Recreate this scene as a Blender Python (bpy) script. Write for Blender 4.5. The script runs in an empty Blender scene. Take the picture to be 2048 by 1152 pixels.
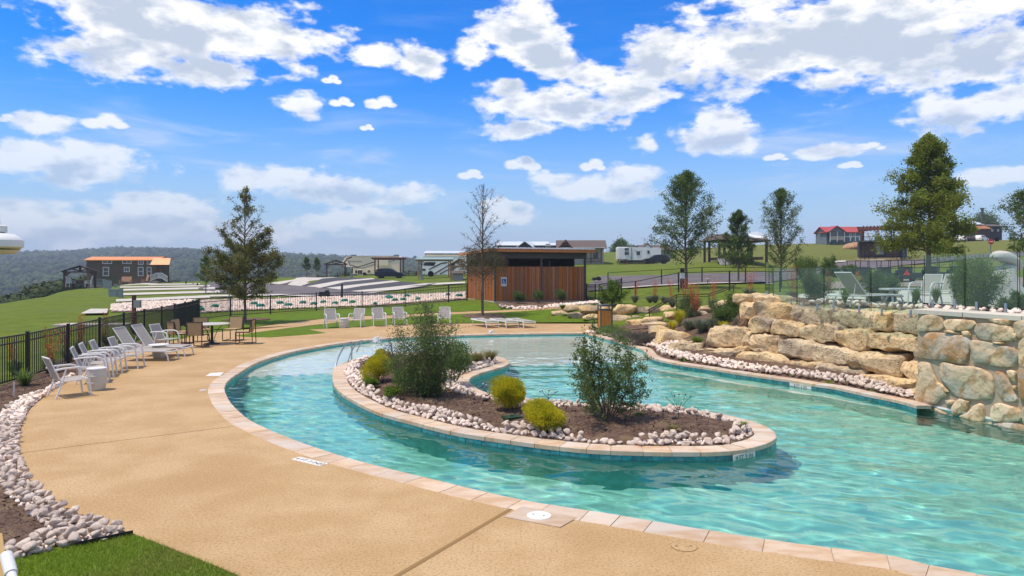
import bpy, bmesh, math, random
import numpy as np
from mathutils import Vector, Matrix
from mathutils.geometry import delaunay_2d_cdt, tessellate_polygon
S = bpy.context.scene
COL = S.collection
rnd = random.Random(7)
R = math.radians
pi = math.pi
F, H0, EYE = 1390.0, 540.0, 2.7          # focal length in photo pixels, horizon row, eye height above the deck

# ---------------------------------------------------------------- camera, sun, sky, exposure
cam = bpy.data.cameras.new('camera'); camo = bpy.data.objects.new('camera', cam); COL.objects.link(camo)
camo.location = (0, 0, EYE); camo.rotation_euler = (pi/2, 0, 0)
cam.sensor_width = 36; cam.lens = 36*F/2048; cam.shift_y = -36/2048; cam.clip_start = .1; cam.clip_end = 9000
S.camera = camo
SUN = Vector((-.37, -.10, 1.0)).normalized()
sl = bpy.data.lights.new('sun', 'SUN'); so = bpy.data.objects.new('sun', sl); COL.objects.link(so)
sl.energy = 3.6; sl.angle = R(.5); sl.color = (1, .89, .74)
so.rotation_euler = SUN.to_track_quat('Z', 'Y').to_euler(); so.location = (-20, 10, 40)
sl.cycles.is_caustics_light = True
S.view_settings.view_transform = 'Standard'; S.view_settings.look = 'None'
S.view_settings.exposure = 0.22; S.view_settings.gamma = 1; S.view_settings.use_curve_mapping = False
S.render.engine = 'CYCLES'
S.cycles.use_denoising = True; S.cycles.max_bounces = 8; S.cycles.transparent_max_bounces = 16
S.cycles.sample_clamp_indirect = 6; S.cycles.volume_bounces = 0; S.cycles.caustics_refractive = True
S.cycles.caustics_reflective = False; S.cycles.blur_glossy = 1

class NT:
    def __init__(s, nt): s.nt = nt
    def n(s, t, **k):
        o = s.nt.nodes.new(t)
        for a, b in k.items():
            if a.startswith('i_'): o.inputs[int(a[2:])].default_value = b
            else: setattr(o, a, b)
        return o
    def l(s, a, b): s.nt.links.new(a, b)
    def math(s, op, a, b=None, c=None, clamp=False):
        o = s.nt.nodes.new('ShaderNodeMath'); o.operation = op; o.use_clamp = clamp
        for i, v in enumerate((a, b, c)):
            if v is None: continue
            if isinstance(v, (int, float)): o.inputs[i].default_value = v
            else: s.l(v, o.inputs[i])
        return o.outputs[0]
    def ss(s, x, a, b):
        o = s.nt.nodes.new('ShaderNodeMapRange'); o.interpolation_type = 'SMOOTHSTEP'
        s.l(x, o.inputs[0]); o.inputs[1].default_value = a; o.inputs[2].default_value = b
        return o.outputs[0]
    def mix(s, f, a, b, bt='MIX'):
        o = s.nt.nodes.new('ShaderNodeMix'); o.data_type = 'RGBA'; o.blend_type = bt
        for sock, v in ((o.inputs[0], f), (o.inputs[6], a), (o.inputs[7], b)):
            if isinstance(v, (int, float)): sock.default_value = v
            elif isinstance(v, tuple): sock.default_value = (*v[:3], 1)
            else: s.l(v, sock)
        return o.outputs[2]
    def ramp(s, x, stops):
        o = s.nt.nodes.new('ShaderNodeValToRGB'); s.l(x, o.inputs[0]); e = o.color_ramp.elements
        while len(e) < len(stops): e.new(.5)
        for q, (p, c) in zip(e, stops): q.position = p; q.color = (*c, 1)
        return o.outputs[0]

CLOUDS = [(150,90,70,30),(250,95,150,62),(330,50,240,75),(500,75,170,70),(420,140,90,36),(600,212,62,30),(760,206,34,18),(680,205,26,14),(660,160,20,12),(733,255,14,9),
 (765,112,68,26),(835,122,58,42),(1055,60,88,62),(1085,108,92,52),(945,108,42,36),(1010,175,60,26),(1105,215,165,46),(1050,255,90,26),(1250,185,80,48),(1190,150,50,34),
 (1330,110,110,60),(1460,120,150,62),(1620,60,260,90),(1830,75,240,95),(1950,110,150,60),(1660,165,70,30),(1400,275,112,38),(1430,252,60,32),(1300,290,36,26),
 (1945,225,150,38),(2010,195,70,28),(1660,302,70,14),(1740,292,30,12),(1990,355,72,16),(1210,378,150,28),(1270,352,70,24),(1110,362,60,22),(1040,327,38,20),(1182,332,26,14),(1550,315,26,10),(1700,330,22,8),
 (1010,425,82,28),(990,405,40,18),(560,358,120,30),(650,378,150,30),(800,388,70,26),(130,330,175,42),(190,305,90,30),(60,310,90,28),(90,248,66,20),(205,245,46,19),(10,237,24,10),
 (330,425,130,42),(260,445,110,38),(60,450,120,40),(740,450,130,30),(470,460,150,24),(940,350,26,12)]
_rc = random.Random(5); _cl = []
for (a_, b_, c_, d_) in CLOUDS:
    if c_*d_ < 900: _cl += [(a_-c_*.35, b_+d_*.15, c_*.62, d_*.62), (a_+c_*.3, b_-d_*.2, c_*.55, d_*.72), (a_+c_*.75, b_+d_*.3, c_*.4, d_*.4)]
    else: _cl.append((a_, b_, c_, d_))
CLOUDS = _cl
W = bpy.data.worlds.new('World'); S.world = W; W.use_nodes = True
w = NT(W.node_tree); W.node_tree.nodes.clear()
wo = w.n('ShaderNodeOutputWorld'); bg = w.n('ShaderNodeBackground'); w.l(bg.outputs[0], wo.inputs[0])
bg.inputs[1].default_value = .12
sk = w.n('ShaderNodeTexSky', sky_type='NISHITA', sun_disc=False); sk.sun_elevation = math.asin(SUN.z); sk.sun_rotation = math.atan2(SUN.x, SUN.y)
sk.air_density = 1.0; sk.dust_density = .6; sk.ozone_density = 2.0
# cloud field: placed cumulus groups plus noise; outside the frame the same kind of sky goes on
tc = w.n('ShaderNodeTexCoord'); sp = w.n('ShaderNodeSeparateXYZ'); w.l(tc.outputs['Generated'], sp.inputs[0])
az = w.math('ARCTAN2', sp.outputs[0], sp.outputs[1])
hyp = w.math('SQRT', w.math('ADD', w.math('MULTIPLY', sp.outputs[0], sp.outputs[0]), w.math('MULTIPLY', sp.outputs[1], sp.outputs[1])))
el = w.math('DIVIDE', sp.outputs[2], w.math('MAXIMUM', hyp, .05))
cv = w.n('ShaderNodeCombineXYZ'); w.l(az, cv.inputs[0]); w.l(el, cv.inputs[1]); cvo = cv.outputs[0]
def blobs(lst, dv):
    best = None
    for (px, py, rx, ry) in lst:
        a = math.atan((px-1024)/F); v = (H0-py)/F*math.cos(a)-dv; rx *= 1.14/F; ry *= 1.14/F
        m = w.n('ShaderNodeVectorMath', operation='MULTIPLY_ADD'); w.l(cvo, m.inputs[0]); m.inputs[1].default_value = (1/rx, 1/ry, 0); m.inputs[2].default_value = (-a/rx, -v/ry, 0)
        ln = w.n('ShaderNodeVectorMath', operation='LENGTH'); w.l(m.outputs[0], ln.inputs[0])
        best = ln.outputs['Value'] if best is None else w.math('SMOOTH_MIN', best, ln.outputs['Value'], .12)
    return w.math('SUBTRACT', 1.0, best)
def noise(off, sc, det, rough=.58):
    m = w.n('ShaderNodeVectorMath', operation='MULTIPLY_ADD'); w.l(cvo, m.inputs[0]); m.inputs[1].default_value = (1, 1.8, 1); m.inputs[2].default_value = (off[0], off[1]*1.8, 0)
    n_ = w.n('ShaderNodeTexNoise'); n_.inputs['Scale'].default_value = sc; n_.inputs['Detail'].default_value = det; n_.inputs['Roughness'].default_value = rough; w.l(m.outputs[0], n_.inputs['Vector']); return w.math('SUBTRACT', n_.outputs[0], .5)
gen = w.math('MULTIPLY', w.math('ADD', noise((0,0), 2.6, 2), .045), 7.0)
out = w.math('MAXIMUM', w.ss(w.math('ABSOLUTE', az), .66, .85), w.ss(el, .41, .55))
gen = w.math('SUBTRACT', gen, w.math('MULTIPLY', w.math('SUBTRACT', 1.0, out), 3.0))
f0 = w.math('MINIMUM', w.math('MAXIMUM', w.math('MAXIMUM', blobs(CLOUDS, 0), gen), -1.0), .9)
f2 = w.math('MINIMUM', w.math('MAXIMUM', blobs([c for c in CLOUDS if c[2]*c[3] > 1500], .030), gen), 1.0)
n0 = noise((0,0), 11, 7, .54); n1 = noise((.008,-.016), 11, 5, .54); pf = w.math('ABSOLUTE', noise((1,2), 17, 2, .5))
nf = noise((3,1), 46, 3, .6)
d0 = w.math('SUBTRACT', w.math('ADD', w.math('ADD', w.math('MULTIPLY', f0, 1.5), w.math('MULTIPLY', n0, 3.4)), w.math('ADD', w.math('MULTIPLY', nf, 1.0), w.math('MULTIPLY', pf, 1.3))), .26)
d2 = w.math('ADD', w.math('ADD', w.math('MULTIPLY', f2, 1.3), w.math('MULTIPLY', n1, 3.6)), w.math('MULTIPLY', pf, 1.0))
alpha = w.ss(d0, -.06, .58)
em = w.math('ADD', w.math('MULTIPLY', w.math('SUBTRACT', n0, n1), 4.0), w.math('MULTIPLY', noise((5,7), 15, 4, .5), 1.6))
shade = w.math('SUBTRACT', w.math('MULTIPLY', w.math('MULTIPLY', w.ss(d2, -.40, 1.25), w.ss(d0, .1, 1.15)), 1.22), em, clamp=True)
ccol = w.mix(shade, (8.2, 8.15, 8.1), (4.3, 4.9, 5.9))
lowf = w.ss(el, .30, .02)      # clouds low over the horizon are greyer and fainter
# veil of thin cirrus and the pale band over the horizon
cz = w.n('ShaderNodeTexNoise'); cz.inputs['Scale'].default_value = 3.5; cz.inputs['Detail'].default_value = 7; cz.inputs['Roughness'].default_value = .6; cz.inputs['Distortion'].default_value = .6
cm = w.n('ShaderNodeVectorMath', operation='MULTIPLY'); w.l(cv.outputs[0], cm.inputs[0]); cm.inputs[1].default_value = (1, 5.5, 1); w.l(cm.outputs[0], cz.inputs['Vector'])
cir = w.math('MULTIPLY', w.ss(cz.outputs[0], .50, .78), w.math('ADD', .10, w.math('MULTIPLY', w.ss(el, .34, .08), .75)))
hs = w.n('ShaderNodeHueSaturation'); hs.inputs['Saturation'].default_value = 1.65; hs.inputs['Hue'].default_value = .497; w.l(sk.outputs[0], hs.inputs['Color'])
tint = w.mix(1.0, hs.outputs[0], (.36, 1.04, 1.52), 'MULTIPLY')
band = w.math('POWER', w.ss(el, .33, -.02), 1.6)
skyc = w.mix(w.math('MULTIPLY', band, .93), tint, (4.3, 4.9, 6.1))
skyc = w.mix(cir, skyc, (5.6, 6.2, 7.2))
skyc = w.mix(w.math('MULTIPLY', alpha, w.math('SUBTRACT', 1.0, w.math('MULTIPLY', lowf, .42))), skyc, ccol)
below = w.ss(el, 0.0, -.03)
skyc = w.mix(below, skyc, (2.0, 2.1, 1.9))
w.l(skyc, bg.inputs[0])

# ---------------------------------------------------------------- tags and mesh helpers
def tag(o, label=None, cat=None, group=None, kind=None):
    if label: o['label'] = label
    if cat: o['category'] = cat
    if group: o['group'] = group
    if kind: o['kind'] = kind
    return o
def empty(name, loc=(0,0,0), rz=0, label=None, cat=None, group=None):
    o = bpy.data.objects.new(name, None); COL.objects.link(o); o.location = loc; o.rotation_euler = (0,0,rz); o.empty_display_size = .2
    return tag(o, label, cat, group)
def copy_tree(o, parent=None):
    c = o.copy(); COL.objects.link(c); c.parent = parent
    for ch in list(o.children): copy_tree(ch, c)
    return c
def mobj(name, me, mat=None, parent=None, loc=None, rz=None):
    o = bpy.data.objects.new(name, me); COL.objects.link(o)
    if mat and not me.materials: me.materials.append(mat)
    if parent: o.parent = parent
    if loc is not None: o.location = loc
    if rz is not None: o.rotation_euler = (0,0,rz)
    return o
def npmesh(name, V, Fq, smooth=False):
    V = np.asarray(V, np.float32); Fq = np.asarray(Fq, np.int32); k = Fq.shape[1]
    me = bpy.data.meshes.new(name); me.vertices.add(len(V)); me.vertices.foreach_set('co', V.ravel())
    me.loops.add(Fq.size); me.loops.foreach_set('vertex_index', Fq.ravel())
    me.polygons.add(len(Fq)); me.polygons.foreach_set('loop_start', np.arange(0, Fq.size, k, dtype=np.int32))
    if smooth: me.polygons.foreach_set('use_smooth', np.ones(len(Fq), bool))
    me.update(calc_edges=True); me.validate(); return me
class MB:
    def __init__(s): s.v = []; s.f = []
    def add(s, V, Fc):
        n = len(s.v); s.v += [tuple(p) for p in V]; s.f += [tuple(i+n for i in f) for f in Fc]; return s
    def box(s, c, d, rz=0, rx=0, ry=0, taper=1):
        hx, hy, hz = d[0]/2, d[1]/2, d[2]/2; M = Matrix.Rotation(rz,3,'Z') @ Matrix.Rotation(ry,3,'Y') @ Matrix.Rotation(rx,3,'X')
        V = []
        for z in (-hz, hz):
            k = taper if z > 0 else 1
            for x, y in ((-hx,-hy),(hx,-hy),(hx,hy),(-hx,hy)): V.append(Vector(c) + M @ Vector((x*k, y*k, z)))
        return s.add(V, [(3,2,1,0),(4,5,6,7),(0,1,5,4),(1,2,6,5),(2,3,7,6),(3,0,4,7)])
    def bar(s, a, b, wd, ht=None):           # box beam from a to b
        a, b = Vector(a), Vector(b); d = b-a; L = d.length
        if L < 1e-6: return s
        ht = ht or wd; q = d.to_track_quat('X', 'Z').to_matrix(); V = []
        for x in (0, L):
            for y, z in ((-wd/2,-ht/2),(wd/2,-ht/2),(wd/2,ht/2),(-wd/2,ht/2)): V.append(a + q @ Vector((x, y, z)))
        return s.add(V, [(0,1,2,3),(7,6,5,4),(0,4,5,1),(1,5,6,2),(2,6,7,3),(3,7,4,0)])
    def tube(s, pts, r, seg=8, cap=True):
        pts = [Vector(p) for p in pts]; n = len(s.v); N = len(pts); rr = r if isinstance(r, (list, tuple)) else [r]*N
        up = Vector((0,0,1))
        for i, p in enumerate(pts):
            t = (pts[min(i+1,N-1)] - pts[max(i-1,0)]).normalized()
            u = t.cross(up)
            if u.length < .05: u = t.cross(Vector((1,0,0)))
            if i and u.dot(pu) < 0 and abs(t.z) > .9: pass
            u.normalize(); pu = u; v = u.cross(t)
            for k in range(seg):
                a = 2*pi*k/seg; s.v.append(tuple(p + (u*math.cos(a) + v*math.sin(a))*rr[i]))
        for i in range(N-1):
            for k in range(seg):
                k2 = (k+1) % seg; s.f.append((n+i*seg+k, n+i*seg+k2, n+(i+1)*seg+k2, n+(i+1)*seg+k))
        if cap: s.f.append(tuple(n+k for k in range(seg))[::-1]); s.f.append(tuple(n+(N-1)*seg+k for k in range(seg)))
        return s
    def lathe(s, prof, c=(0,0,0), seg=20):
        n = len(s.v)
        for r, z in prof:
            for k in range(seg):
                a = 2*pi*k/seg; s.v.append((c[0]+r*math.cos(a), c[1]+r*math.sin(a), c[2]+z))
        for i in range(len(prof)-1):
            for k in range(seg):
                k2 = (k+1) % seg; s.f.append((n+i*seg+k, n+i*seg+k2, n+(i+1)*seg+k2, n+(i+1)*seg+k))
        s.f.append(tuple(n+k for k in range(seg))[::-1]); s.f.append(tuple(n+(len(prof)-1)*seg+k for k in range(seg))); return s
    def prism(s, poly, z0, z1):               # poly in xy
        n = len(poly); V = [(x,y,z0) for x,y in poly] + [(x,y,z1) for x,y in poly]
        tris = tessellate_polygon([[Vector((x,y,0)) for x,y in poly]])
        Fc = [tuple(t) for t in tris]; Fc = [(a,c,b) for a,b,c in Fc] + [(a+n,b+n,c+n) for a,b,c in tris]
        Fc += [(i,(i+1)%n,(i+1)%n+n,i+n) for i in range(n)]; return s.add(V, Fc)
    def side(s, poly, y0, y1):                # polygon in xz extruded along y
        n = len(poly); V = [(x,y0,z) for x,z in poly] + [(x,y1,z) for x,z in poly]
        tris = tessellate_polygon([[Vector((x,z,0)) for x,z in poly]])
        Fc = [tuple(t) for t in tris] + [(a+n,c+n,b+n) for a,b,c in tris] + [(i,i+n,(i+1)%n+n,(i+1)%n) for i in range(n)]; return s.add(V, Fc)
    def mesh(s, name, smooth=False):
        me = bpy.data.meshes.new(name); me.from_pydata(s.v, [], s.f)
        bm = bmesh.new(); bm.from_mesh(me); bmesh.ops.recalc_face_normals(bm, faces=bm.faces); bm.to_mesh(me); bm.free()
        if smooth: me.polygons.foreach_set('use_smooth', [True]*len(me.polygons)); me.set_sharp_from_angle(angle=R(42))
        return me
    def build(s, name, mat, parent=None, smooth=False, loc=None, rz=None): return mobj(name, s.mesh(name, smooth), mat, parent, loc, rz)

# ---------------------------------------------------------------- materials
MATS = {}
def pm(name, c, rough=.7, c2=None, scale=8, bump=0, bscale=40, metal=0, rand=0, spec=.4, detail=4, coord='Object', stretch=None, c3=None, bdist=.02):
    if name in MATS: return MATS[name]
    m = bpy.data.materials.new(name); m.use_nodes = True; q = NT(m.node_tree); b = m.node_tree.nodes['Principled BSDF']
    b.inputs['Roughness'].default_value = rough; b.inputs['Metallic'].default_value = metal; b.inputs['Specular IOR Level'].default_value = spec if rough < .78 else .12
    b.inputs['Base Color'].default_value = (*c, 1); col = None
    tcn = q.n('ShaderNodeTexCoord'); vec = tcn.outputs[coord]
    if rand or c2:
        oi = q.n('ShaderNodeObjectInfo'); a = q.n('ShaderNodeVectorMath', operation='MULTIPLY_ADD'); q.l(oi.outputs['Random'], a.inputs[0]); a.inputs[1].default_value = (37, 53, 71); q.l(vec, a.inputs[2]); vec2 = a.outputs[0]
        if not rand: vec2 = vec
    if stretch:
        st = q.n('ShaderNodeVectorMath', operation='MULTIPLY'); q.l(vec2 if (rand or c2) else vec, st.inputs[0]); st.inputs[1].default_value = stretch; vec2 = st.outputs[0]
    if c2:
        nz = q.n('ShaderNodeTexNoise'); nz.inputs['Scale'].default_value = scale; nz.inputs['Detail'].default_value = detail; nz.inputs['Roughness'].default_value = .62; q.l(vec2, nz.inputs['Vector'])
        col = q.mix(q.ss(nz.outputs[0], .36, .64), c, c2)
        if c3:
            n3 = q.n('ShaderNodeTexNoise'); n3.inputs['Scale'].default_value = scale*.37; n3.inputs['Detail'].default_value = 5; q.l(vec2, n3.inputs['Vector']); col = q.mix(q.ss(n3.outputs[0], .48, .68), col, c3)
    if rand:
        hv = q.n('ShaderNodeHueSaturation'); q.l(q.math('ADD', 1-rand, q.math('MULTIPLY', oi.outputs['Random'], 2*rand)), hv.inputs['Value'])
        q.l(q.math('ADD', 1-rand*.6, q.math('MULTIPLY', q.math('FRACT', q.math('MULTIPLY', oi.outputs['Random'], 7.3)), rand*1.2)), hv.inputs['Saturation'])
        if col is None: hv.inputs['Color'].default_value = (*c, 1)
        else: q.l(col, hv.inputs['Color'])
        col = hv.outputs[0]
    if col is not None: q.l(col, b.inputs['Base Color'])
    if bump:
        nb = q.n('ShaderNodeTexNoise'); nb.inputs['Scale'].default_value = bscale; nb.inputs['Detail'].default_value = 6; q.l(vec, nb.inputs['Vector'])
        bp = q.n('ShaderNodeBump'); bp.inputs['Strength'].default_value = bump; bp.inputs['Distance'].default_value = bdist; q.l(nb.outputs[0], bp.inputs['Height']); q.l(bp.outputs[0], b.inputs['Normal'])
    MATS[name] = m; return m
def leafm(name, c, c2, trans=.35, rough=.55, c3=None, gscale=.9):
    if name in MATS: return MATS[name]
    m = bpy.data.materials.new(name); m.use_nodes = True; q = NT(m.node_tree); b = m.node_tree.nodes['Principled BSDF']; out = m.node_tree.nodes['Material Output']
    b.inputs['Roughness'].default_value = rough; b.inputs['Specular IOR Level'].default_value = .18
    g = q.n('ShaderNodeNewGeometry'); tcn = q.n('ShaderNodeTexCoord'); nz = q.n('ShaderNodeTexNoise'); nz.inputs['Scale'].default_value = gscale; q.l(tcn.outputs['Object'], nz.inputs['Vector'])
    col = q.mix(g.outputs['Random Per Island'], c, c2)
    col = q.mix(q.math('MULTIPLY', q.ss(nz.outputs[0], .4, .65), .6), col, c3 or tuple(x*.55 for x in c))
    q.l(col, b.inputs['Base Color']); t = q.n('ShaderNodeBsdfTranslucent'); q.l(q.mix(.25, col, (.3,.4,.05)), t.inputs[0])
    mx = q.n('ShaderNodeMixShader'); mx.inputs[0].default_value = trans; q.l(b.outputs[0], mx.inputs[1]); q.l(t.outputs[0], mx.inputs[2]); q.l(mx.outputs[0], out.inputs[0])
    MATS[name] = m; return m
def ext(m, f):                                 # extra node work on a material
    f(NT(m.node_tree), m.node_tree.nodes['Principled BSDF']); return m

M_white = pm('white_powder_coat', (.72,.71,.68), .45)
M_sling = pm('grey_woven_sling', (.46,.41,.36), .8, (.39,.35,.31), 60, .3, 200)
M_tansling = pm('tan_woven_sling', (.46,.33,.18), .8, (.38,.27,.14), 60, .3, 200)
M_bronze = pm('dark_bronze_metal', (.075,.045,.032), .5, metal=.3)
M_black = pm('black_iron', (.012,.012,.013), .45)
M_steel = pm('brushed_steel', (.42,.41,.39), .35, metal=1)
M_conc = pm('pale_concrete', (.56,.51,.44), .85, (.48,.43,.37), 1.5, .2, 60)
M_asph = pm('grey_asphalt', (.155,.135,.135), .9, (.125,.11,.11), .6, .3, 90)
M_asphb = pm('dark_asphalt_pad', (.085,.08,.083), .9, (.07,.067,.07), .8, .3, 90)
M_lawn = pm('lawn_grass', (.12,.18,.008), .9, (.19,.235,.016), 1.1, .8, 30, c3=(.13,.17,.03), bdist=.05)
M_mulch = pm('shredded_mulch', (.115,.068,.05), .95, (.19,.12,.085), 9, 1, 45, c3=(.24,.165,.10), bdist=.05, detail=8)
M_rock = pm('white_limestone', (.90,.75,.63), .85, (.78,.61,.50), 9, .8, 30, rand=.12, c3=(.66,.54,.42), bdist=.02)
M_bark = pm('tree_bark', (.13,.095,.07), .9, (.20,.155,.12), 14, .6, 40)
M_wood_r = pm('red_brown_timber', (.17,.055,.03), .7, (.12,.04,.025), 6, .2, 50)
M_wood_d = pm('dark_brown_timber', (.075,.035,.025), .7)
M_wood_t = pm('tan_timber', (.36,.20,.11), .7)
M_glassd = pm('dark_window_glass', (.03,.04,.045), .08, spec=.8)
M_ltrim = pm('white_trim', (.66,.64,.60), .6)
M_dirt = pm('planting_soil', (.16,.11,.075), .95, (.10,.07,.05), 3, 1, 30, bdist=.04)

# ---------------------------------------------------------------- photo pixel -> place
def P(px, py, z=0.0):
    Y = F*(EYE-z)/(py-H0); return ((px-1024)/F*Y, Y)
def Wp(px, py, Y): return ((px-1024)/F*Y, Y, EYE-(py-H0)*Y/F)
def smooth_poly(pts, closed=True, step=.25):
    pts = [np.array(p, float) for p in pts]; n = len(pts); out = []
    rng = range(n) if closed else range(n-1)
    for i in rng:
        p0 = pts[(i-1)%n] if closed or i else pts[0]; p1 = pts[i]; p2 = pts[(i+1)%n]; p3 = pts[(i+2)%n] if closed or i+2 < n else pts[-1]
        L = np.linalg.norm(p2-p1); k = max(1, int(round(L/step)))
        for j in range(k):
            t = j/k; out.append(.5*((2*p1)+(-p0+p2)*t+(2*p0-5*p1+4*p2-p3)*t*t+(-p0+3*p1-3*p2+p3)*t**3))
    if not closed: out.append(pts[-1])
    return np.array(out)
def resample(pl, step, closed=False):
    p = np.vstack([pl, pl[:1]]) if closed else pl
    d = np.r_[0, np.cumsum(np.linalg.norm(np.diff(p, axis=0), axis=1))]; n = max(2, int(round(d[-1]/step)))
    t = np.linspace(0, d[-1], n+1); q = np.stack([np.interp(t, d, p[:,0]), np.interp(t, d, p[:,1])], 1)
    return q[:-1] if closed else q
def normals(pl, closed):
    if closed: t = np.roll(pl,-1,0)-np.roll(pl,1,0)
    else: t = np.gradient(pl, axis=0)
    t /= np.linalg.norm(t, axis=1)[:,None]+1e-9; return np.stack([t[:,1], -t[:,0]], 1)   # right-hand normal
def inside(poly, x, y):
    x = np.asarray(x, float); y = np.asarray(y, float); c = np.zeros(x.shape, bool); n = len(poly); j = n-1
    for i in range(n):
        xi, yi = poly[i]; xj, yj = poly[j]
        if yi != yj: c ^= ((yi > y) != (yj > y)) & (x < (xj-xi)*(y-yi)/(yj-yi)+xi)
        j = i
    return c
def dist(poly, x, y, closed=True):
    x = np.asarray(x, float); y = np.asarray(y, float); d = np.full(x.shape, 1e9); n = len(poly)
    for i in range(n if closed else n-1):
        ax, ay = poly[i]; bx, by = poly[(i+1)%n]; L2 = (bx-ax)**2+(by-ay)**2+1e-12
        t = np.clip(((x-ax)*(bx-ax)+(y-ay)*(by-ay))/L2, 0, 1); d = np.minimum(d, np.hypot(x-ax-t*(bx-ax), y-ay-t*(by-ay)))
    return d

# ---------------------------------------------------------------- terrain height
def ctl(px, py, Y): return (px, Y, EYE-(py-H0)*Y/F)
CT = [(u, Y, -.05) for u in (-500, 0, 300, 700, 1024, 1500, 2048, 2600) for Y in (6, 10, 15)]
CT += [(u, Y, -.05) for u in (200, 500, 800, 1000, 1180) for Y in (20, 27, 34)] + [(1090, 36, -.03), (1180, 36.5, -.02), (1000, 36, -.03), (1200, 34, -.02), (1300, 20, -.03), (1300, 26, .05), (1245, 31, 0.0), (1104,37.3,-.03),(1140,36.3,-.02),(1180,35.2,-.02),(1225,34.4,0),(1275,34.2,.05),(1325,34.2,.1),(1130,40.3,.5),(1180,38.6,.62),(1230,37.2,.7),(1290,37,.78),(1340,36.8,.84), (-400,20,-.1),(0,20,-.15),(0,30,-.1),(1480,20,.1)]
CT += [ctl(*c) for c in [(398,639,39.5),(486,630,43),(571,627,44.5),(650,621,46),(725,619,46.5),(796,616,46),(863,608,47),(933,603,47.7),
 (300,600,60),(490,588,72),(560,577,90),(250,585,75),(180,577,92),(260,570,112),(0,608,68),(60,598,72),(130,582,92),(350,566,112),(-300,640,60),
 (650,575,82),(750,560,105),(780,556,110),(700,553,126),(870,553,120),(900,572,80),(850,598,56),(700,600,58),(550,556,112),(640,556,112),
 (1060,604,48),(1170,602,49.5),(1230,614,42),(1190,600,50),(1271,587,48),(1372,577,45),(1372,600,38),(1480,605,33),(1500,570,50),(1250,578,55),(1540,562,55),
 (1200,552,70),(1540,545,70),(1200,528,128),(1300,528,131),(1475,525,76),(1600,520,90),(1690,489,140),(1765,521,108),(1950,482,150),(1640,488,145),(2100,478,150),(2400,470,150),
 (1700,570,55),(1800,565,58),(1900,560,58),(2048,560,55),(2500,560,55),(1400,640,26),(1340,652,27),(1160,611,40),(1450,650,24)]]
for u, zr in ((-900,36),(-500,36),(-200,34),(0,32),(200,29),(350,27),(550,20),(700,13),(850,11),(1100,12),(1500,8),(2400,8)):
    CT.append((u, 1300, zr)); CT.append((u, 2300, zr*.7))
    if u < 900: CT += [(u, (125 if u < 600 else 165) if u > 120 else 100, -1.0 if u > 120 else -5), (u, 170 if u < 600 else 200, -14 if u < 600 else -6), (u, 260, -30), (u, 420, -30), (u, 700, -6), (u, 1000, 22*zr/44)]
    else: CT += [(u, 190, 6 if u < 1500 else 9), (u, 400, 0), (u, 800, 2)]
CT += [(-900, 60, -6), (-900, 30, -1), (-500, 40, -.8), (-500, 90, -6)]
CTT = CT + [(u, Y, 1.68) for u in (1500, 1640, 1800, 2048, 2400, 3000) for Y in (8, 13, 18, 23)] + [(1640, 28, 1.68), (1850, 28, 1.68), (2048, 28, 1.7), (1900, 40, 1.7), (2300, 40, 1.8), (1650, 40, 1.55)]
CTT = [c for c in CTT if not (c[2] < 1 and c[0] >= 1480 and c[1] < 30)]
def rbf(C):
    A = np.array(C); q = np.stack([A[:,0]/260, np.log(A[:,1])*3.2], 1); z = A[:,2]
    K = np.sqrt(((q[:,None]-q[None])**2).sum(-1)+.02); s = np.arange(len(z)); M = np.zeros((len(z)+1,)*2); M[:-1,:-1] = K + np.eye(len(z))*.0; M[-1,:-1] = M[:-1,-1] = 1
    cf_ = np.linalg.lstsq(M, np.r_[z, 0], rcond=None)[0]
    def f(u, Y):
        p = np.stack([u/260, np.log(Y)*3.2], -1); sh = p.shape[:-1]; p = p.reshape(-1, 2); o = np.empty(len(p))
        for i in range(0, len(p), 20000):
            pp = p[i:i+20000]; o[i:i+20000] = np.sqrt(((pp[:,None]-q[None])**2).sum(-1)+.02) @ cf_[:-1] + cf_[-1]
        return o.reshape(sh)
    return f
RA, RB = rbf(CTT), rbf(CT)
TERR = [(7.75,22.2),(8.6,20.6),(9.35,19.2),(10.05,17.8),(10.15,16),(9.9,14.8),(9.75,13.4),(10.0,11.7),(10.4,9.6),(11.6,7),(14.5,5),(60,5),(60,60),(20,45),(13,34),(9.6,26),(7.9,22.6)]
def G0(x, y):
    x = np.asarray(x, float); y = np.asarray(y, float); Y = np.clip(y, 6, 2300); u = np.clip(1024+F*x/Y, -900, 3000)
    b = RB(u, Y); t = RA(u, Y); ins = inside(TERR, x, y); d = dist(TERR, x, y); sd = np.where(ins, d, -d)
    soft = np.where((y > 21.5), 1.6, .25); ww = np.clip((sd+soft)/soft, 0, 1); ww = ww*ww*(3-2*ww)
    z = b*(1-ww)+t*ww
    far = np.clip((y-60)/200, 0, 1); z = z + far*(np.sin(x*.021+1)*np.cos(y*.017)*4.0+np.sin(x*.0061+y*.004)*6)*np.clip((y-150)/200, 0, 1)
    return z
def g0(x, y): return float(G0(np.array([x]), np.array([y]))[0])
def hit(px, py, y0=5.0, y1=1500.0):
    k = (px-1024)/F; m = (py-H0)/F; Y = np.geomspace(y0, y1, 500); d = EYE-m*Y-G0(k*Y, Y)
    i = np.where(d < 0)[0]
    if len(i) == 0: return (k*y1, y1, g0(k*y1, y1))
    i = i[0]
    if i == 0: return (k*y0, y0, g0(k*y0, y0))
    a, b = Y[i-1], Y[i]; da, db = d[i-1], d[i]; t = da/(da-db+1e-9); yy = a+(b-a)*t; return (k*yy, yy, g0(k*yy, yy))
def onground(px, Y): x = (px-1024)/F*Y; return (x, Y, g0(x, Y))

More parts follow.
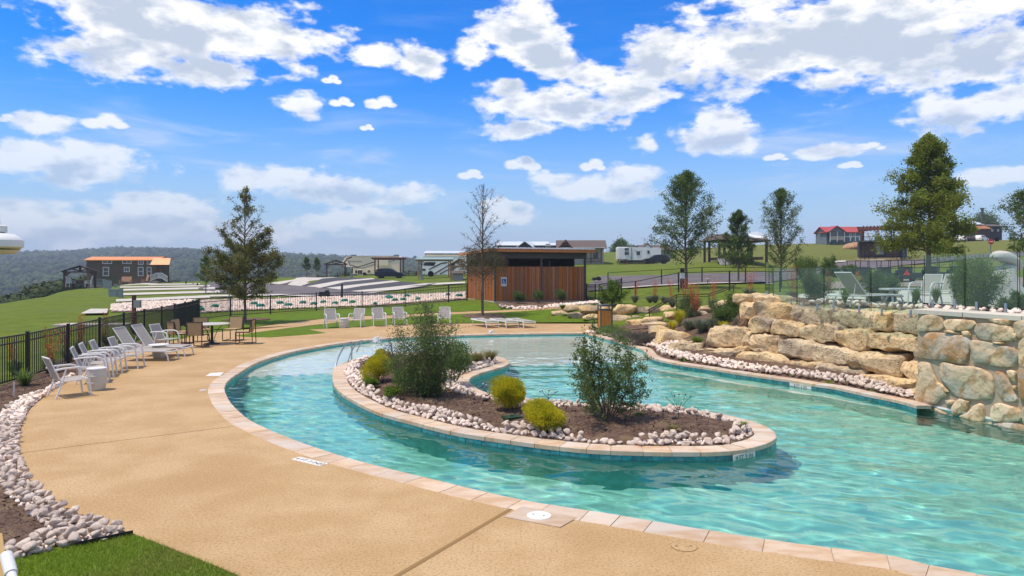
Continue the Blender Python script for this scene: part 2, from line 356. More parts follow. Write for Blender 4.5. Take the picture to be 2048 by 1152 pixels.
# ---------------------------------------------------------------- pool outlines (deck level z = 0)
def PP(l): return [P(*p) for p in l]
POOL_IN = PP([(1968,1152),(1803,1116),(1587,1088),(1480,1072),(1399,1059),(1232,1031),(1066,1005),(932,976),(788,941),(696,917),(615,891),(558,869),(514,849),(489,834),(462,808),(449,785),(449,771),(458,759),(478,745.5),(507,728),(546,714),(585,703.5),(634,694),(692,685),(780,676),(892,671),(1027,667.5),(1167,666)])
POOL_IN = [(15,3.2),(10.5,4.35),(7,5.35)] + POOL_IN
RIGHT_IN = PP([(1172,666.5),(1225,680),(1262,691),(1284,697),(1291,704),(1297,711),(1315,718.5),(1351,726),(1405,734),(1461,743),(1517,751),(1580,760),(1640,770),(1666,773),(1731,787.5),(1797,800.6),(1834,811.6)])
MW = [(8.36,14.35),(9.03,12.25),(9.7,10.3),(10.8,8.0),(13.0,5.9),(15.5,5.2)]       # foot of the mortared stone wall
ri = [tuple(p) for p in smooth_poly(RIGHT_IN, False, .3)]
po = [tuple(p) for p in smooth_poly(POOL_IN, False, .3)]
POOL = po + ri + MW
ISL = PP([(666,750.6),(669,768.7),(685,786.7),(719,807),(764,827),(820.6,842),(866,854),(922,866.5),(978.6,875),(1035,883),(1106,892),(1172,898.5),(1251,902.5),(1356,904.5),(1435.5,903.5),(1488,898.6),(1528,889),(1549,878),(1550,869),(1541,860),(1514.6,847),(1462,832.7),(1409,823.5),(1356,817),(1277,811.6),(1211,807.6),(1093,803.7),(1025,797.5),(975,786.5),(951,775.6),(938,764),(938.5,757.6),(948.6,751),(971,743),(993.6,737),(1011,731),(1017,725),(1011.6,719),(990,713.5),(900,709.5),(810,710.5),(735,714.5),(703,720),(683,728),(669,737)])
ISL = resample(smooth_poly(ISL, True, .12), .12, True)
if sum(ISL[i][0]*ISL[(i+1)%len(ISL)][1]-ISL[(i+1)%len(ISL)][0]*ISL[i][1] for i in range(len(ISL))) < 0: ISL = ISL[::-1]
def shrink(pl, d):                             # closed ccw polyline moved inward, clipped where it would fold
    q = pl - normals(pl, True)*d; dd = dist(pl, q[:,0], q[:,1]); ok = (dd > d*.93) & inside(pl, q[:,0], q[:,1]); return q[ok]
ISL_IN = shrink(ISL, .33)
DECK_L = PP([(480,1152),(426,1129),(372,1108),(318,1087),(290,1076.5),(266,1067),(258,1065),(214,1053.6),(159,1032),(131,1018),(92,992),(64,965),(49,937),(41,907),(40,876),(46,846),(61,818),(79,801.5),(98,786),(121,772),(180,738),(240,708),(300,690),(355,680),(400,669),(455,662)])
DECK_L = [(-1.8,3.5)] + DECK_L
dl = [tuple(p) for p in smooth_poly(DECK_L, False, .35)]
CO_OUT = PP([(1796,1152),(1560,1108),(1480,1095),(1301,1063),(1152,1038),(1027,1016),(903,990),(745,950),(586,904),(500,872),(455,849),(428,824),(419,805),(416,785),(421,765),(437,751),(466,728),(501,710),(540,699),(634,685),(712,677),(780,671.5),(892,665.5),(1027,662.5),(1172,661.5)])
CO_OUT = [(15,2.8),(10.3,3.95),(6.8,4.95)] + CO_OUT
_pa = np.array(po); _pn = normals(_pa, False); _pn = -_pn if inside(POOL, *(_pa[20]+_pn[20]*.1).reshape(2,1))[0] else _pn
coo = [tuple(p) for p in _pa+_pn*.325]
# deck: coping line, then the far edge back along the lawn, then the left edge
far_edge = PP([(1182,664),(1205,668),(1232,662),(1222,650),(1198,647.5),(944,646.8),(874,647.5),(778,650),(673,656.7),(618,659),(655,666),(595,671),(540,675),(490,674),(470,671.5),(505,665.5),(575,656),(642,648)])
walk = [hit(*p)[:2] for p in [(780,637.5),(870,631.5),(930,628.5),(1010,625.5),(1080,621),(1130,617),(1180,613),(1160,611.5),(1124,613.5),(1072,617),(1005,621.6),(906,625),(863,627.5),(780,631.7),(728,633),(643.7,639),(575,647),(501,656.7)]]
DECK = coo + far_edge + dl[::-1] + [(0,1.5),(15,1.2)]
WALK = [far_edge[-1]] + walk
def sheet(name, poly, zf, mat, step=.6, thick=0, parent=None, smooth=True, up=0):
    poly = [tuple(map(float, p[:2])) for p in poly]; n = len(poly)
    P2 = np.array(poly); xs = np.arange(P2[:,0].min(), P2[:,0].max(), step); ys = np.arange(P2[:,1].min(), P2[:,1].max(), step)
    pts = []
    if len(xs)*len(ys) < 90000:
        X, Y = np.meshgrid(xs, ys); X = X.ravel(); Y = Y.ravel(); k = inside(poly, X, Y); X = X[k]; Y = Y[k]; k = dist(poly, X, Y) > step*.3; pts = list(zip(X[k], Y[k]))
    vs, es, fs, *_ = delaunay_2d_cdt([Vector(p) for p in poly+pts], [], [list(range(n))], 1, 1e-5)
    A = np.array([tuple(v) for v in vs]); Z = zf(A[:,0], A[:,1]) if callable(zf) else np.full(len(A), zf)
    V = [(a[0], a[1], z+up) for a, z in zip(A, Z)]; fs = [tuple(f) for f in fs]
    me = bpy.data.meshes.new(name)
    if thick:
        from collections import Counter
        ec = Counter()
        for f in fs:
            for i in range(len(f)): ec[(f[i], f[(i+1)%len(f)])] += 1
        m = len(V); V2 = V + [(x,y,z-thick) for x,y,z in V]; sf = []
        for (a, b) in ec:
            if (b, a) not in ec: sf.append((b, a, a+m, b+m))
        me.from_pydata(V2, [], fs+sf)
    else: me.from_pydata(V, [], fs)
    bm = bmesh.new(); bm.from_mesh(me); bmesh.ops.recalc_face_normals(bm, faces=bm.faces)
    tot = sum(f.normal.z*f.calc_area() for f in bm.faces)
    if tot < 0 and not thick: bmesh.ops.reverse_faces(bm, faces=bm.faces)
    bm.to_mesh(me); bm.free()
    return mobj(name, me, mat, parent)

# ---------------------------------------------------------------- terrain sheet
def axis(lo, hi, n0, n1, st, g):
    a = list(np.arange(n0, n1+1e-6, st)); s = st
    while a[-1] < hi: s *= g; a.append(a[-1]+s)
    s = st
    while a[0] > lo: s *= g; a.insert(0, a[0]-s)
    return np.array(a)
gx = axis(-1900, 1900, -30, 30, .5, 1.07); gy = axis(-60, 2300, 2, 62, .5, 1.035)
GX, GY = np.meshgrid(gx, gy, indexing='ij'); GZ = G0(GX, GY)
near = (GY < 62) & (np.abs(GX) < 30); fx, fy = GX[near], GY[near]; z = GZ[near]
ind = inside(DECK, fx, fy); z = np.where(ind, -.13, z)
inw = inside(WALK, fx, fy) | (dist(WALK, fx, fy) < .3); z = np.where(inw, z-.04, z)
inp = inside(POOL, fx, fy) | (dist(POOL, fx, fy) < .3); z = np.where(inp, -2.2, z); GZ[near] = z
idx = np.arange(GX.size).reshape(GX.shape)
gf = np.stack([idx[:-1,:-1], idx[1:,:-1], idx[1:,1:], idx[:-1,1:]], -1).reshape(-1, 4)
ground = mobj('ground', npmesh('ground', np.stack([GX, GY, GZ], -1).reshape(-1, 3), gf, True)); ground['kind'] = 'structure'
def groundmat():
    m = pm('meadow_ground', (.10,.145,.010), .95, (.15,.185,.018), .55, .9, 14, c3=(.12,.16,.03), bdist=.08)
    def f(q, b):
        src = b.inputs['Base Color'].links[0].from_socket; tcn = q.n('ShaderNodeTexCoord'); sp_ = q.n('ShaderNodeSeparateXYZ'); q.l(tcn.outputs['Object'], sp_.inputs[0])
        nz = q.n('ShaderNodeTexNoise'); nz.inputs['Scale'].default_value = .05; nz.inputs['Detail'].default_value = 6; q.l(tcn.outputs['Object'], nz.inputs['Vector'])
        dry = q.math('MULTIPLY', q.ss(sp_.outputs[0], 12, 34), q.ss(sp_.outputs[1], 60, 85))      # the drier hillside on the right
        c = q.mix(q.math('MULTIPLY', dry, .75), src, (.17,.165,.045))
        fine = q.n('ShaderNodeTexNoise'); fine.inputs['Scale'].default_value = 22; fine.inputs['Detail'].default_value = 3; q.l(tcn.outputs['Object'], fine.inputs['Vector'])
        c = q.mix(q.math('MULTIPLY', q.ss(fine.outputs[0], .45, .7), .35), c, (.04,.07,.01))
        mo = q.n('ShaderNodeTexNoise'); mo.inputs['Scale'].default_value = 1.4; mo.inputs['Detail'].default_value = 5; mo.inputs['Roughness'].default_value = .65; q.l(tcn.outputs['Object'], mo.inputs['Vector'])
        c = q.mix(q.math('MULTIPLY', q.ss(mo.outputs[0], .52, .68), .45), c, (.19,.20,.035)); c = q.mix(q.math('MULTIPLY', q.ss(mo.outputs[0], .46, .34), .4), c, (.055,.10,.008))
        c = q.mix(q.math('MULTIPLY', q.ss(nz.outputs[0], .52, .7), .4), c, (.17,.17,.04))
        wood = q.math('MULTIPLY', q.ss(sp_.outputs[1], 130, 170), q.ss(sp_.outputs[2], 3.0, 0.0)); wood = q.math('MAXIMUM', wood, q.ss(sp_.outputs[1], 420, 520))
        c = q.mix(wood, c, (.035,.05,.016)); q.l(c, b.inputs['Base Color'])
    return ext(m, f)
ground.data.materials.append(groundmat())

# ---------------------------------------------------------------- deck
M_deck = pm('tan_spray_deck', (.46,.300,.145), .85, (.53,.36,.19), 1.1, .35, 55, c3=(.43,.275,.13), bdist=.006)
def deckf(q, b):
    src = b.inputs['Base Color'].links[0].from_socket; tcn = q.n('ShaderNodeTexCoord')
    v = q.n('ShaderNodeTexVoronoi'); v.inputs['Scale'].default_value = 42; q.l(tcn.outputs['Object'], v.inputs['Vector'])
    n = q.n('ShaderNodeTexNoise'); n.inputs['Scale'].default_value = 38; n.inputs['Detail'].default_value = 5; n.inputs['Roughness'].default_value = .75; q.l(tcn.outputs['Object'], n.inputs['Vector'])
    n2 = q.n('ShaderNodeTexNoise'); n2.inputs['Scale'].default_value = 18; n2.inputs['Detail'].default_value = 4; q.l(tcn.outputs['Object'], n2.inputs['Vector'])
    c = q.mix(q.math('MULTIPLY', q.ss(n.outputs[0], .48, .62), .6), src, (.22,.125,.05)); c = q.mix(q.math('MULTIPLY', q.ss(n2.outputs[0], .5, .75), .35), c, (.49,.34,.18)); q.l(c, b.inputs['Base Color'])
ext(M_deck, deckf)
deck = sheet('deck', DECK, 0, M_deck, 1.5, .12); deck['kind'] = 'structure'
wk = sheet('walkway', WALK, G0, M_deck, .5, .1, up=.03); wk['kind'] = 'structure'
# control joints: saw cuts as shallow dark strips
M_joint = pm('deck_joint', (.20,.12,.055), .95); M_jointw = pm('deck_expansion_joint', (.27,.165,.07), .95)
def strip(name, a, b, wd, mat, z=.004, cat=None):
    a, b = Vector(a), Vector(b); d = (b-a).normalized(); n_ = Vector((-d.y, d.x))*wd/2
    o = MB().add([(*(a-n_),z),(*(b-n_),z),(*(b+n_),z),(*(a+n_),z)], [(0,1,2,3)]).build(name, mat, deck); return o
strip('joint', P(1024,1016.5), P(772,1165), .05, M_jointw)
strip('joint', P(43,906), P(466,853), .012, M_joint)
strip('joint', P(290,753.5), P(437,751.5), .012, M_joint); strip('joint', P(180,758), P(300,753.3), .012, M_joint)
strip('joint', P(372,704), P(521,705.5), .012, M_joint)
for a, b in (((372,1005),(400,1058)),): strip('trowel_scratch', P(*a), P(*b), .006, pm('deck_scratch', (.52,.37,.20), .9))

# ---------------------------------------------------------------- coping
M_cope = pm('sandstone_coping', (.50,.33,.195), .7, (.60,.46,.33), 2.2, .25, 40, rand=.10, c3=(.58,.49,.40), bdist=.006, stretch=(1,2.2,1), detail=7)
M_grout = pm('pale_grout', (.45,.34,.25), .9)
def band_path(pts, other, closed):
    pass
coping = empty('pool_coping', (0,0,0)); coping['kind'] = 'structure'
def coping_run(pl, wd, inward, parent, step, closed=False, zt=.004, mat=M_cope):
    # pl: water-side line; the stones lie to its `inward` side
    fine = resample(pl, .06, closed); nn = normals(fine, closed)*inward
    L = len(fine); i = 0; k = max(2, int(step/.06)); stones = []
    bed = MB(); 
    while i < L-(0 if closed else 2):
        kk = max(3, int(k*rnd.uniform(.75, 1.3))); j = min(i+kk, L if closed else L-1)
        if (L-j) < 4: j = L if closed else L-1
        ids = list(range(i, j+1)); sub = [ids[0]]+ids[2:-1:3]+[ids[-1]] if len(ids) > 4 else ids
        g = .0045; inn = []; outn = []
        for t, a in enumerate(sub):
            p = fine[a % L]; n_ = nn[a % L]; tg = np.array([-n_[1], n_[0]]); sft = g if t == 0 else (-g if t == len(sub)-1 else 0)
            if np.dot(fine[(sub[-1])%L]-fine[(sub[0])%L], tg) < 0: sft = -sft
            skew = 0
            inn.append(p - n_*(.015+rnd.uniform(-.004,.004)) + tg*sft); outn.append(p + n_*(wd+rnd.uniform(-.006,.006)) + tg*(sft+skew))
        m = len(sub); zt_ = zt+rnd.uniform(0,.005); b_ = .006; V = []
        cx = sum(inn[a][0]+outn[a][0] for a in range(m))/(2*m); cy = sum(inn[a][1]+outn[a][1] for a in range(m))/(2*m)
        for a in range(m):
            pi_, po_ = inn[a], outn[a]; d = (po_-pi_)/np.linalg.norm(po_-pi_)
            V += [(pi_[0]-cx, pi_[1]-cy, -.06), (pi_[0]-cx, pi_[1]-cy, zt_-.008), (pi_[0]+d[0]*b_*1.5-cx, pi_[1]+d[1]*b_*1.5-cy, zt_), (po_[0]-d[0]*b_-cx, po_[1]-d[1]*b_-cy, zt_), (po_[0]-cx, po_[1]-cy, zt_-.006), (po_[0]-cx, po_[1]-cy, -.06)]
        Fc = []
        for a in range(m-1):
            for r in range(5): Fc.append((a*6+r, (a+1)*6+r, (a+1)*6+r+1, a*6+r+1))
        Fc += [tuple(range(6)), tuple((m-1)*6+r for r in range(5,-1,-1))]
        o = MB().add(V, Fc).build('coping_stone', mat, parent, loc=(cx, cy, 0)); stones.append(o)
        i = j
        if closed and j >= L: break
    # mortar bed under the stones
    q = fine; V = []; 
    for p, n_ in zip(q, nn): V += [(*(p+n_*.0), -.135), (*(p+n_*.004), -.004), (*(p+n_*(wd-.004)), -.004)]
    Fc = []; M_ = len(q)
    for a in range(M_ if closed else M_-1):
        c_ = (a+1) % M_
        for r in range(2): Fc.append((a*3+r, c_*3+r, c_*3+r+1, a*3+r+1))
    MB().add(V, Fc).build('mortar_bed', M_grout, parent)
    return stones
po_a = np.array(po); ri_a = np.array(ri)
# the pool side lies to the right of the direction of travel on the near run (travelling away to the left), so stones go left
coping_run(po_a, .33, -1 if inside(POOL, *(np.array([[po_a[20][0]],[po_a[20][1]]]) + normals(po_a, False)[20][:,None]*.1))[0] else 1, coping, .48)
coping_run(ri_a, .30, -1 if inside(POOL, *(np.array([[ri_a[30][0]],[ri_a[30][1]]]) + normals(ri_a, False)[30][:,None]*.1))[0] else 1, coping, .6)
icop = empty('island_coping', (0,0,0)); icop['kind'] = 'structure'
coping_run(ISL, .33, -1, icop, .42, True, zt=.006)

# ---------------------------------------------------------------- pool shell, steps, water
M_floor = pm('water_tinted_plaster', (.27,.67,.57), .6, (.23,.61,.52), .8)  # deep water's absorption of light is put into this plaster colour
M_beach = pm('pale_beach_plaster', (.96,.93,.84), .7, (.93,.90,.80), 1.5)
M_wallp = pm('teal_pool_wall', (.07,.38,.34), .5, (.10,.46,.42), 5)
def recv(o): o.cycles.is_caustics_receiver = True; return o
def stepY(x): return 19.15+(x+5.8)*.29
def floorz(x, y):
    d = y-stepY(x); z = np.full(np.shape(x), -1.42)
    for k, zz in enumerate((-1.15,-.85,-.58,-.36)): z = np.where(d > -1.15+k*.34, zz, z)
    return np.where(d > .25, np.minimum(-.155, -.30+(d-.25)*.012), z)
fxs = np.arange(-10.5, 16, .12); fys = np.arange(3, 33.5, .12); FX, FY = np.meshgrid(fxs, fys, indexing='ij')
cxx = (FX[:-1,:-1]+FX[1:,1:])/2; cyy = (FY[:-1,:-1]+FY[1:,1:])/2
ok = inside(POOL, cxx, cyy) | (dist(POOL, cxx, cyy) < .28)
FZ = floorz(FX, FY); idx = np.arange(FX.size).reshape(FX.shape)
q4 = np.stack([idx[:-1,:-1], idx[1:,:-1], idx[1:,1:], idx[:-1,1:]], -1)
def cells(name, mask, mat, Vz, smooth=False):
    f = q4[mask]; u, inv = np.unique(f, return_inverse=True); V = np.stack([FX.ravel()[u], FY.ravel()[u], Vz.ravel()[u]], -1)
    o = mobj(name, npmesh(name, V, inv.reshape(-1,4), smooth), mat); o['kind'] = 'structure'; return o
bm_ = (cyy-stepY(cxx)) > -.12
recv(cells('pool_floor', ok & ~bm_, M_floor, FZ)); recv(cells('beach_entry_floor', ok & bm_, M_beach, FZ))
def wallstrip(name, pl, z0, z1, mat, closed=False, off=0):
    n_ = normals(np.array(pl), closed); V = []; Fc = []; L = len(pl)
    for (x, y), nn in zip(pl, n_): V += [(x+nn[0]*off, y+nn[1]*off, z0), (x+nn[0]*off, y+nn[1]*off, z1)]
    for a in range(L if closed else L-1): c_ = (a+1) % L; Fc.append((2*a, 2*c_, 2*c_+1, 2*a+1))
    o = MB().add(V, Fc).build(name, mat); o['kind'] = 'structure'; return recv(o)
wallstrip('pool_wall', po + ri + [MW[0], MW[1]], -1.45, -.062, M_wallp); wallstrip('island_wall', [tuple(p) for p in ISL], -1.45, -.062, M_wallp, True)
wallstrip('pool_wall_under_stone', MW, -1.45, -.02, M_beach)
# submerged bench along the right side
rb = np.array(ri[4:]); nb_ = normals(rb, False)
sgn = 1 if inside(POOL, *(rb[10]+nb_[10]*.3).reshape(2,1))[0] else -1
V = []; Fc = []
_tp = np.clip((len(rb)-1-np.arange(len(rb)))/12, 0.02, 1)
for p, n_, t_ in zip(rb, nb_*sgn, _tp): V += [(*p,-.46), (*(p+n_*.55*t_),-.46), (*(p+n_*.56*t_),-1.4)]
for a in range(len(rb)-1):
    for r in range(2): Fc.append((a*3+r, (a+1)*3+r, (a+1)*3+r+1, a*3+r+1))
o = MB().add(V, Fc).build('pool_bench', M_floor); o['kind'] = 'structure'; recv(o)
V = []; Fc = []
for p, n_, t_ in zip(rb, nb_*sgn, _tp): V += [(*(p+n_*.46*t_),-.455), (*(p+n_*.565*t_),-.455), (*(p+n_*.565*t_),-.53)]
for a in range(len(rb)-1):
    for r in range(2): Fc.append((a*3+r, (a+1)*3+r, (a+1)*3+r+1, a*3+r+1))
o = MB().add(V, Fc).build('bench_edge', M_beach); o['kind'] = 'structure'; recv(o)

rng = np.random.default_rng(11)
def waves(X, Y):
    Z = np.zeros_like(X)
    for i in range(86):
        lam = math.exp(rng.uniform(math.log(.19), math.log(1.6))); k = 2*pi/lam
        a = rng.normal(.35, .62) + (pi if rng.random() < .3 else 0); ph = rng.uniform(0, 2*pi); amp = .0017*(lam/1.0)**1.0
        s = k*(X*math.sin(a)+Y*math.cos(a))+ph+.8*np.sin(X*rng.uniform(.2,.7)+Y*rng.uniform(.2,.7)+ph)
        Z += amp*rng.uniform(.5,1)*np.sin(s)
    return Z
wx = np.arange(-10.5, 16, .045); wy = np.arange(3, 33.5, .045); WX, WY = np.meshgrid(wx, wy, indexing='ij')
c1 = (WX[:-1,:-1]+WX[1:,1:])/2; c2 = (WY[:-1,:-1]+WY[1:,1:])/2
okw = inside(POOL, c1, c2) | (dist(POOL, c1, c2) < .12)
ini = inside(ISL, c1, c2) & (dist(ISL, c1, c2) > .2); okw &= ~ini
calm = 1-.6*np.clip((WY-stepY(WX)+1)/3, 0, 1)
WZ = -.125 + waves(WX, WY)*calm
idx = np.arange(WX.size).reshape(WX.shape); f = np.stack([idx[:-1,:-1], idx[1:,:-1], idx[1:,1:], idx[:-1,1:]], -1)[okw]
u, inv = np.unique(f, return_inverse=True)
water = mobj('pool_water', npmesh('pool_water', np.stack([WX.ravel()[u], WY.ravel()[u], WZ.ravel()[u]], -1), inv.reshape(-1,4), True)); water['kind'] = 'structure'
mw = bpy.data.materials.new('clear_pool_water'); mw.use_nodes = True; q = NT(mw.node_tree); mw.node_tree.nodes.clear()
gl = q.n('ShaderNodeBsdfGlass'); gl.inputs['IOR'].default_value = 1.33; gl.inputs['Roughness'].default_value = 0; gl.inputs['Color'].default_value = (.92,1,.97,1)
ou = q.n('ShaderNodeOutputMaterial'); q.l(gl.outputs[0], ou.inputs[0])
water.data.materials.append(mw); water.cycles.is_caustics_caster = True

# waterline tiles (island near side, right side)
M_tile = pm('blue_green_glazed_tile', (.03,.17,.19), .25, (.05,.26,.26), 9, rand=.22, spec=.6)
M_tgrout = pm('tile_grout', (.22,.36,.34), .8)
wl = empty('waterline_tiles', (0,0,0)); wl['kind'] = 'structure'
tme = MB().box((0,0,0), (.148,.012,.148)).mesh('tile')
def tiles(pl, closed, sgn, keep):
    q_ = resample(pl, .155, closed); n_ = normals(q_, closed)*sgn; L = len(q_)
    for a in range(L if closed else L-1):
        p = (q_[a]+q_[(a+1)%L])/2; d = q_[(a+1)%L]-q_[a]; nn = np.array([d[1],-d[0]])/np.linalg.norm(d)*sgn
        if not keep(p): continue
        o = mobj('tile', tme, M_tile, wl, loc=(p[0]+nn[0]*.003, p[1]+nn[1]*.003, -.138), rz=math.atan2(d[1], d[0])); recv(o)
tiles(ISL, True, 1, lambda p: p[1] < 16.5 and not (p[0] > 1.2 and p[1] > 11.6) or p[0] < -2)
tiles(ri_a, False, sgn, lambda p: p[1] < 23)

# ---------------------------------------------------------------- rocks, mulch
def ico(sub):
    bm = bmesh.new(); bmesh.ops.create_icosphere(bm, subdivisions=sub, radius=1); bm.verts.ensure_lookup_table()
    V = np.array([v.co[:] for v in bm.verts]); Fc = np.array([[v.index for v in f.verts] for f in bm.faces]); bm.free(); return V, Fc
IC1, IC2, IC3 = ico(1), ico(2), ico(3)
def rockvar(seed, base=IC2, flat=.72, cuts=14):
    g = np.random.default_rng(seed); V = base[0].copy(); V *= g.uniform(.75, 1.1, 3)
    for _ in range(cuts):
        n_ = g.normal(size=3); n_ /= np.linalg.norm(n_); d = V@n_; h = g.uniform(.34,.60); V -= np.outer(np.maximum(d-h, 0), n_)
    V += g.normal(size=V.shape)*.010; V[:,2] *= flat; return V, base[1]
def rotm(g, n, tilt=.5):
    a = g.uniform(0, 2*pi, n); b = g.normal(0, tilt, n); c = g.normal(0, tilt, n)
    ca, sa, cb, sb, cc, sc = np.cos(a), np.sin(a), np.cos(b), np.sin(b), np.cos(c), np.sin(c)
    Z = np.zeros(n); O = np.ones(n)
    A = np.stack([ca,-sa,Z, sa,ca,Z, Z,Z,O],-1).reshape(n,3,3); B = np.stack([cb,Z,sb, Z,O,Z, -sb,Z,cb],-1).reshape(n,3,3); C_ = np.stack([O,Z,Z, Z,cc,-sc, Z,sc,cc],-1).reshape(n,3,3)
    return A@B@C_
def scatter(name, pts, size, variants, mat, parent=None, tilt=.5, seed=1, smooth=False, kind='stuff'):
    g = np.random.default_rng(seed); n = len(pts); Rm = rotm(g, n, tilt); pts = np.asarray(pts); size = np.asarray(size); vi = g.integers(0, len(variants), n); Vs = []; Fs = []; off = 0
    for k, (V, Fc) in enumerate(variants):
        s = vi == k; m = s.sum()
        if not m: continue
        sz = size[s]; sz = sz[:,None,None] if sz.ndim == 1 else sz[:,None,:]
        A = np.einsum('nij,vj->nvi', Rm[s], V)*sz + pts[s][:,None,:]
        Vs.append(A.reshape(-1,3)); Fs.append((Fc[None]+ (np.arange(m)*len(V))[:,None,None]).reshape(-1, Fc.shape[1])+off); off += m*len(V)
    o = mobj(name, npmesh(name, np.vstack(Vs), np.vstack(Fs), smooth), mat, parent); o['kind'] = kind; return o
ROCKV = [rockvar(i) for i in range(8)]
ROCKM = []
for i, (V, Fc) in enumerate(ROCKV): ROCKM.append(npmesh('rock', V, Fc))
for m in ROCKM: m.materials.append(M_rock)
def isle_pts(g, n, xr, yr, test):
    x = g.uniform(*xr, n); y = g.uniform(*yr, n); k = test(x, y); return x[k], y[k]
def poisson(g, x, y, r):
    keep = []; cell = {}
    for a, b in zip(x, y):
        rr = r(a, b) if callable(r) else r; i, j = int(a//.3), int(b//.3); ok_ = True
        for di in (-1,0,1):
            for dj in (-1,0,1):
                for (c, d, e) in cell.get((i+di, j+dj), ()):
                    if (a-c)**2+(b-d)**2 < ((rr+e)/2)**2: ok_ = False; break
                if not ok_: break
            if not ok_: break
        if ok_: cell.setdefault((i,j), []).append((a,b,rr)); keep.append((a,b,rr))
    return keep
def rock_border(name, label, pts, parent_z, top_n=300, seed=3):
    # pts: list (x, y, z, size); the ones that show largest are single rocks, the rest one mesh
    b = empty(name, (pts[0][0], pts[0][1], 0), 0, label, 'rock border'); b.location = (0,0,0)
    pts = sorted(pts, key=lambda p: -p[3]/p[1]); g = random.Random(seed)
    for (x, y, z, s) in pts[:top_n]:
        o = mobj('rock', g.choice(ROCKM), None, b, loc=(x, y, z)); o.scale = (s*g.uniform(.8,1.15), s*g.uniform(.75,1.05), s*g.uniform(.75,1.1)); o.rotation_euler = (g.uniform(-.5,.5), g.uniform(-.5,.5), g.uniform(0,6.28))
    rest = pts[top_n:]
    if rest: scatter('small_rocks', [p[:3] for p in rest], [p[3] for p in rest], ROCKV, M_rock, b)
    return b
g = np.random.default_rng(5)
# island: soil mound + rocks + mulch
MUL = shrink(ISL, .72)
def islz(x, y): d = dist(ISL, x, y); return .0 + .11*np.clip((d-.3)/.8, 0, 1)
soil = sheet('island_mulch_bed', ISL_IN, islz, M_mulch, .15); soil['kind'] = 'structure'
x, y = isle_pts(g, 60000, (-6.5, 5.5), (9.5, 22.5), lambda x, y: inside(ISL_IN, x, y)); d = dist(ISL, x, y)
edge = .62+.15*np.sin(x*3.1)+.1*np.sin(y*4.3+x)
k = (d < edge) & (d > .36); x, y, d = x[k], y[k], d[k]
kp = poisson(g, x, y, lambda a, b: .082 if (a*7.3+b*3.1) % 1 < .5 else .118)
pts = [(a, b, float(islz(np.array([a]), np.array([b]))[0])+r*.22, r*1.02) for a, b, r in kp]
kp2 = poisson(g, x[::-1], y[::-1], .11); pts += [(a, b, .10+r*.2, r*.9) for a, b, r in kp2 if dist(ISL, np.array([a]), np.array([b]))[0] > .45][:520]
xf, yf = isle_pts(g, 50000, (-6.5, 5.5), (9.5, 22.5), lambda x, y: inside(ISL_IN, x, y)); df = dist(ISL, xf, yf); ef = .58+.15*np.sin(xf*3.1)+.1*np.sin(yf*4.3+xf); kf = (df < ef) & (df > .37); pts += [(a, b, z_-.0, .052) for (a, b, r), z_ in zip(poisson(g, xf[kf], yf[kf], .062), [0.03]*9999)]
rock_border('island_rock_border', 'ring of white limestone rocks edging the planted island in the pool', pts, 0)
# left border of rocks along the deck
LB = [P(*p) for p in [(266,1067),(214,1053.6),(159,1032),(131,1018),(92,992),(64,965),(49,937),(41,907),(40,876),(46,846),(61,818),(79,801.5),(98,786),(121,772),(150,755),(140,750),(122,764),(100,780),(70,790),(38,802),(0,832),(-40,880),(-60,930),(0,974),(31,1011),(67,1038),(89,1057),(86,1069),(55,1087),(6,1105),(-25,1125),(27,1117),(61,1110),(122,1096),(180,1085)]]
x, y = isle_pts(g, 70000, (-12.5, -3.5), (6, 18), lambda x, y: inside(LB, x, y) & (dist(LB, x, y) > .03))
kp = poisson(g, x, y, lambda a, b: .075 if (a*9.3+b*5.1) % 1 < .5 else .11)
pts = [(a, b, .0+r*.15, r*.88) for a, b, r in kp]
kp2 = poisson(g, x[::-1], y[::-1], .115); pts += [(a, b, .05+r*.15, r*.80) for a, b, r in kp2]
xf, yf = isle_pts(g, 60000, (-12.5, -3.5), (6, 18), lambda x, y: inside(LB, x, y) & (dist(LB, x, y) > .03)); pts += [(a, b, .0, .05) for a, b, r in poisson(g, xf, yf, .062)]
rock_border('deck_rock_border', 'winding strip of white limestone rocks between the tan deck and the mulch at left', pts, 0, seed=8)
LM = [P(*p) for p in [(27,1119),(266,1067.5),(40,876),(98,786),(180,738),(240,708),(300,690),(330,684),(300,680),(180,712),(60,760),(-60,800)]] + [(-14,9),(-9,5.5)]
lm = sheet('planting_bed', [(-5.0,6.75),(-4.6,6.98),P(159,1033),P(64,966),P(42,907),P(41,876),P(62,818),P(99,787),P(181,739),P(241,709),P(301,691),P(345,683),P(330,676),P(230,688),P(130,712),P(40,752),P(-60,790),P(-300,850),(-12,8),(-7.5,5.4)], G0, M_mulch, .5, up=.035); lm['kind'] = 'structure'
def chips(name, test, xr, yr, n, zf, parent=None, sz=(.012,.035), seed=1, mat=None):
    g = np.random.default_rng(seed); x = g.uniform(*xr, n); y = g.uniform(*yr, n); k = test(x, y); x, y = x[k], y[k]; z = zf(x, y)
    q_ = (np.array([[-1,-.3,0],[1,-.35,0],[1,.3,0],[-1,.35,0]]), np.array([[0,1,2,3]]))
    return scatter(name, np.stack([x,y,z+.012],-1), g.uniform(*sz, len(x)), [q_], mat or M_chip, parent, tilt=.45, seed=seed)
M_chip = leafm('mulch_chips', (.10,.06,.047), (.24,.165,.125), 0, .9, c3=(.07,.045,.035))
chips('mulch_chips', lambda x, y: inside(MUL, x, y), (-6,5), (9.5,22), 26000, islz, seed=3)
chips('mulch_chips', lambda x, y: inside(LB, x, y) | ((y > 5.8) & (x < -4.8) & ~inside(DECK, x, y) & (dist(LB, x, y) < 2.2)), (-12,-4), (5.8,19), 22000, lambda x, y: G0(x, y)+.03, seed=4, sz=(.01,.03))
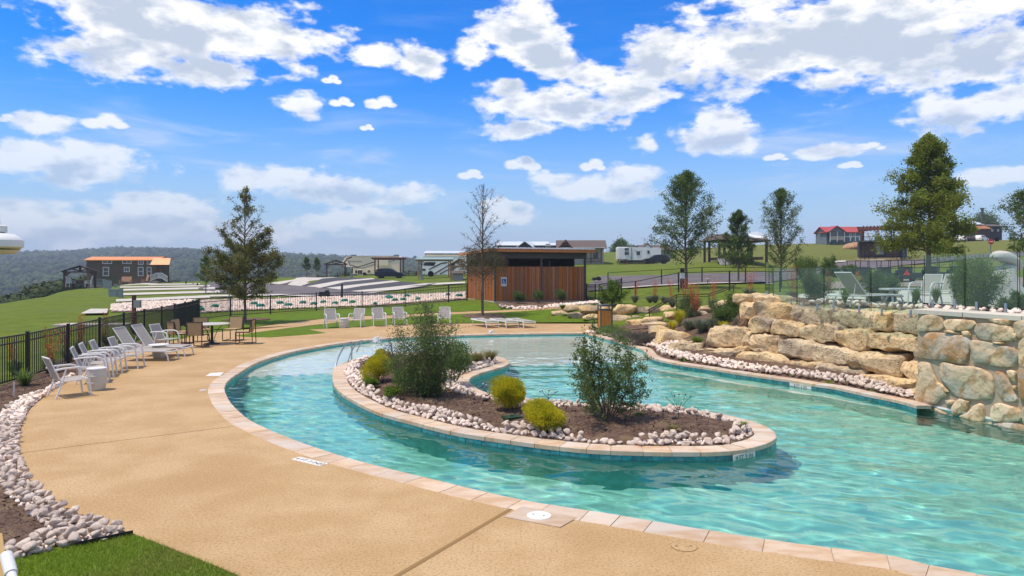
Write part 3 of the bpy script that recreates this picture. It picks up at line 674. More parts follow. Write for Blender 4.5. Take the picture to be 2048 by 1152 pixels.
# near lawn
LAWN = [(-5.3,6.9),P(27,1119),P(61,1112),P(122,1098),P(180,1086),P(266,1068),P(360,1106),P(480,1153),(-1.9,3.6),(-8,3)]
LAWN = PP([(24,1119),(61,1112),(122,1098),(180,1086.5),(262,1066.5),(290,1075),(318,1086),(372,1107),(426,1128),(482,1151)]) + [(-1.75,3.6),(-9,3.4),(-9,5.0)]
ln = sheet('near_lawn', LAWN, -.012, M_lawn, .3); ln['kind'] = 'structure'
def blades(name, poly, n, zf, h=(.02,.045), mat=None, seed=2, lean=.5, w_=.0035, parent=None):
    g = np.random.default_rng(seed); p = np.array(poly); x = g.uniform(p[:,0].min(), p[:,0].max(), n); y = g.uniform(max(p[:,1].min(),5.6), p[:,1].max(), n); k = inside(poly, x, y); x, y = x[k], y[k]; n = len(x)
    a = g.uniform(0, 2*pi, n); hh = g.uniform(*h, n); l = g.normal(0, lean, (n,2))*hh[:,None]; z = zf(x, y) if callable(zf) else np.full(n, zf)
    V = np.stack([np.stack([x-np.cos(a)*w_, y-np.sin(a)*w_, z],-1), np.stack([x+np.cos(a)*w_, y+np.sin(a)*w_, z],-1), np.stack([x+l[:,0], y+l[:,1], z+hh],-1)],1).reshape(-1,3)
    o = mobj(name, npmesh(name, V, np.arange(3*n).reshape(-1,3)), mat, parent); o['kind'] = 'stuff'; return o
M_blade = leafm('grass_blades', (.15,.26,.012), (.32,.42,.05), .3, .5, c3=(.26,.27,.06), gscale=1.3)
blades('grass', LAWN, 90000, -.012, mat=M_blade)
bb = MB(); e = PP([(150,1092.5),(180,1085.7),(266,1067.7)])
for a, b in zip(e[:-1], e[1:]): bb.bar((*a,.012), (*b,.012), .012, .05)
o = bb.build('lawn_edging', M_black); tag(o, 'thin black metal edging between white rocks and near lawn', 'edging')
# mid lawns: the wedge between walkway and deck, the verge beyond
def ring_lawn(name, pxs, up, mat, step=1.0, far=False):
    poly = [hit(*p)[:2] for p in pxs]; o = sheet(name, poly, G0, mat, step, up=up); o['kind'] = 'structure'; return o
M_turf = pm('bright_turf', (.085,.145,.005), .9, (.115,.18,.008), 3, .8, 25, c3=(.10,.13,.012), bdist=.04)
wedge = [P(*p) for p in [(473,671.5),(505,666),(575,656.4),(642,648.4)]] + [hit(*p)[:2] for p in [(700,643),(780,638),(870,632),(930,629),(1010,626),(1080,621.5),(1110,620),(1165,640)]] + [P(1206,646),P(1198,647.2)] + [P(*p) for p in [(944,646.5),(874,647.2),(778,649.7),(673,656.4),(621,658.7),(653,665.7),(595,670.7),(540,674.7),(490,673.7)]]
o = sheet('turf_wedge', wedge, G0, M_turf, .6, up=.05); o['kind'] = 'structure'
verge = [hit(*p)[:2] for p in [(400,662),(501,656),(575,646.5),(643,638.5),(728,632.5),(780,631),(863,626.9),(906,624.4),(1000,621),(1005,619),(960,606),(933,604),(863,609),(796,617),(725,620.5),(650,622.5),(571,628.5),(486,631),(400,640)]]
o = sheet('turf_verge', verge, G0, M_turf, .8, up=.035); o['kind'] = 'structure'

# ---------------------------------------------------------------- roads, pads, gravel beds (draped on the terrain)
def band(name, up_, lo_, mat, up=.06, step=3):
    poly = [hit(*p)[:2] for p in up_] + [hit(*p)[:2] for p in lo_[::-1]]; o = sheet(name, poly, G0, mat, step, up=up); o['kind'] = 'structure'; return o
M_grav = pm('pink_gravel_bed', (.34,.24,.20), .95, (.42,.33,.29), 3, 1, 20, c3=(.24,.15,.12), bdist=.08)
band('campsite_road', [(425,564),(520,566.5),(640,575.5),(720,584.5),(800,590.5)], [(395,578),(440,586.5),(560,590),(640,593),(800,592)], M_asph)
band('campsite_road', [(700,583.5),(780,588.5),(850,588),(938,583)], [(700,592),(780,592.5),(850,591),(938,587)], M_asph, up=.07)
PADS = [([(536,567.5),(603,557.5),(625,556.8)],[(560,569.5),(615,559.2),(630,558)]),([(575,570.5),(634,556),(673,553.6)],[(600,573.5),(645,558),(676,555.4)]),([(612,574),(673,563),(745,557)],[(640,577),(690,565),(750,559)]),
 ([(652,577),(712,570),(785,562)],[(680,580.5),(725,573),(800,564)]),([(702,583.5),(780,575.5),(847,568),(930,564.5)],[(745,587),(800,580),(850,572),(930,567.5)])]
for a, b in PADS: band('concrete_pad', a, b, M_conc, up=.08, step=2)
for i in range(4):
    u1 = PADS[i][1]; l1 = PADS[i+1][0]; band('asphalt_pad', u1, l1[:len(u1)] if len(l1) >= len(u1) else l1, M_asphb, up=.07, step=2)
band('asphalt_pad', [(800,576),(850,569.5),(880,566)], [(745,586.5),(800,581),(850,574)], M_asphb, up=.075, step=2)
for a, b in (((236,569.5,400,567.5),(2.2)),((240,574,420,571),(2.6)),((245,579,430,575),(3.6)),((245,587.5,440,582),(4.2)),((232,600,420,591.5),(5))):
    band('concrete_strip', [(a[0],a[1]),((a[0]+a[2])/2,(a[1]+a[3])/2),(a[2],a[3])], [(a[0],a[1]+b),((a[0]+a[2])/2,(a[1]+a[3])/2+b),(a[2],a[3]+b)], M_conc, up=.07, step=3)
band('road_kerb', [(420,591.5),(560,589.5),(640,593)], [(420,595),(560,592.5),(640,595.5)], M_conc, up=.09, step=3)
band('gravel_bed', [(398,602),(500,598.5),(640,595.5),(725,594.5),(800,592),(850,590),(931,586)], [(398,627),(500,621.5),(640,615),(725,613.5),(800,609),(850,605),(931,599)], M_grav, up=.05, step=1.5)
band('gravel_bed', [(222,611),(280,605),(390,601)], [(222,625),(280,624.5),(390,618)], M_grav, up=.05, step=1.5)
band('hill_road', [(1176,571),(1198,553.5),(1315,552),(1405,548),(1495,547),(1544,544),(1620,535),(1693,524.5),(1809,521.6),(1960,509),(2080,501)], [(1176,584),(1243,577.6),(1315,573),(1405,569),(1480,567),(1544,565),(1620,556),(1700,545),(1809,531),(1960,518),(2080,511)], M_asph, up=.08, step=2)
band('road_kerb', [(1243,577.3),(1315,572.7),(1405,568.7),(1480,566.7),(1544,564.7)], [(1243,579),(1315,574.2),(1405,570.2),(1480,568.2),(1544,566.2)], M_conc, up=.12, step=2)
band('road_kerb', [(1660,524),(1693,522.5),(1770,521)], [(1660,528),(1693,525),(1770,523)], M_conc, up=.14, step=2)
band('cart_parking', [(1640,566),(1800,560),(2048,556)], [(1640,580),(1800,575),(2048,572)], M_grav, up=.06, step=1.5)
band('concrete_pad', [(128,573),(192,572.5)], [(126,580),(190,579)], M_conc, up=.12, step=1)
o = band('concrete_pad', [(181,621.5),(216,621.5)], [(161,631.5),(214,630.5)], M_conc, up=.14, step=1)
o = MB().box((0,0,0),(3.4,1.1,.16)).build('culvert_slab', M_conc, loc=onground(188,34.5), rz=.05)
tag(o, 'flat pale concrete slab lying on the left lawn behind the black fence', 'slab')
def gravel(name, region, n, size, Yr, label=None, seed=1, mat=None, rmin=.0):
    g = np.random.default_rng(seed); poly = [hit(*p)[:2] for p in region]; p = np.array(poly)
    x = g.uniform(p[:,0].min(), p[:,0].max(), n*3); y = g.uniform(p[:,1].min(), p[:,1].max(), n*3); k = inside(poly, x, y); x, y = x[k][:n], y[k][:n]
    z = G0(x, y)+.09; o = scatter(name, np.stack([x,y,z],-1), g.uniform(*size, len(x)), [rockvar(20+i, IC1, .6, 5) for i in range(5)], mat or M_rock, seed=seed); return o
gravel('gravel_stones', [(398,602),(640,595.5),(931,586),(931,599),(725,613.5),(500,621.5),(398,627)], 9000, (.07,.15), None, seed=2)
gravel('gravel_stones', [(222,611),(280,605),(390,601),(390,618),(280,624.5),(222,625)], 2200, (.07,.15), None, seed=3)

# ---------------------------------------------------------------- boulders
M_bould = pm('ochre_limestone_boulder', (.62,.41,.19), .88, (.70,.52,.29), 1.7, 1, 16, rand=.13, c3=(.33,.27,.21), bdist=.035, detail=8)
M_bgrey = pm('grey_limestone_boulder', (.52,.39,.23), .88, (.68,.53,.32), 1.7, 1, 16, rand=.10, c3=(.30,.235,.17), bdist=.035, detail=8)
def bf(q, b):
    src = b.inputs['Base Color'].links[0].from_socket; tcn = q.n('ShaderNodeTexCoord'); n = q.n('ShaderNodeTexNoise'); n.inputs['Scale'].default_value = 11; n.inputs['Detail'].default_value = 8; n.inputs['Roughness'].default_value = .7; q.l(tcn.outputs['Object'], n.inputs['Vector'])
    v = q.n('ShaderNodeTexVoronoi'); v.inputs['Scale'].default_value = 9; q.l(tcn.outputs['Object'], v.inputs['Vector'])
    st = q.n('ShaderNodeVectorMath', operation='MULTIPLY'); q.l(tcn.outputs['Object'], st.inputs[0]); st.inputs[1].default_value = (1,1,3.2); n4 = q.n('ShaderNodeTexNoise'); n4.inputs['Scale'].default_value = 4; n4.inputs['Detail'].default_value = 8; n4.inputs['Roughness'].default_value = .7; q.l(st.outputs[0], n4.inputs['Vector'])
    c = q.mix(q.math('MULTIPLY', q.ss(n.outputs[0], .50, .64), .8), src, (.20,.145,.10)); c = q.mix(q.math('MULTIPLY', q.ss(v.outputs[0], .16, .05), .7), c, (.10,.065,.04)); c = q.mix(q.math('MULTIPLY', q.ss(n4.outputs[0], .55, .68), .55), c, (.30,.20,.11)); c = q.mix(q.math('MULTIPLY', q.ss(n4.outputs[0], .44, .33), .6), c, (.80,.66,.45)); q.l(c, b.inputs['Base Color'])
ext(M_bould, bf); ext(M_bgrey, bf)
IC4 = ico(4)
def boulder_mesh(wd, dp, ht, seed, p=5.0, tilt=0):
    g = np.random.default_rng(seed); V = IC4[0].copy(); V /= (np.abs(V)**p).sum(1, keepdims=True)**(1/p)
    for _ in range(12):
        n_ = g.normal(size=3)*np.array([1,1,1.0]); n_ /= np.linalg.norm(n_); s = np.abs(n_).sum(); h = g.uniform(.68,.9)*max(1.0, s*.72); d = V@n_; V -= np.outer(np.maximum(d-h, 0)*.9, n_)
    q = V*np.array([wd, dp, ht])*.5; off = np.zeros(len(V))
    for k in range(14):
        fq = g.normal(size=3)*(2.2+k*1.1); off += np.sin(q@fq+g.uniform(0,6.3))*.035/(1+k*.35)
    sc = min(1, min(wd, ht)/.6); q = q*(1+off[:,None]*sc)+V*off[:,None]*.25*sc
    q[:,2] += q[:,0]*tilt
    me = npmesh('boulder', q, IC4[1], True); return me
ri_l = [(4.95,21.45),(5.84,21.25),(6.44,20.15),(7.33,19.0),(7.78,17.9),(8.40,16.9),(8.52,15.9),(8.46,15.0),(8.38,14.3)]
RL = smooth_poly(ri_l, False, .1); RN = normals(RL, False)
if RN[10][0]+RN[10][1] < 0: RN = -RN
def raywall(px, off):
    k = (px-1024)/F; L = RL+RN*off; L = np.vstack([L[0]-(L[1]-L[0])*8, L, L[-1]+(L[-1]-L[-2])*8]); h = L[:,0]-k*L[:,1]
    for i in range(len(L)-1):
        if h[i]*h[i+1] <= 0 and h[i] != h[i+1]: t = h[i]/(h[i]-h[i+1]); return L[i]+(L[i+1]-L[i])*t
    j = np.argmin(abs(h/L[:,1])); return L[j]
bw = empty('boulder_retaining_wall', (0,0,0), 0, 'tall dry-stacked wall of ochre limestone boulders stepping up behind the right side of the pool', 'retaining wall')
def put_boulder(x0, x1, y0, y1, off=None, Y=None, seed=0, parent=bw, grey=False, dp=.85, tilt=None, name='boulder', p=5.0, k=1.05):
    if Y is None:
        A = raywall(x0+1, off); B = raywall(x1-1, off)
    else: A = np.array([(x0-1024)/F*Y, Y]); B = np.array([(x1-1024)/F*(Y if not isinstance(Y, tuple) else Y[1]), Y])
    L = np.linalg.norm(B-A); C_ = (A+B)/2; an = math.atan2(B[1]-A[1], B[0]-A[0])
    if L < .05: L = .3
    if L > 2.2: L = 2.2
    Yc = C_[1]; zt = EYE-(y0-H0)*Yc/F; zb = EYE-(y1-H0)*Yc/F; h = zt-zb
    t = B-A; nrm = np.array([-t[1], t[0]])/max(np.linalg.norm(t), 1e-3)
    if nrm[1] < 0 and nrm[0] < 0 or nrm[1] < -.3: nrm = -nrm
    c = C_+nrm*dp*.42
    tl = tilt if tilt is not None else 0
    o = mobj(name, boulder_mesh(L*k, dp, h*1.04, seed, p, tl), M_bgrey if grey else M_bould, parent, loc=(c[0], c[1], (zt+zb)/2), rz=an); return o
BOI = ico(5)
def quad_boulder(q, off, seed, grey, dp=.95, p=10.0):
    cx0, t0, b0, cx1, t1, b1 = q; x0, x1 = 1480+cx0/5.237, 1480+cx1/5.237; y = [580+v/5.237 for v in (t0, b0, t1, b1)]
    A = raywall(x0, off); B = raywall(x1, off); t = (B-A)/np.linalg.norm(B-A); n_ = np.array([-t[1], t[0]]); n_ = -n_ if n_ @ np.array([1,.6]) < 0 else n_
    zA = [EYE-(v-H0)*A[1]/F for v in y[:2]]; zB = [EYE-(v-H0)*B[1]/F for v in y[2:]]
    g = np.random.default_rng(seed); V = BOI[0].copy(); V /= (np.abs(V)**p).sum(1, keepdims=True)**(1/p)
    for _ in range(12):
        m = g.normal(size=3); m /= np.linalg.norm(m); s = np.abs(m).sum(); h = g.uniform(.80,.97)*max(1.0, s*.84); d = V@m; V -= np.outer(np.maximum(d-h, 0)*.85, m)
    a = (V[:,0]+1)/2; cz = (V[:,2]+1)/2; dd = (V[:,1]+1)/2*dp; zt = zA[0]+(zB[0]-zA[0])*a; zb = zA[1]+(zB[1]-zA[1])*a; zz = zb-.015+(zt-zb+.03)*cz
    xy = A[None]+(B-A)[None]*a[:,None]*1.03+n_[None]*dd[:,None]; q3 = np.stack([xy[:,0], xy[:,1], zz],-1)
    off_ = np.zeros(len(V))
    for k in range(20):
        fq = g.normal(size=3)*(2.5+k*.9); off_ += np.sin(q3@fq+g.uniform(0,6.3))*.017/(1+k*.12)
    q3 += V*off_[:,None]; c_ = q3.mean(0)
    me = npmesh('boulder', q3-c_, BOI[1], True); me.set_sharp_from_angle(angle=R(16)); return mobj('boulder', me, M_bgrey if grey else M_bould, bw, loc=tuple(c_))
QB = [((115,130,290,530,142,322),3,0),((505,160,330,935,203,378),3,1),((875,215,395,1415,238,432),3,1),((1380,238,400,1575,242,425),3,0),((1545,205,430,1935,205,485),3,1),
 ((72,275,430,338,330,458),2,0),((316,325,470,660,342,518),2,0),((592,355,515,995,392,562),2,1),((965,420,590,1365,432,652),2,0),((1300,450,620,1850,500,700),2,0),
 ((15,400,590,110,440,610),1.2,0),((66,460,640,405,482,682),1,0),((370,500,690,1150,622,802),1,1),((1078,645,830,1625,690,900),1,1),((1598,710,870,1905,795,1010),1,0),
 ((-745,578,706,-380,585,722),0,1),((-530,610,745,-60,630,775),0,1),((-62,640,795,448,705,838),0,0),((345,735,870,795,772,935),0,0),((705,790,915,1245,850,965),0,1),((1175,870,980,1715,930,1085),0,0),((1705,1000,1095,1870,1010,1160),0,0),
 ((-418,395,590,18,425,622),1.3,0),((-60,130,300,125,150,320),3,0),((-90,40,150,90,60,160),5,0),((90,70,135,420,80,150),4.6,0),((-130,600,640,-30,600,650),.9,0),((-40,580,640,70,600,655),.8,0)]
for i, (q_, r, gr) in enumerate(QB): quad_boulder(q_, .10+r*.27, 100+i, bool(gr), dp=1.1 if r < 2.5 else 1.0)
# earth behind the boulders so no gaps look through
for r in range(4):
    pass
fw = empty('low_boulder_wall', (0,0,0), 0, 'low two-course boulder wall curving behind the wood-slatted trash bin', 'retaining wall')
for i, (x0, x1, y0, y1, Y, gr) in enumerate([(1104,1136,621,634,38.4,1),(1132,1172,624,639,37.2,1),(1168,1202,629,641,36.2,0),(1200,1268,631,647,35.1,1),(1266,1294,631,642,35.3,1),(1290,1330,630,641,35.4,1),(1328,1356,628,640,35.6,1),
  (1126,1162,609,625,38.6,0),(1160,1203,610.5,629,37.2,0),(1200,1226,612,632,36.2,0),(1222,1273,610,634,35.7,0),(1270,1302,614,632,35.8,0),(1299,1322,613,632,35.9,0),(1320,1355,611,632,36.0,0)]):
    put_boulder(x0, x1, y0, y1, Y=Y, seed=200+i, parent=fw, grey=bool(gr), dp=.7)
ss = empty('boulder_steps', (0,0,0), 0, 'flat ochre stone slabs stepping up from the beach entry towards the iron handrail', 'steps')
for i, (x0, x1, y0, y1, Y, dp) in enumerate([(1322,1398,664,699,23.2,1.5),(1298,1345,654,672,25.2,1.2),(1290,1337,645,658,27,1.0),(1281,1336,635,650,29,1.0),(1258,1302,640,652,30,.9),(1332,1362,624,640,31,.8),(1380,1420,620,640,29,.8),(1398,1440,612,626,30,.8),(1440,1500,602,622,25,.9)]):
    put_boulder(x0, x1, y0, y1, Y=Y, seed=300+i, parent=ss, dp=dp, name='slab', p=4)

# ---------------------------------------------------------------- mortared stone wall at right
M_mort = pm('grey_mortar', (.42,.32,.21), .95, (.48,.38,.26), 6, .5, 40)
M_st = [pm('cream_wall_stone', (.72,.48,.26), .85, (.80,.61,.38), 2.3, .7, 14, rand=.05, c3=(.40,.35,.27), bdist=.03, detail=8),
        pm('grey_wall_stone', (.60,.43,.26), .85, (.72,.54,.34), 3, .7, 14, rand=.05, c3=(.54,.47,.36), bdist=.03, detail=8),
        pm('rust_wall_stone', (.45,.22,.075), .85, (.55,.45,.34), 2.2, .7, 14, rand=.05, c3=(.62,.55,.44), bdist=.03, detail=8)]

def wallf(q, b):
    src = b.inputs['Base Color'].links[0].from_socket; tcn = q.n('ShaderNodeTexCoord'); n = q.n('ShaderNodeTexNoise'); n.inputs['Scale'].default_value = 7; n.inputs['Detail'].default_value = 9; n.inputs['Roughness'].default_value = .72; q.l(tcn.outputs['Object'], n.inputs['Vector'])
    n2 = q.n('ShaderNodeTexNoise'); n2.inputs['Scale'].default_value = 3.1; n2.inputs['Detail'].default_value = 4; q.l(tcn.outputs['Object'], n2.inputs['Vector'])
    c = q.mix(q.math('MULTIPLY', q.ss(n.outputs[0], .50, .62), .75), src, (.30,.21,.13)); c = q.mix(q.math('MULTIPLY', q.ss(n.outputs[0], .46, .32), .6), c, (.72,.64,.50)); c = q.mix(q.math('MULTIPLY', q.ss(n2.outputs[0], .56, .68), .6), c, (.46,.25,.09)); q.l(c, b.inputs['Base Color'])
for m_ in M_st: ext(m_, wallf)
WT = 1.80; A0 = np.array(MW[0]); A1 = np.array(MW[1]); dW = (A1-A0)/np.linalg.norm(A1-A0); nW = np.array([dW[1], -dW[0]])
if nW[0] > 0: nW = -nW
mwo = empty('mortared_stone_wall', (0,0,0), 0, 'mortared wall of large pale and rust coloured stones rising out of the pool at right', 'stone wall')
back = [(9.2,14.7),(9.75,12.5),(10.4,10.6),(11.5,8.4),(13.5,6.5),(15.5,5.8)]
body = [(8.66,14.42)]+[tuple(np.array(p)) for p in MW[1:]] + back[::-1]
MB().prism([(MW[0][0]+.02, MW[0][1])]+MW[1:]+back[::-1], -1.45, WT).build('mortar_body', M_mort, mwo)
def wallpt(px, py):
    k = (px-1024)/F; # ray (k,1)*t ; A0 + dW*s
    M = np.array([[k, -dW[0]],[1, -dW[1]]]); t, s = np.linalg.solve(M, A0); return s, EYE-(py-H0)*t/F
def stone(poly_sz, mi, seed, base=A0, d=dW, n_=nW, prot=.055):
    g = np.random.default_rng(seed); pl = smooth_poly(poly_sz, True, .07); c = pl.mean(0); V = []; m = len(pl); rings = [(1.0,-.02),(.99,.5),(.955,.85),(.86,1.0),(.55,1.12),(.25,1.15)]
    ph = g.uniform(0,6,6); fr = g.normal(size=(4,2))*7
    for sc, h in rings:
        for q in pl:
            p = c+(q-c)*sc; nz = sum(math.sin(float(fr[k]@p)+ph[k]) for k in range(4))*.006
            off = prot*h+(nz*1.6 if h > .4 else 0); w3 = base+d*p[0]+n_*off; V.append((w3[0], w3[1], p[1]))
    w3 = base+d*c[0]+n_*prot*1.15; V.append((w3[0], w3[1], c[1])); Fc = []
    for r in range(len(rings)-1):
        for a in range(m): b = (a+1)%m; Fc.append((r*m+a, r*m+b, (r+1)*m+b, (r+1)*m+a))
    r = len(rings)-1
    for a in range(m): Fc.append((r*m+a, r*m+(a+1)%m, len(V)-1))
    cx = np.mean([v[:3] for v in V], 0); V = [tuple(np.array(v)-cx) for v in V]
    o = MB().add(V, Fc).build('stone', M_st[mi], mwo, True, loc=tuple(cx)); return o
def c2(l): return [(1600+a/4.571, 560+b/4.571) for a, b in l]
STN = [(c2([(1075,450),(1125,330),(1300,330),(1315,440),(1280,462),(1150,470)]),1),(c2([(1330,362),(1605,372),(1585,440),(1420,470),(1340,450)]),0),(c2([(1645,392),(1935,425),(1945,548),(1690,552),(1600,470),(1600,430)]),0),
 (c2([(1720,352),(1950,365),(1925,408),(1830,405)]),0),(c2([(1165,485),(1380,492),(1550,520),(1560,600),(1525,750),(1420,762),(1290,735),(1055,712),(1038,670),(1105,600)]),2),(c2([(1575,550),(1780,582),(1990,640),(1975,782),(1800,790),(1690,762),(1600,752),(1578,640)]),0),
 (c2([(1090,750),(1190,760),(1215,830),(1250,900),(1330,1010),(1350,1050),(1290,1085),(1230,1140),(1075,1130),(1080,960),(1115,830)]),1),(c2([(1300,750),(1450,780),(1640,800),(1760,880),(1780,1040),(1715,1092),(1500,1085),(1410,1045),(1345,955),(1275,860)]),1),
 (c2([(1810,830),(1860,845),(1955,980),(2000,1090),(1955,1112),(1855,1102),(1810,980),(1795,870)]),2),(c2([(1905,828),(1985,835),(1985,940),(1950,912)]),0),(c2([(2020,560),(2140,540),(2150,780),(2020,785)]),0),(c2([(1975,385),(2140,370),(2140,520),(2010,530),(1965,470)]),1),(c2([(2025,800),(2160,800),(2160,1080),(2030,1090),(2010,900)]),2),
 ([(1906,817),(1919,797),(1937,806),(1937,816),(1913,831)],1),([(1917,834),(1935,826),(1953,809),(1968,809),(1970,840),(1955,846)],0),([(1985,813),(1998,806),(2022,812),(2042,819),(2044,841),(1989,842)],0),([(1990,846),(2043,846),(2048,868),(1990,860)],2),
 ([(1852,818),(1865,814),(1900,830),(1908,838),(1880,832)],0),([(2050,815),(2080,812),(2085,850),(2052,850)],1),([(1985,846),(1960,850),(1955,862),(1985,866)],0),(c2([(1330,1100),(1400,1095),(1440,1110),(1390,1145),(1340,1135)]),0),(c2([(1450,1100),(1560,1110),(1540,1150),(1450,1150)]),1),(c2([(1955,965),(1992,960),(1998,1010)]),0),
 (c2([(1955,485),(1995,490),(1990,550),(1962,545)]),0),(c2([(1770,565),(1890,572),(1880,590),(1800,582)]),0),(c2([(1335,465),(1370,455),(1460,478),(1480,498),(1400,490)]),0),(c2([(1495,470),(1550,465),(1570,500),(1560,520),(1500,505)]),0),(c2([(1250,935),(1300,950),(1368,1020),(1310,1015)]),0)]
for i, (pl, mi) in enumerate(STN): stone([wallpt(*p) for p in pl], mi, 400+i)
g = random.Random(9)
for k in range(1, 5):                                     # the wall goes on past the frame
    a, b = np.array(MW[k]), np.array(MW[k+1]); L = np.linalg.norm(b-a); d = (b-a)/L; n_ = np.array([d[1],-d[0]]); n_ = -n_ if n_[0] > 0 else n_; z = -.5
    while z < 1.6:
        h = g.uniform(.35,.55); s = .3 if k == 1 else .05
        while s < L-.3:
            w_ = min(g.uniform(.4,.8), L-s-.03); p = [(s+.03,z+.03),(s+w_*.5,z+.02),(s+w_-.03,z+.05),(s+w_-.02,z+h*.5),(s+w_-.05,z+h-.03),(s+w_*.5,z+h-.02),(s+.05,z+h-.04),(s+.02,z+h*.5)]
            if s+w_ <= L: stone([(x+g.uniform(-.02,.02), min(y+g.uniform(-.02,.02), WT-.06)) for x, y in p], g.choice((0,0,1,2)), g.randint(0,9999), a, d, n_)
            s += w_
        z += h
M_cap = pm('pale_cap_stone', (.62,.55,.44), .8, (.55,.50,.42), 3, .3, 30, rand=.04, bdist=.01)
cl = np.array([(8.52,14.75),(8.72,13.9)]+[tuple(np.array(p)+np.array([-.07,-.02])) for p in [(9.06,12.6)]+MW[2:]]); cl = np.array([(8.30,14.42)]+[tuple(np.array(p)+np.array([-.06,-.02])) for p in MW[1:]])
cb = [(9.05,14.95),(9.62,12.62),(10.27,10.7),(11.35,8.5),(13.4,6.6),(15.5,5.95)]
for i in range(len(cl)-1):
    nseg = 2 if i < 2 else 3
    for j in range(nseg):
        f0, f1 = j/nseg, (j+1)/nseg; e = .004; a = cl[i]+(cl[i+1]-cl[i])*(f0+e); b = cl[i]+(cl[i+1]-cl[i])*(f1-e); cc = np.array(cb[i])+(np.array(cb[i+1])-np.array(cb[i]))*(f1-e); dd = np.array(cb[i])+(np.array(cb[i+1])-np.array(cb[i]))*(f0+e)
        MB().prism([tuple(a),tuple(b),tuple(cc),tuple(dd)], WT+.002, WT+.085).build('cap_stone', M_cap, mwo)

_e = np.array(ri[-1]); _e3 = np.array(ri[-3]); MB().prism([tuple(_e3+np.array([.02,.012])), tuple(_e+np.array([.015,.01])), (MW[0][0]+.01, MW[0][1]+.005), (MW[0][0]+.7, MW[0][1]+.35), (MW[0][0]+.6, MW[0][1]+.9)], -1.44, -.066).build('wall_footing', M_wallp, mwo)
for o_ in mwo.children: recv(o_)

# ---------------------------------------------------------------- terrace planting beds and glass fence
tb = sheet('terrace_mulch', [(7.6,21.0),(8.15,19.5),(8.75,18.2),(9.3,17.0),(9.35,15.6),(9.1,14.9),(9.6,13),(10.2,11),(11.4,8.6),(15,6),(20,8),(13,14),(12,20),(11.5,24),(9.2,25),(8.2,22.5)], G0, M_mulch, .5, up=.03); tb['kind'] = 'structure'
tg = sheet('terrace_gravel', [(8.4,23.5),(9.5,24.8),(11.7,23.8),(12.4,19.5),(13.3,14),(19.5,8.5),(34,26),(26,34),(16.5,36),(10.8,31)], G0, M_conc, 1.0, up=.045); tg['kind'] = 'structure'
_rn = normals(ri_a, False)*(-sgn)
rbed = sheet('pool_edge_bed', [tuple(p) for p in (ri_a+_rn*.29)[3:]] + [(9.2,14.6),(9.5,15.5),(9.4,17.2),(8.9,18.6),(8.2,20.2),(8.0,22.2),(8.8,24.5),(9.3,28),(8.7,32),(7.8,34.0),(5.6,34.0),(4.7,32.4)], lambda x, y: np.where(dist(ri_a, x, y, False) < .45, -.012, G0(x, y)+.03), M_mulch, .3); rbed['kind'] = 'structure'
g = np.random.default_rng(31)
edge_in = [tuple(p) for p in (ri_a[3:]+0)]
x = g.uniform(3.2, 8.9, 120000); y = g.uniform(14.2, 31.5, 120000); dd = dist(edge_in, x, y, False); k = ~inside(POOL, x, y) & (dd > .36) & (dd < .95+.12*np.sin(y*2)) & ~inside(DECK, x, y); k &= ~((y > 31) & (x < 4.2)); x, y = x[k], y[k]
kp = poisson(g, x, y, lambda a, b: .10 if (a*7.3+b*3.1) % 1 < .5 else .14); gz_ = G0(np.array([k_[0] for k_ in kp]), np.array([k_[1] for k_ in kp])); pts = [(a, b, max(.0, z_)+.03+r*.2, r*1.0) for (a, b, r), z_ in zip(kp, gz_)]
rock_border('pool_edge_rock_border', 'line of small white rocks along the right pool coping below the boulder wall', pts, 0, 220, seed=6)
x = g.uniform(8.2, 13.5, 9000); y = g.uniform(11, 25, 9000); dT = dist([(9.3,20.2),(9.8,18.2),(10.6,16.5),(11.2,14.5),(12.0,13)], x, y, False); k = dT < .55; x, y = x[k], y[k]; kp = poisson(g, x, y, .26)
o = scatter('terrace_rocks', [(a, b, 1.68+.1) for a, b, r in kp], np.array([.09+.08*((a*3.7) % 1) for a, b, r in kp]), ROCKV, M_rock, seed=9)
def glassm():
    m = bpy.data.materials.new('green_fence_glass'); m.use_nodes = True; q = NT(m.node_tree); m.node_tree.nodes.clear()
    t = q.n('ShaderNodeBsdfTransparent'); t.inputs[0].default_value = (.74,.90,.84,1); gg = q.n('ShaderNodeBsdfGlossy'); gg.inputs['Roughness'].default_value = .02; ge = q.n('ShaderNodeNewGeometry'); dt = q.n('ShaderNodeVectorMath', operation='DOT_PRODUCT'); q.l(ge.outputs['Normal'], dt.inputs[0]); q.l(ge.outputs['Incoming'], dt.inputs[1]); fo = q.math('ADD', .04, q.math('MULTIPLY', .9, q.math('POWER', q.math('SUBTRACT', 1.0, q.math('ABSOLUTE', dt.outputs['Value'])), 5.0)))
    df = q.n('ShaderNodeBsdfDiffuse'); df.inputs[0].default_value = (.42,.60,.55,1)
    m1 = q.n('ShaderNodeMixShader'); m1.inputs[0].default_value = .09; q.l(t.outputs[0], m1.inputs[1]); q.l(df.outputs[0], m1.inputs[2])
    mx = q.n('ShaderNodeMixShader'); q.l(fo, mx.inputs[0]); q.l(m1.outputs[0], mx.inputs[1]); q.l(gg.outputs[0], mx.inputs[2]); ou = q.n('ShaderNodeOutputMaterial'); q.l(mx.outputs[0], ou.inputs[0]); return m
M_glass = glassm(); M_gedge = pm('dark_green_glass_edge', (.01,.05,.04), .3)
gf_ = empty('glass_pool_fence', (0,0,0), 0, 'frameless green glass fence on steel spigots along the top of the stone walls', 'glass fence')
GP = [(8.6,23.6),(7.85,20.9),(8.3,18.5),(8.72,16.9),(9.12,15.4),(9.25,14.2),(9.55,13.1),(9.9,11.9),(10.35,10.6),(11.0,9.2),(12.2,7.8)]
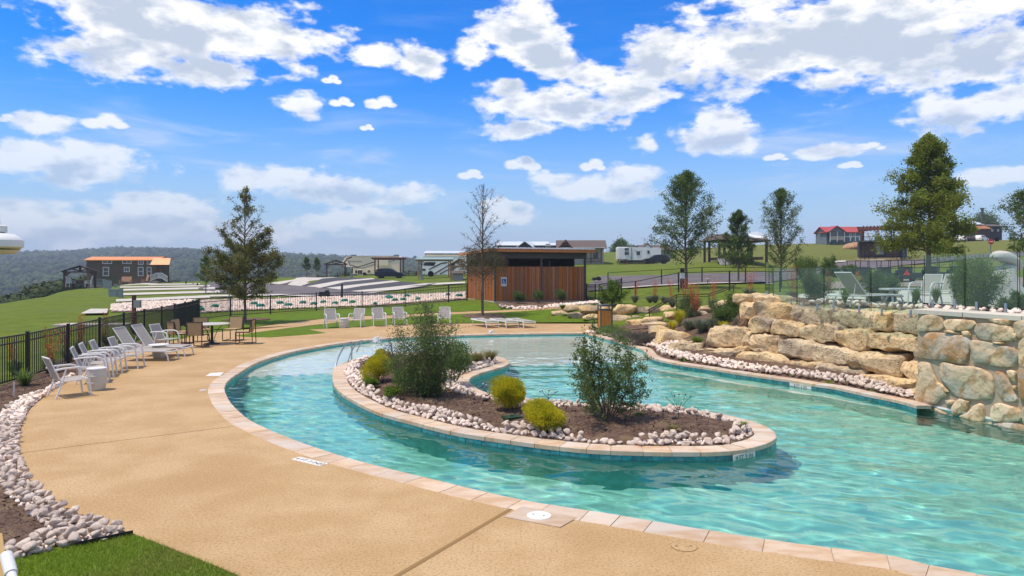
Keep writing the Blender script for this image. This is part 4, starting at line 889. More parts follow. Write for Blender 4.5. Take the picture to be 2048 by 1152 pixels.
for i in range(len(GP)-1):
    a, b = Vector(GP[i]), Vector(GP[i+1]); L = (b-a).length; n_ = max(1, round(L/1.3)); 
    for j in range(n_):
        p = a+(b-a)*(j/n_+.02/L); q_ = a+(b-a)*((j+1)/n_-.02/L); zb = (g0(*p)+g0(*q_))/2 if i < 4 else WT+.085; zb = max(zb, 1.62); d = (q_-p).normalized(); n2 = Vector((-d.y,d.x))*.006
        gp = MB().add([(*(p+n2),zb+.08),(*(q_+n2),zb+.08),(*(q_+n2),zb+1.14),(*(p+n2),zb+1.14)], [(0,1,2,3)]).build('glass_panel', M_glass, gf_)
        MB().bar((*p,zb+.08),(*p,zb+1.14),.010,.008).build('panel_edge', M_gedge, gp); MB().bar((*q_,zb+.08),(*q_,zb+1.14),.010,.008).build('panel_edge', M_gedge, gp)
        for t in (.22,.78):
            s = p+(q_-p)*t; MB().lathe([(.05,0),(.05,.012),(.025,.014),(.025,.17),(.022,.175)], (*s, zb-.0), 10).build('spigot', M_steel, gf_, True)

# ---------------------------------------------------------------- black iron fences
pk_me = MB().box((0,0,.53),(.019,.019,1.06)).mesh('picket')
def iron_fence(name, label, path, h=1.2, post_every=2.35, single=True, zf=None, pk=.115, gate=False):
    f = empty(name, (0,0,0), 0, label, 'fence'); pts = [Vector(p[:2]) for p in path]; merged = MB()
    d = [0]
    for a, b in zip(pts[:-1], pts[1:]): d.append(d[-1]+(b-a).length)
    n = max(1, round(d[-1]/post_every))
    def at(t):
        for i in range(len(d)-1):
            if t <= d[i+1]+1e-6: return pts[i]+(pts[i+1]-pts[i])*((t-d[i])/(d[i+1]-d[i]))
        return pts[-1]
    P_ = [at(d[-1]*i/n) for i in range(n+1)]; Z = [g0(*p) for p in P_]
    for i, p in enumerate(P_): MB().box((0,0,h/2-.1),(.065,.065,h+.28)).box((0,0,h+.05),(.075,.075,.03)).build('post', M_black, f, loc=(*p, Z[i]), rz=math.atan2((P_[min(i+1,n)]-P_[max(i-1,0)]).y,(P_[min(i+1,n)]-P_[max(i-1,0)]).x))
    for i in range(n):
        a, b = P_[i], P_[i+1]; za, zb = Z[i], Z[i+1]
        for hh in (.09, h-.17, h): MB().bar((*a,za+hh),(*b,zb+hh),.03,.035).build('rail', M_black, f)
        L = (b-a).length; m = int(L/pk); an = math.atan2((b-a).y,(b-a).x)
        for k in range(1, m):
            t = k/m; p = a+(b-a)*t; z = za+(zb-za)*t
            if single: o = mobj('picket', pk_me, M_black, f, loc=(*p, z+.06), rz=an); o.scale = (1,1,(h-.06)/1.06)
            else: merged.box((*p, z+.06+(h-.06)/2),(.019,.019,h-.06), rz=an)
    if not single: o = merged.build('pickets', M_black, f); o['kind'] = 'stuff'
    return f
FL = [(px, Y) for px, Y in ((-190,13.2),(-60,15.2),(75,18.4),(140,20.3),(192,22.2),(233,24.0),(264,25.8),(295,27.5),(320,29.2),(342,31),(361,33),(378,35),(398,38.6))]
iron_fence('iron_fence', 'black iron picket fence running along the left edge behind the white armchairs', [((u-1024)/F*Y, Y) for u, Y in FL], single=True, pk=.118, h=1.16)
E2 = [((u-1024)/F*Y, Y) for u, Y in ((398,38.8),(486,43),(571,44.7),(650,46.2),(725,46.8),(796,46.4),(863,47.2),(897,47.6))]
iron_fence('iron_fence', 'long black iron picket fence between the far lawn and the gravel bed', E2, single=False, h=1.16, post_every=3.0)
iron_fence('iron_gate', 'black iron gate beside the timber restroom wall', [((u-1024)/F*Y, Y) for u, Y in ((897,47.6),(934,48.6))], single=False, h=1.16, post_every=1.4)
iron_fence('iron_fence', 'short black iron picket fence to the right of the timber restroom', [((u-1024)/F*Y, Y) for u, Y in ((1173,50.0),(1196,48),(1243,50))], single=False, h=1.16, post_every=1.6)
def wire_fence(label, pl, h, lab='wire_fence'):
    f = empty(lab, (0,0,0), 0, label, 'fence'); Q = []
    for px, Y in pl: Q.append(onground(px, Y))
    for p in Q: MB().box((0,0,h/2-.1),(.075,.075,h+.2)).build('post', M_black, f, loc=p)
    for a, b in zip(Q[:-1], Q[1:]):
        MB().bar((a[0],a[1],a[2]+h-.03),(b[0],b[1],b[2]+h-.03),.04).build('rail', M_black, f)
        mb = MB()
        for hh in (.2,.45,.7,.95): mb.bar((a[0],a[1],a[2]+hh*h/1.2),(b[0],b[1],b[2]+hh*h/1.2),.005)
        mb.build('wire', M_black, f)
wire_fence('near line of thin black rail fence crossing the right lawn in front of the road', [(1198,47),(1271,44),(1357,43),(1459,42),(1560,41),(1700,41),(1850,41),(2048,41)], 1.22)
wire_fence('far line of thin black rail fence along the kerb behind the right lawn', [(1216,58),(1323,54),(1404,53),(1491,52),(1544,52)], 1.22)

def letters(cu, mat, parent, loc, rot, sc=1, name='lettering'):
    tmp = bpy.data.objects.new('tmp', cu); COL.objects.link(tmp); bpy.context.view_layer.update(); me = bpy.data.meshes.new_from_object(tmp.evaluated_get(bpy.context.evaluated_depsgraph_get())); bpy.data.objects.remove(tmp); me.materials.clear()
    o = mobj(name, me, mat, parent, loc=loc); o.rotation_euler = rot; o.scale = (sc,sc,sc); return o
def text(body, size, mat, parent, loc, rot, sc=1, extrude=.001, align='CENTER'):
    cu = bpy.data.curves.new('text', 'FONT'); cu.body = body; cu.size = size; cu.extrude = extrude; cu.align_x = align; cu.resolution_u = 3; return letters(cu, mat, parent, loc, rot, sc)

# ---------------------------------------------------------------- the timber restroom building
M_plank = pm('stained_cedar_plank', (.36,.115,.03), .65, (.44,.16,.045), 5, .3, 30, rand=.26, stretch=(6,6,.6), bdist=.01)
M_gsteel = pm('grey_steel_frame', (.07,.068,.065), .5); M_roofm = pm('galvanised_roof', (.75,.75,.76), .3, metal=.6); M_fascia = pm('orange_cedar_fascia', (.52,.19,.06), .6)
def restroom():
    o = empty('timber_restroom', (-1.15, 47, g0(-1.15,47)-.05), math.atan2(.37,.93), 'open-sided restroom shelter with vertical reddish cedar planks and flat metal roof', 'restroom shelter'); w_, d_ = 6.83, 5.9; h = 2.43
    MB().box((w_/2, d_/2, -.2), (w_+.3, d_+.3, .62)).build('concrete_base', M_conc, o)
    pm_ = MB().box((0,0,0), (.130,.025,h-.1)).mesh('plank')
    n = 46
    for i in range(n): mobj('plank', pm_, M_plank, o, loc=((i+.5)*w_/n, -.03+.02*(i%2), .1+h/2))
    n = 38
    for i in range(n): mobj('plank', pm_, M_plank, o, loc=(-.03+.02*(i%2), (i+.5)*d_/n, .1+h/2), rz=pi/2)
    for x in (0, w_*.5, w_):
        for y in (0, d_): MB().box((x, y, 1.75), (.13,.13,3.5)).build('steel_post', M_gsteel, o)
    MB().box((w_/2,d_,1.3),(w_,.05,2.4)).box((w_,d_/2,1.3),(.05,d_,2.4)).build('back_wall', M_plank, o); MB().box((w_/2,d_-.02,2.78),(w_-.2,.05,.55)).box((w_-.04,d_*.62,2.78),(.05,d_*.7,.55)).build('upper_panel', M_gsteel, o)
    MB().box((w_/2,-.02,3.24),(w_+.2,.12,.40)).box((w_/2,d_,3.22),(w_+.2,.12,.50)).box((w_/2,d_*.5,3.2),(w_+.2,.12,.46)).box((0,d_/2,3.25),(.12,d_-.2,.4)).box((w_,d_/2,3.25),(.12,d_-.2,.4)).box((w_/2,d_/2,3.30),(.12,d_-.4,.3)).build('roof_beam', M_gsteel, o)
    # sloping roof: higher at the front edge
    z0, z1 = 3.68, 3.50
    mb = MB(); mb.add([(-.6,-.7,z0),(w_+.45,-.7,z0),(w_+.45,d_+.4,z1),(-.6,d_+.4,z1),(-.6,-.7,z0-.05),(w_+.45,-.7,z0-.05),(w_+.45,d_+.4,z1-.05),(-.6,d_+.4,z1-.05)], [(0,1,2,3),(7,6,5,4),(0,4,5,1),(1,5,6,2),(2,6,7,3),(3,7,4,0)]); mb.build('roof_deck', M_gsteel, o)
    MB().bar((-.6,-.7,z0-.11),(w_+.45,-.7,z0-.11),.04,.22).bar((-.6,-.7,z0-.09),(-.6,d_+.4,z1-.09),.04,.16).bar((w_+.45,-.7,z0-.09),(w_+.45,d_+.4,z1-.09),.04,.16).build('fascia', M_fascia, o)
    for i in range(30):
        x = -.5+i*(w_+.85)/29; MB().bar((x,-.82,z0+.05),(x,d_+.4,z1+.05),.12,.09).build('roof_rib', M_roofm, o)
    mb = MB()
    for x in (w_*.28, w_*.45, w_*.7): mb.lathe([(.10,0),(.13,.05),(.05,.12)], (x, d_*.5, 3.12), 12)
    mb.build('ceiling_lamp', M_white, o)
    s = MB().box((.62,-.075,1.45),(.40,.02,.62)).build('restroom_sign', M_ltrim, o); MB().box((.62,-.088,1.48),(.30,.006,.34)).build('blue_panel', pm('sign_blue', (.03,.09,.32), .5), s)
    fg = MB().lathe([(.001,0),(.03,.002),(.001,.004)], (0,0,0), 10); mb = MB().box((.58,-.094,1.57),(.05,.004,.05)).box((.58,-.094,1.48),(.03,.004,.12)).box((.63,-.094,1.44),(.09,.004,.03)).box((.67,-.094,1.39),(.03,.004,.09)).box((.55,-.094,1.40),(.03,.004,.10)).box((.59,-.094,1.35),(.09,.004,.025)); mb.build('wheelchair_symbol', M_ltrim, s)
    return o
restroom()
bedm = band('restroom_bed', [(992,607.5),(1060,603.5),(1130,601),(1178,600)], [(1000,617),(1035,617.5),(1090,615.5),(1185,607)], M_mulch, up=.06, step=.6)
gravel('bed_edge_stones', [(994,608),(1003,613),(1035,616),(1090,614),(1190,603),(1215,606),(1190,610),(1100,619),(1030,621),(1003,618)], 700, (.07,.14), None, seed=14)

# ---------------------------------------------------------------- generic house
def win(par, x, z, w_, h_, y=0, fr=None, cross=True):
    fr = fr or M_ltrim; t = .09
    mb = MB().box((x,y-.03,z+h_/2),(w_+.0,.07,t)).box((x,y-.03,z-h_/2),(w_,.07,t)).box((x-w_/2,y-.03,z),(t,.075,h_+t)).box((x+w_/2,y-.03,z),(t,.075,h_+t))
    if cross: mb.box((x,y-.025,z),(w_,.05,t*.55)) if h_ > w_ else mb.box((x,y-.025,z),(t*.55,.05,h_))
    f = mb.build('window', fr, par); MB().box((x,y-.012,z),(w_-t,.02,h_-t)).build('pane', M_glassd, f); return f
def roof_gable(par, x0, x1, y0, y1, ze, zr, mat, axis='x', th=.12, name='roof'):
    mb = MB()
    if axis == 'x':
        ym = (y0+y1)/2; mb.add([(x0,y0,ze),(x1,y0,ze),(x1,ym,zr),(x0,ym,zr),(x0,y0,ze-th),(x1,y0,ze-th),(x1,ym,zr-th),(x0,ym,zr-th)], [(0,1,2,3),(7,6,5,4),(0,4,5,1),(1,5,6,2),(3,7,4,0)]); mb.add([(x0,ym,zr),(x1,ym,zr),(x1,y1,ze),(x0,y1,ze),(x0,ym,zr-th),(x1,ym,zr-th),(x1,y1,ze-th),(x0,y1,ze-th)], [(0,1,2,3),(7,6,5,4),(2,3,7,6),(1,5,6,2),(3,7,4,0)])
    else:
        xm = (x0+x1)/2; mb.add([(x0,y0,ze),(xm,y0,zr),(xm,y1,zr),(x0,y1,ze),(x0,y0,ze-th),(xm,y0,zr-th),(xm,y1,zr-th),(x0,y1,ze-th)], [(0,1,2,3),(7,6,5,4),(0,4,5,1),(3,2,6,7),(3,7,4,0)]); mb.add([(xm,y0,zr),(x1,y0,ze),(x1,y1,ze),(xm,y1,zr),(xm,y0,zr-th),(x1,y0,ze-th),(x1,y1,ze-th),(xm,y1,zr-th)], [(0,1,2,3),(7,6,5,4),(0,4,5,1),(1,5,6,2),(2,3,7,6)])
    return mb.build(name, mat, par)
def house(name, label, px, py, Y, w_, d_, h, rise, wall, roof, yaw=0, axis='x', wins=(), over=.3, skirt=.0, cat='cabin', trim=True, sidewins=()):
    x, y, z = Wp(px, py, Y); o = empty(name, (x,y,z), yaw, label, cat)
    MB().box((0,d_/2,h/2-.3),(w_,d_,h+.6)).build('wall', wall, o)
    if axis == 'x':
        for sx in (-1,1): MB().add([(sx*w_/2,0,h),(sx*w_/2,d_,h),(sx*w_/2,d_/2,h+rise-.05),(sx*(w_/2-.06),0,h),(sx*(w_/2-.06),d_,h),(sx*(w_/2-.06),d_/2,h+rise-.05)],[(0,1,2),(3,5,4),(0,2,5,3),(1,4,5,2)]).build('gable', wall, o)
    else: MB().add([(-w_/2,0,h),(w_/2,0,h),(0,0,h+rise-.05),(-w_/2,d_,h),(w_/2,d_,h),(0,d_,h+rise-.05)],[(0,1,2),(3,5,4),(0,2,5,3),(1,4,5,2)]).build('gable', wall, o)
    roof_gable(o, -w_/2-over, w_/2+over, -over, d_+over, h-.02, h+rise, roof, axis)
    for (wx_, wz, ww_, wh) in wins: win(o, wx_, wz, ww_, wh)
    return o
M_olive = pm('olive_brown_siding', (.10,.095,.055), .8, (.15,.10,.07), .35); M_oroof = pm('orange_metal_roof', (.72,.27,.075), .45, rand=0); M_char = pm('charcoal_siding', (.05,.05,.055), .8, (.07,.065,.065), 2); M_bsid = pm('brown_siding', (.12,.075,.055), .8, (.16,.10,.07), 2)
M_croof = pm('brown_shingle_roof', (.115,.09,.08), .9, (.15,.12,.105), 6); M_mroof = pm('bright_metal_roof', (.78,.78,.78), .35, metal=.3); M_cream = pm('cream_siding', (.48,.42,.34), .8, (.44,.38,.30), 1); M_bluegrey = pm('blue_grey_siding', (.16,.185,.20), .8, (.19,.21,.22), 1); M_redroof = pm('red_metal_roof', (.40,.05,.04), .45); M_lgrey = pm('light_grey_siding', (.30,.29,.27), .8)
k = 112/F
c1_ = house('long_cabin', 'long low olive cabin with orange metal roof and white framed windows on the left lawn', 243, 570.5, 112, 139*k, 4, 51*k, 6.5*k, M_olive, M_oroof, yaw=.02,
  wins=[((px-243)*k, (570.5-py)*k, a*k, b*k) for px, py, a, b in ((215,523.5,18,7),(254,523.5,17,7),(281.5,524.5,10,8),(298,524.5,8,8),(212.5,543,11,17),(253.7,539,10,9),(281.3,543,10,17),(298,543,8,17))])
for i in range(34): MB().box((-139*k/2+.2+i*.33,-.015,51*k/2),(.05,.03,51*k)).build('batten', M_olive, c1_)
MB().add([(66*k,-.4,54*k),(100*k,-.4,54*k),(104*k,-1.6,41*k),(66*k,-1.6,41*k),(66*k,3.4,54*k),(100*k,3.4,54*k)],[(0,3,2,1),(0,1,5,4)]).build('porch_roof', M_oroof, c1_)
for px in (323,331,342): MB().box(((px-243)*k,-1.0,21*k),(.13,.13,42*k)).build('porch_post', M_wood_d, c1_)
MB().box((88*k,.6,8*k),(34*k,3.2,.15)).build('porch_floor', M_bsid, c1_)
for a, b in (((312,551,26),(324,546,24)),((324,546,22),(334,546,22)),((334,546,22),(345,553,12))):
    mb = MB(); z0_ = (570.5-a[1])*k; z1_ = (570.5-b[1])*k; X0 = (a[0]-243)*k; X1 = (b[0]-243)*k; mb.bar((X0,-1.9,z0_),(X1,-1.9,z1_),.09).bar((X0,-1.9,z0_-.8),(X1,-1.9,z1_-.8),.09)
    for t in np.linspace(0,1,9): mb.bar((X0+(X1-X0)*t,-1.9,z0_+(z1_-z0_)*t),(X0+(X1-X0)*t,-1.9,z0_+(z1_-z0_)*t-.82),.05)
    mb.build('stair_railing', M_ltrim, c1_)
MB().box((75*k,-1.6,.35),(1.3,1.1,.7)).box((70*k,-1.6,.2),(.7,1.1,.4)).build('stairs', M_lgrey, c1_)

def pavilion(label, px, py, Y, w_, d_, h, rise, mat, roofmat=None, yaw=0, group=None, thick=.2):
    x, y, z = Wp(px, py, Y); o = empty('gable_pavilion', (x,y,z), yaw, label, 'pavilion', group)
    for sx in (-1,1):
        for yy in (0, d_): MB().box((sx*w_/2,yy,h/2-.15),(thick,thick,h+.3)).build('post', mat, o)
        MB().bar((sx*w_/2,-.3,h),(sx*w_/2,d_+.3,h),thick*.8,thick).build('beam', mat, o)
        for yy in (0, d_): MB().bar((sx*w_/2,yy,h*.72),(sx*(w_/2-.55),yy,h-.02),.1).build('brace', mat, o)
    for yy in (0, d_):
        t = MB().bar((-w_/2-.2,yy,h),(w_/2+.2,yy,h),thick*.8,thick*.9).bar((-w_/2-.35,yy,h+.05),(0,yy,h+rise),thick*.7).bar((w_/2+.35,yy,h+.05),(0,yy,h+rise),thick*.7).bar((0,yy,h),(0,yy,h+rise),thick*.7).bar((0,yy,h+.1),(-w_*.22,yy,h+rise*.5),.1).bar((0,yy,h+.1),(w_*.22,yy,h+rise*.5),.1); t.build('truss', mat, o)
    roof_gable(o, -w_/2-.4, w_/2+.4, -.35, d_+.35, h+.1, h+rise+.12, roofmat or mat, 'y', .07); return o
k = 92/F
pavilion('dark brown timber gable pavilion over white chairs at the far left lawn edge', 159, 577, 92, 52*k, 2.6, 33*k, 11.5*k, M_wood_d, M_wood_d, yaw=.5)
def bench_chair(name, label, px, py, Y, yaw, mat, s=1, cat='chair', group=None):
    x, y, z = Wp(px, py, Y); o = empty(name, (x,y,z), yaw, label, cat, group)
    MB().box((0,-.02,.38*s),(.56*s,.5*s,.05)).build('seat', mat, o); MB().box((0,.27*s,.72*s),(.56*s,.04,.75*s),rx=-.25).build('backrest', mat, o)
    for sx in (-1,1):
        MB().box((sx*.3*s,-.02,.6*s),(.1*s,.6*s,.03)).build('armrest', mat, o); MB().box((sx*.29*s,-.24*s,.29*s),(.05,.08,.58*s)).build('leg', mat, o); MB().box((sx*.29*s,.24*s,.29*s),(.05,.08,.58*s)).build('leg', mat, o)
    return o
bench_chair('adirondack_chair', 'white adirondack chair under the left of the brown pavilion', 141, 574, 92, 1.2, M_ltrim, 1.35)
bench_chair('adirondack_chair', 'white adirondack chair under the right of the brown pavilion', 177, 574, 92, -1.2, M_ltrim, 1.35)
x, y, z = Wp(159,575,92); o = MB().box((0,0,.5),(1.9,.9,.1)).box((-.8,0,.22),(.1,.7,.5)).box((.8,0,.22),(.1,.7,.5)).box((0,0,.75),(.7,.5,.4)).build('patio_table', M_wood_d, loc=(x,y,z)); tag(o, 'dark low table between the two white adirondack chairs', 'table')
bench_chair('wood_bench', 'tan wooden bench standing against the wall of the olive cabin', 251, 568.5, 109, 0, M_wood_t, 1.1, 'bench').scale = (2.6,1,1)
bench_chair('rocking_chair', 'tan wooden rocking chair by the olive cabin wall', 290, 568.5, 109, -.7, M_wood_t, 1.35)
def picnic(label, px, py, Y, mat, yaw=0, s=1):
    x, y, z = Wp(px, py, Y); o = empty('picnic_table', (x,y,z), yaw, label, 'picnic table'); MB().box((0,0,.75*s),(1.8*s,.75*s,.05)).build('table_top', mat, o)
    for sy in (-1,1): MB().box((0,sy*.65*s,.44*s),(1.8*s,.25*s,.045)).build('bench_seat', mat, o)
    for sx in (-1,1): MB().bar((sx*.65*s,-.7*s,0),(sx*.65*s,.25*s,.74*s),.08).bar((sx*.65*s,.7*s,0),(sx*.65*s,-.25*s,.74*s),.08).bar((sx*.65*s,-.65*s,.4*s),(sx*.65*s,.65*s,.4*s),.08).build('trestle', mat, o)
picnic('dark picnic table on the concrete in front of the cabin porch stairs', 330, 576, 98, M_black, .3, 1.05)
picnic('dark picnic table under the brown pavilion left of the fifth-wheel trailer', 682, 552, 118, M_black, .2, .9)
picnic('red wooden picnic table between the dark car and the motorhome', 825, 551, 124, M_wood_r, .2, 1)
picnic('red wooden picnic table in front of the white travel trailer', 1244, 527.5, 128, M_wood_r, .2, 1.1)
M_util = pm('grey_green_utility_box', (.22,.26,.245), .6)
def utility(px, y0, y1, w_px, Y, label, mat=None, name='utility_box'):
    x, y, z = Wp(px, y1, Y); w_ = w_px*Y/F; h = (y1-y0)*Y/F; o = empty(name, (x,y,z), .1, label, 'utility box')
    MB().box((0,0,h*.5),(w_,w_*.8,h)).box((0,0,h),(w_*1.05,w_*.86,.08)).build('cabinet', mat or M_util, o); MB().box((0,0,-.05),(w_*1.4,w_*1.2,.16)).build('pad', M_conc, o); MB().box((0,-w_*.41,h*.5),(w_*.8,.02,h*.7)).build('door', mat or M_util, o)
for a in ((200,559,571,15,96,'wide grey utility cabinet beside the left end of the olive cabin'),(212,561,578,7,86,'slim grey utility pedestal leftmost of the group by the pads'),(219,562,581,6,84,'slim grey utility pedestal in front of the cabin, right of its twin'),(231,569,577,5.5,88,'short grey pedestal at the end of the second concrete strip'),
          (229,579,597,17,66,'broad grey transformer cabinet on a pad at the lawn edge'),(242,578,603,6.5,64,'tall narrow grey pedestal beside the broad transformer cabinet'),
          (703,546,556,5,112,'small grey pedestal left of the dark car'),(844,549,565,6,100,'grey pedestal below the green roofed shelter'),(608,543,553,6,112,'grey pedestal beside the two thin trees at the edge of the pads')): utility(*a)
o = empty('meter_post', onground(268,33), 0, 'wooden post carrying a grey meter box beside the gravel behind the fence', 'meter post'); MB().box((0,0,.6),(.14,.14,1.9)).build('post', M_wood_d, o); MB().box((.22,-.1,1.15),(.30,.16,.36)).build('meter_box', M_lgrey, o)
def bin_(px, y0, y1, w_px, Y, label):
    x, y, z = Wp(px, y1, Y); w_ = w_px*Y/F; h = (y1-y0)*Y/F; o = empty('black_fire_pit_grill', (x,y,z), .2, label, 'grill')
    MB().box((0,0,h*.42),(w_,w_*.6,h*.62),taper=.92).build('firebox', M_black, o); MB().lathe([(w_*.18,0),(w_*.22,h*.15),(w_*.12,h*.3)],(w_*.22,0,h*.7),10).build('lid', M_black, o); MB().box((-w_*.3,-.0,h*.05),(.08,.3,h*.15)).box((w_*.3,0,h*.05),(.08,.3,h*.15)).build('feet', M_black, o)
for a in ((383,566,574,12,92,'black grill farthest left beyond the small young tree'),(397,570,575,10,90,'black grill just left of the small tree trunk'),(440,573,582,17,80,'black grill behind the left branches of the tall half-bare tree'),(465,576,588,19,70,'black grill at the foot of the green road sign by the tall tree'),(649,579.5,594,22,58,'black grill in the gravel bed behind the back fence'),
          (1193,553,561,17,62,'black grill beside the road right of the timber restroom')): bin_(*a)
for (px, y0, y1, Y, lab) in ((684,568,592,57,'black bollard standing at the road end of the gravel bed'),(372,562,573,92,'short black bollard near the far left pads'),(395,566,576,88,'black bollard beside the far left grills')):
    x, y, z = Wp(px, y1, Y); h = (y1-y0)*Y/F; o = MB().lathe([(.09,-.1),(.09,h-.05),(.05,h)], (0,0,0), 10).build('bollard', M_black, None, True, loc=(x,y,z)); tag(o, lab, 'bollard')
x, y, z = Wp(458,598,60); o = empty('road_sign', (x,y,z), .1, 'green rectangular road sign on a post in front of the tall half-bare tree', 'sign'); MB().box((0,0,.6),(.07,.07,1.5)).build('post', M_util, o); MB().box((0,-.05,1.45),(.86,.03,.55)).build('sign_panel', pm('green_sign', (.03,.14,.09), .5), o)
M_lid = pm('green_plastic_lid', (.015,.20,.125), .5)
lids = [(399,621,12),(402,625,14),(430,617.5,15),(508,612,14),(521,616.5,17),(560,610.5,15),(577,615,17),(606,610,13),(628,612.5,14),(647,609,12),(670,611.5,13),(689,606,14),(705,609,14),(777,598,14),(780,600,13),(790,605,12),(806,604,12),(814,596,12),(836,603,10),(896,594,9),(918,596,15),(750,613,8)]
def lidm():
    return MB().lathe([(.30,-.1),(.30,.05),(.27,.09),(.10,.12),(.02,.125)], (0,0,0), 16).lathe([(.34,-.1),(.34,.0),(.30,.01)], (0,0,0), 16).mesh('lid', True)
lm_ = lidm()
ORD = 'first second third fourth fifth sixth seventh eighth ninth tenth eleventh twelfth thirteenth fourteenth fifteenth sixteenth seventeenth eighteenth nineteenth twentieth twenty-first twenty-second'.split()
for i, (px, py, w_) in enumerate(sorted(lids)):
    p = hit(px, py); o = mobj('septic_lid', lm_, M_lid, loc=(p[0],p[1],p[2]+.12)); s = w_*p[1]/F/.66; o.scale = (s,s,.9); o.location.z += .10; tag(o, ORD[i]+' round green lid from the left in the gravel bed behind the back fence', 'lid', 'green lids in the gravel bed')

# ---------------------------------------------------------------- vehicles
M_rvw = pm('cream_rv_gelcoat', (.94,.76,.52), .35); M_rvw2 = pm('white_rv_gelcoat', (.80,.78,.73), .35); M_tyre = pm('black_tyre', (.02,.02,.02), .85); M_rim = pm('alloy_rim', (.45,.45,.46), .35, metal=.7); M_swoosh = pm('rv_brown_stripe', (.10,.065,.055), .4); M_carb = pm('dark_blue_car_paint', (.010,.013,.024), .45, spec=.25); M_cglass = pm('car_glass', (.012,.015,.018), .2, spec=.35); M_red = pm('red_light_lens', (.45,.02,.015), .3)
def wheel(par, x, y, r, wd=.24, sgn=-1):
    w_ = MB().lathe([(r*.62,-wd/2),(r*.95,-wd/2),(r,-wd*.3),(r,wd*.3),(r*.95,wd/2),(r*.62,wd/2)], (0,0,0), 22).build('wheel', M_tyre, par, True, loc=(x,y,r)); w_.rotation_euler = (pi/2,0,0)
    mb = MB().lathe([(r*.6,-.02),(r*.6,.03),(r*.1,.05)], (0,0,-sgn*wd*.4*-1 if 0 else wd*.38), 16); MB().lathe([(r*.62,-wd*.44),(r*.62,wd*.44)], (0,0,0), 18).build('rim', M_rim, w_, True)
def swoosh(par, pts, wd, y, mat=None): 
    mb = MB()
    for a, b in zip(pts[:-1], pts[1:]): mb.bar((a[0],y,a[1]),(b[0],y,b[1]),.012,wd)
    mb.build('stripe', mat or M_swoosh, par)
def suv(label, px, py, Y, L, paint, flip=False, yaw=0, h=1.62):
    x, y, z = Wp(px, py, Y); o = empty('parked_car', (x,y,z), yaw+(pi if flip else 0), label, 'car'); s = L/4.6; hh = h/1.62; w_ = 1.85
    low = [(-2.28,.45),(-2.30,.85),(-2.2,1.0),(-1.2,1.04),(.9,1.02),(1.6,.96),(2.15,.86),(2.28,.62),(2.28,.38),(1.85,.3),(-1.9,.3)]; up = [(-2.15,1.0),(-1.85,1.5),(-1.4,1.6),(-.2,1.62),(.35,1.52),(1.15,1.02)]
    b = MB().side([(a*s,c*hh) for a, c in low], -w_/2, w_/2); V = MB(); pts = [(a*s,c*hh) for a, c in up]; m = len(pts); 
    for yy, k in ((-w_/2+.03,0),(w_/2-.03,0)):
        pass
    for a, c in pts: t = (c-1.0*hh)/(.62*hh)*.20; V.v += [(a,-w_/2+.05+t,c),(a,w_/2-.05-t,c)]
    V.f += [tuple(range(0,2*m,2)), tuple(range(2*m-1,0,-2))]+[(2*i,2*i+1,2*i+3,2*i+2) for i in range(m-1)]; b.add(V.v, V.f); b.build('body', paint, o)
    for sy in (-1,1):
        y_ = sy*(w_/2-.10)
        for poly in ([(-1.75,1.08),(-1.55,1.42),(-.75,1.5),(-.75,1.08)],[(-.68,1.08),(-.68,1.5),(-.1,1.5),(.22,1.42),(.82,1.08)]):
            q = MB(); n = len(poly); q.v = [(a*s, sy*(w_/2-.055-(c-1.0)/.62*.20+.012), c*hh) for a, c in poly]; q.f = [tuple(range(n))]; q.build('side_window', M_cglass, o)
        MB().box((-2.22*s,sy*.72,.93*hh),(.12,.28,.16)).build('tail_light', M_red, o); MB().box((2.12*s,sy*.70,.78*hh),(.2,.3,.12)).build('headlight', M_ltrim, o)
        for xx in (-1.4,1.42): wheel(o, xx*s, sy*(w_/2-.10), .35*hh)
    return o
suv('dark blue hatchback car parked beside the fifth-wheel trailer and timber pergola', 780, 557, 110, 4.55, M_carb, yaw=.0)
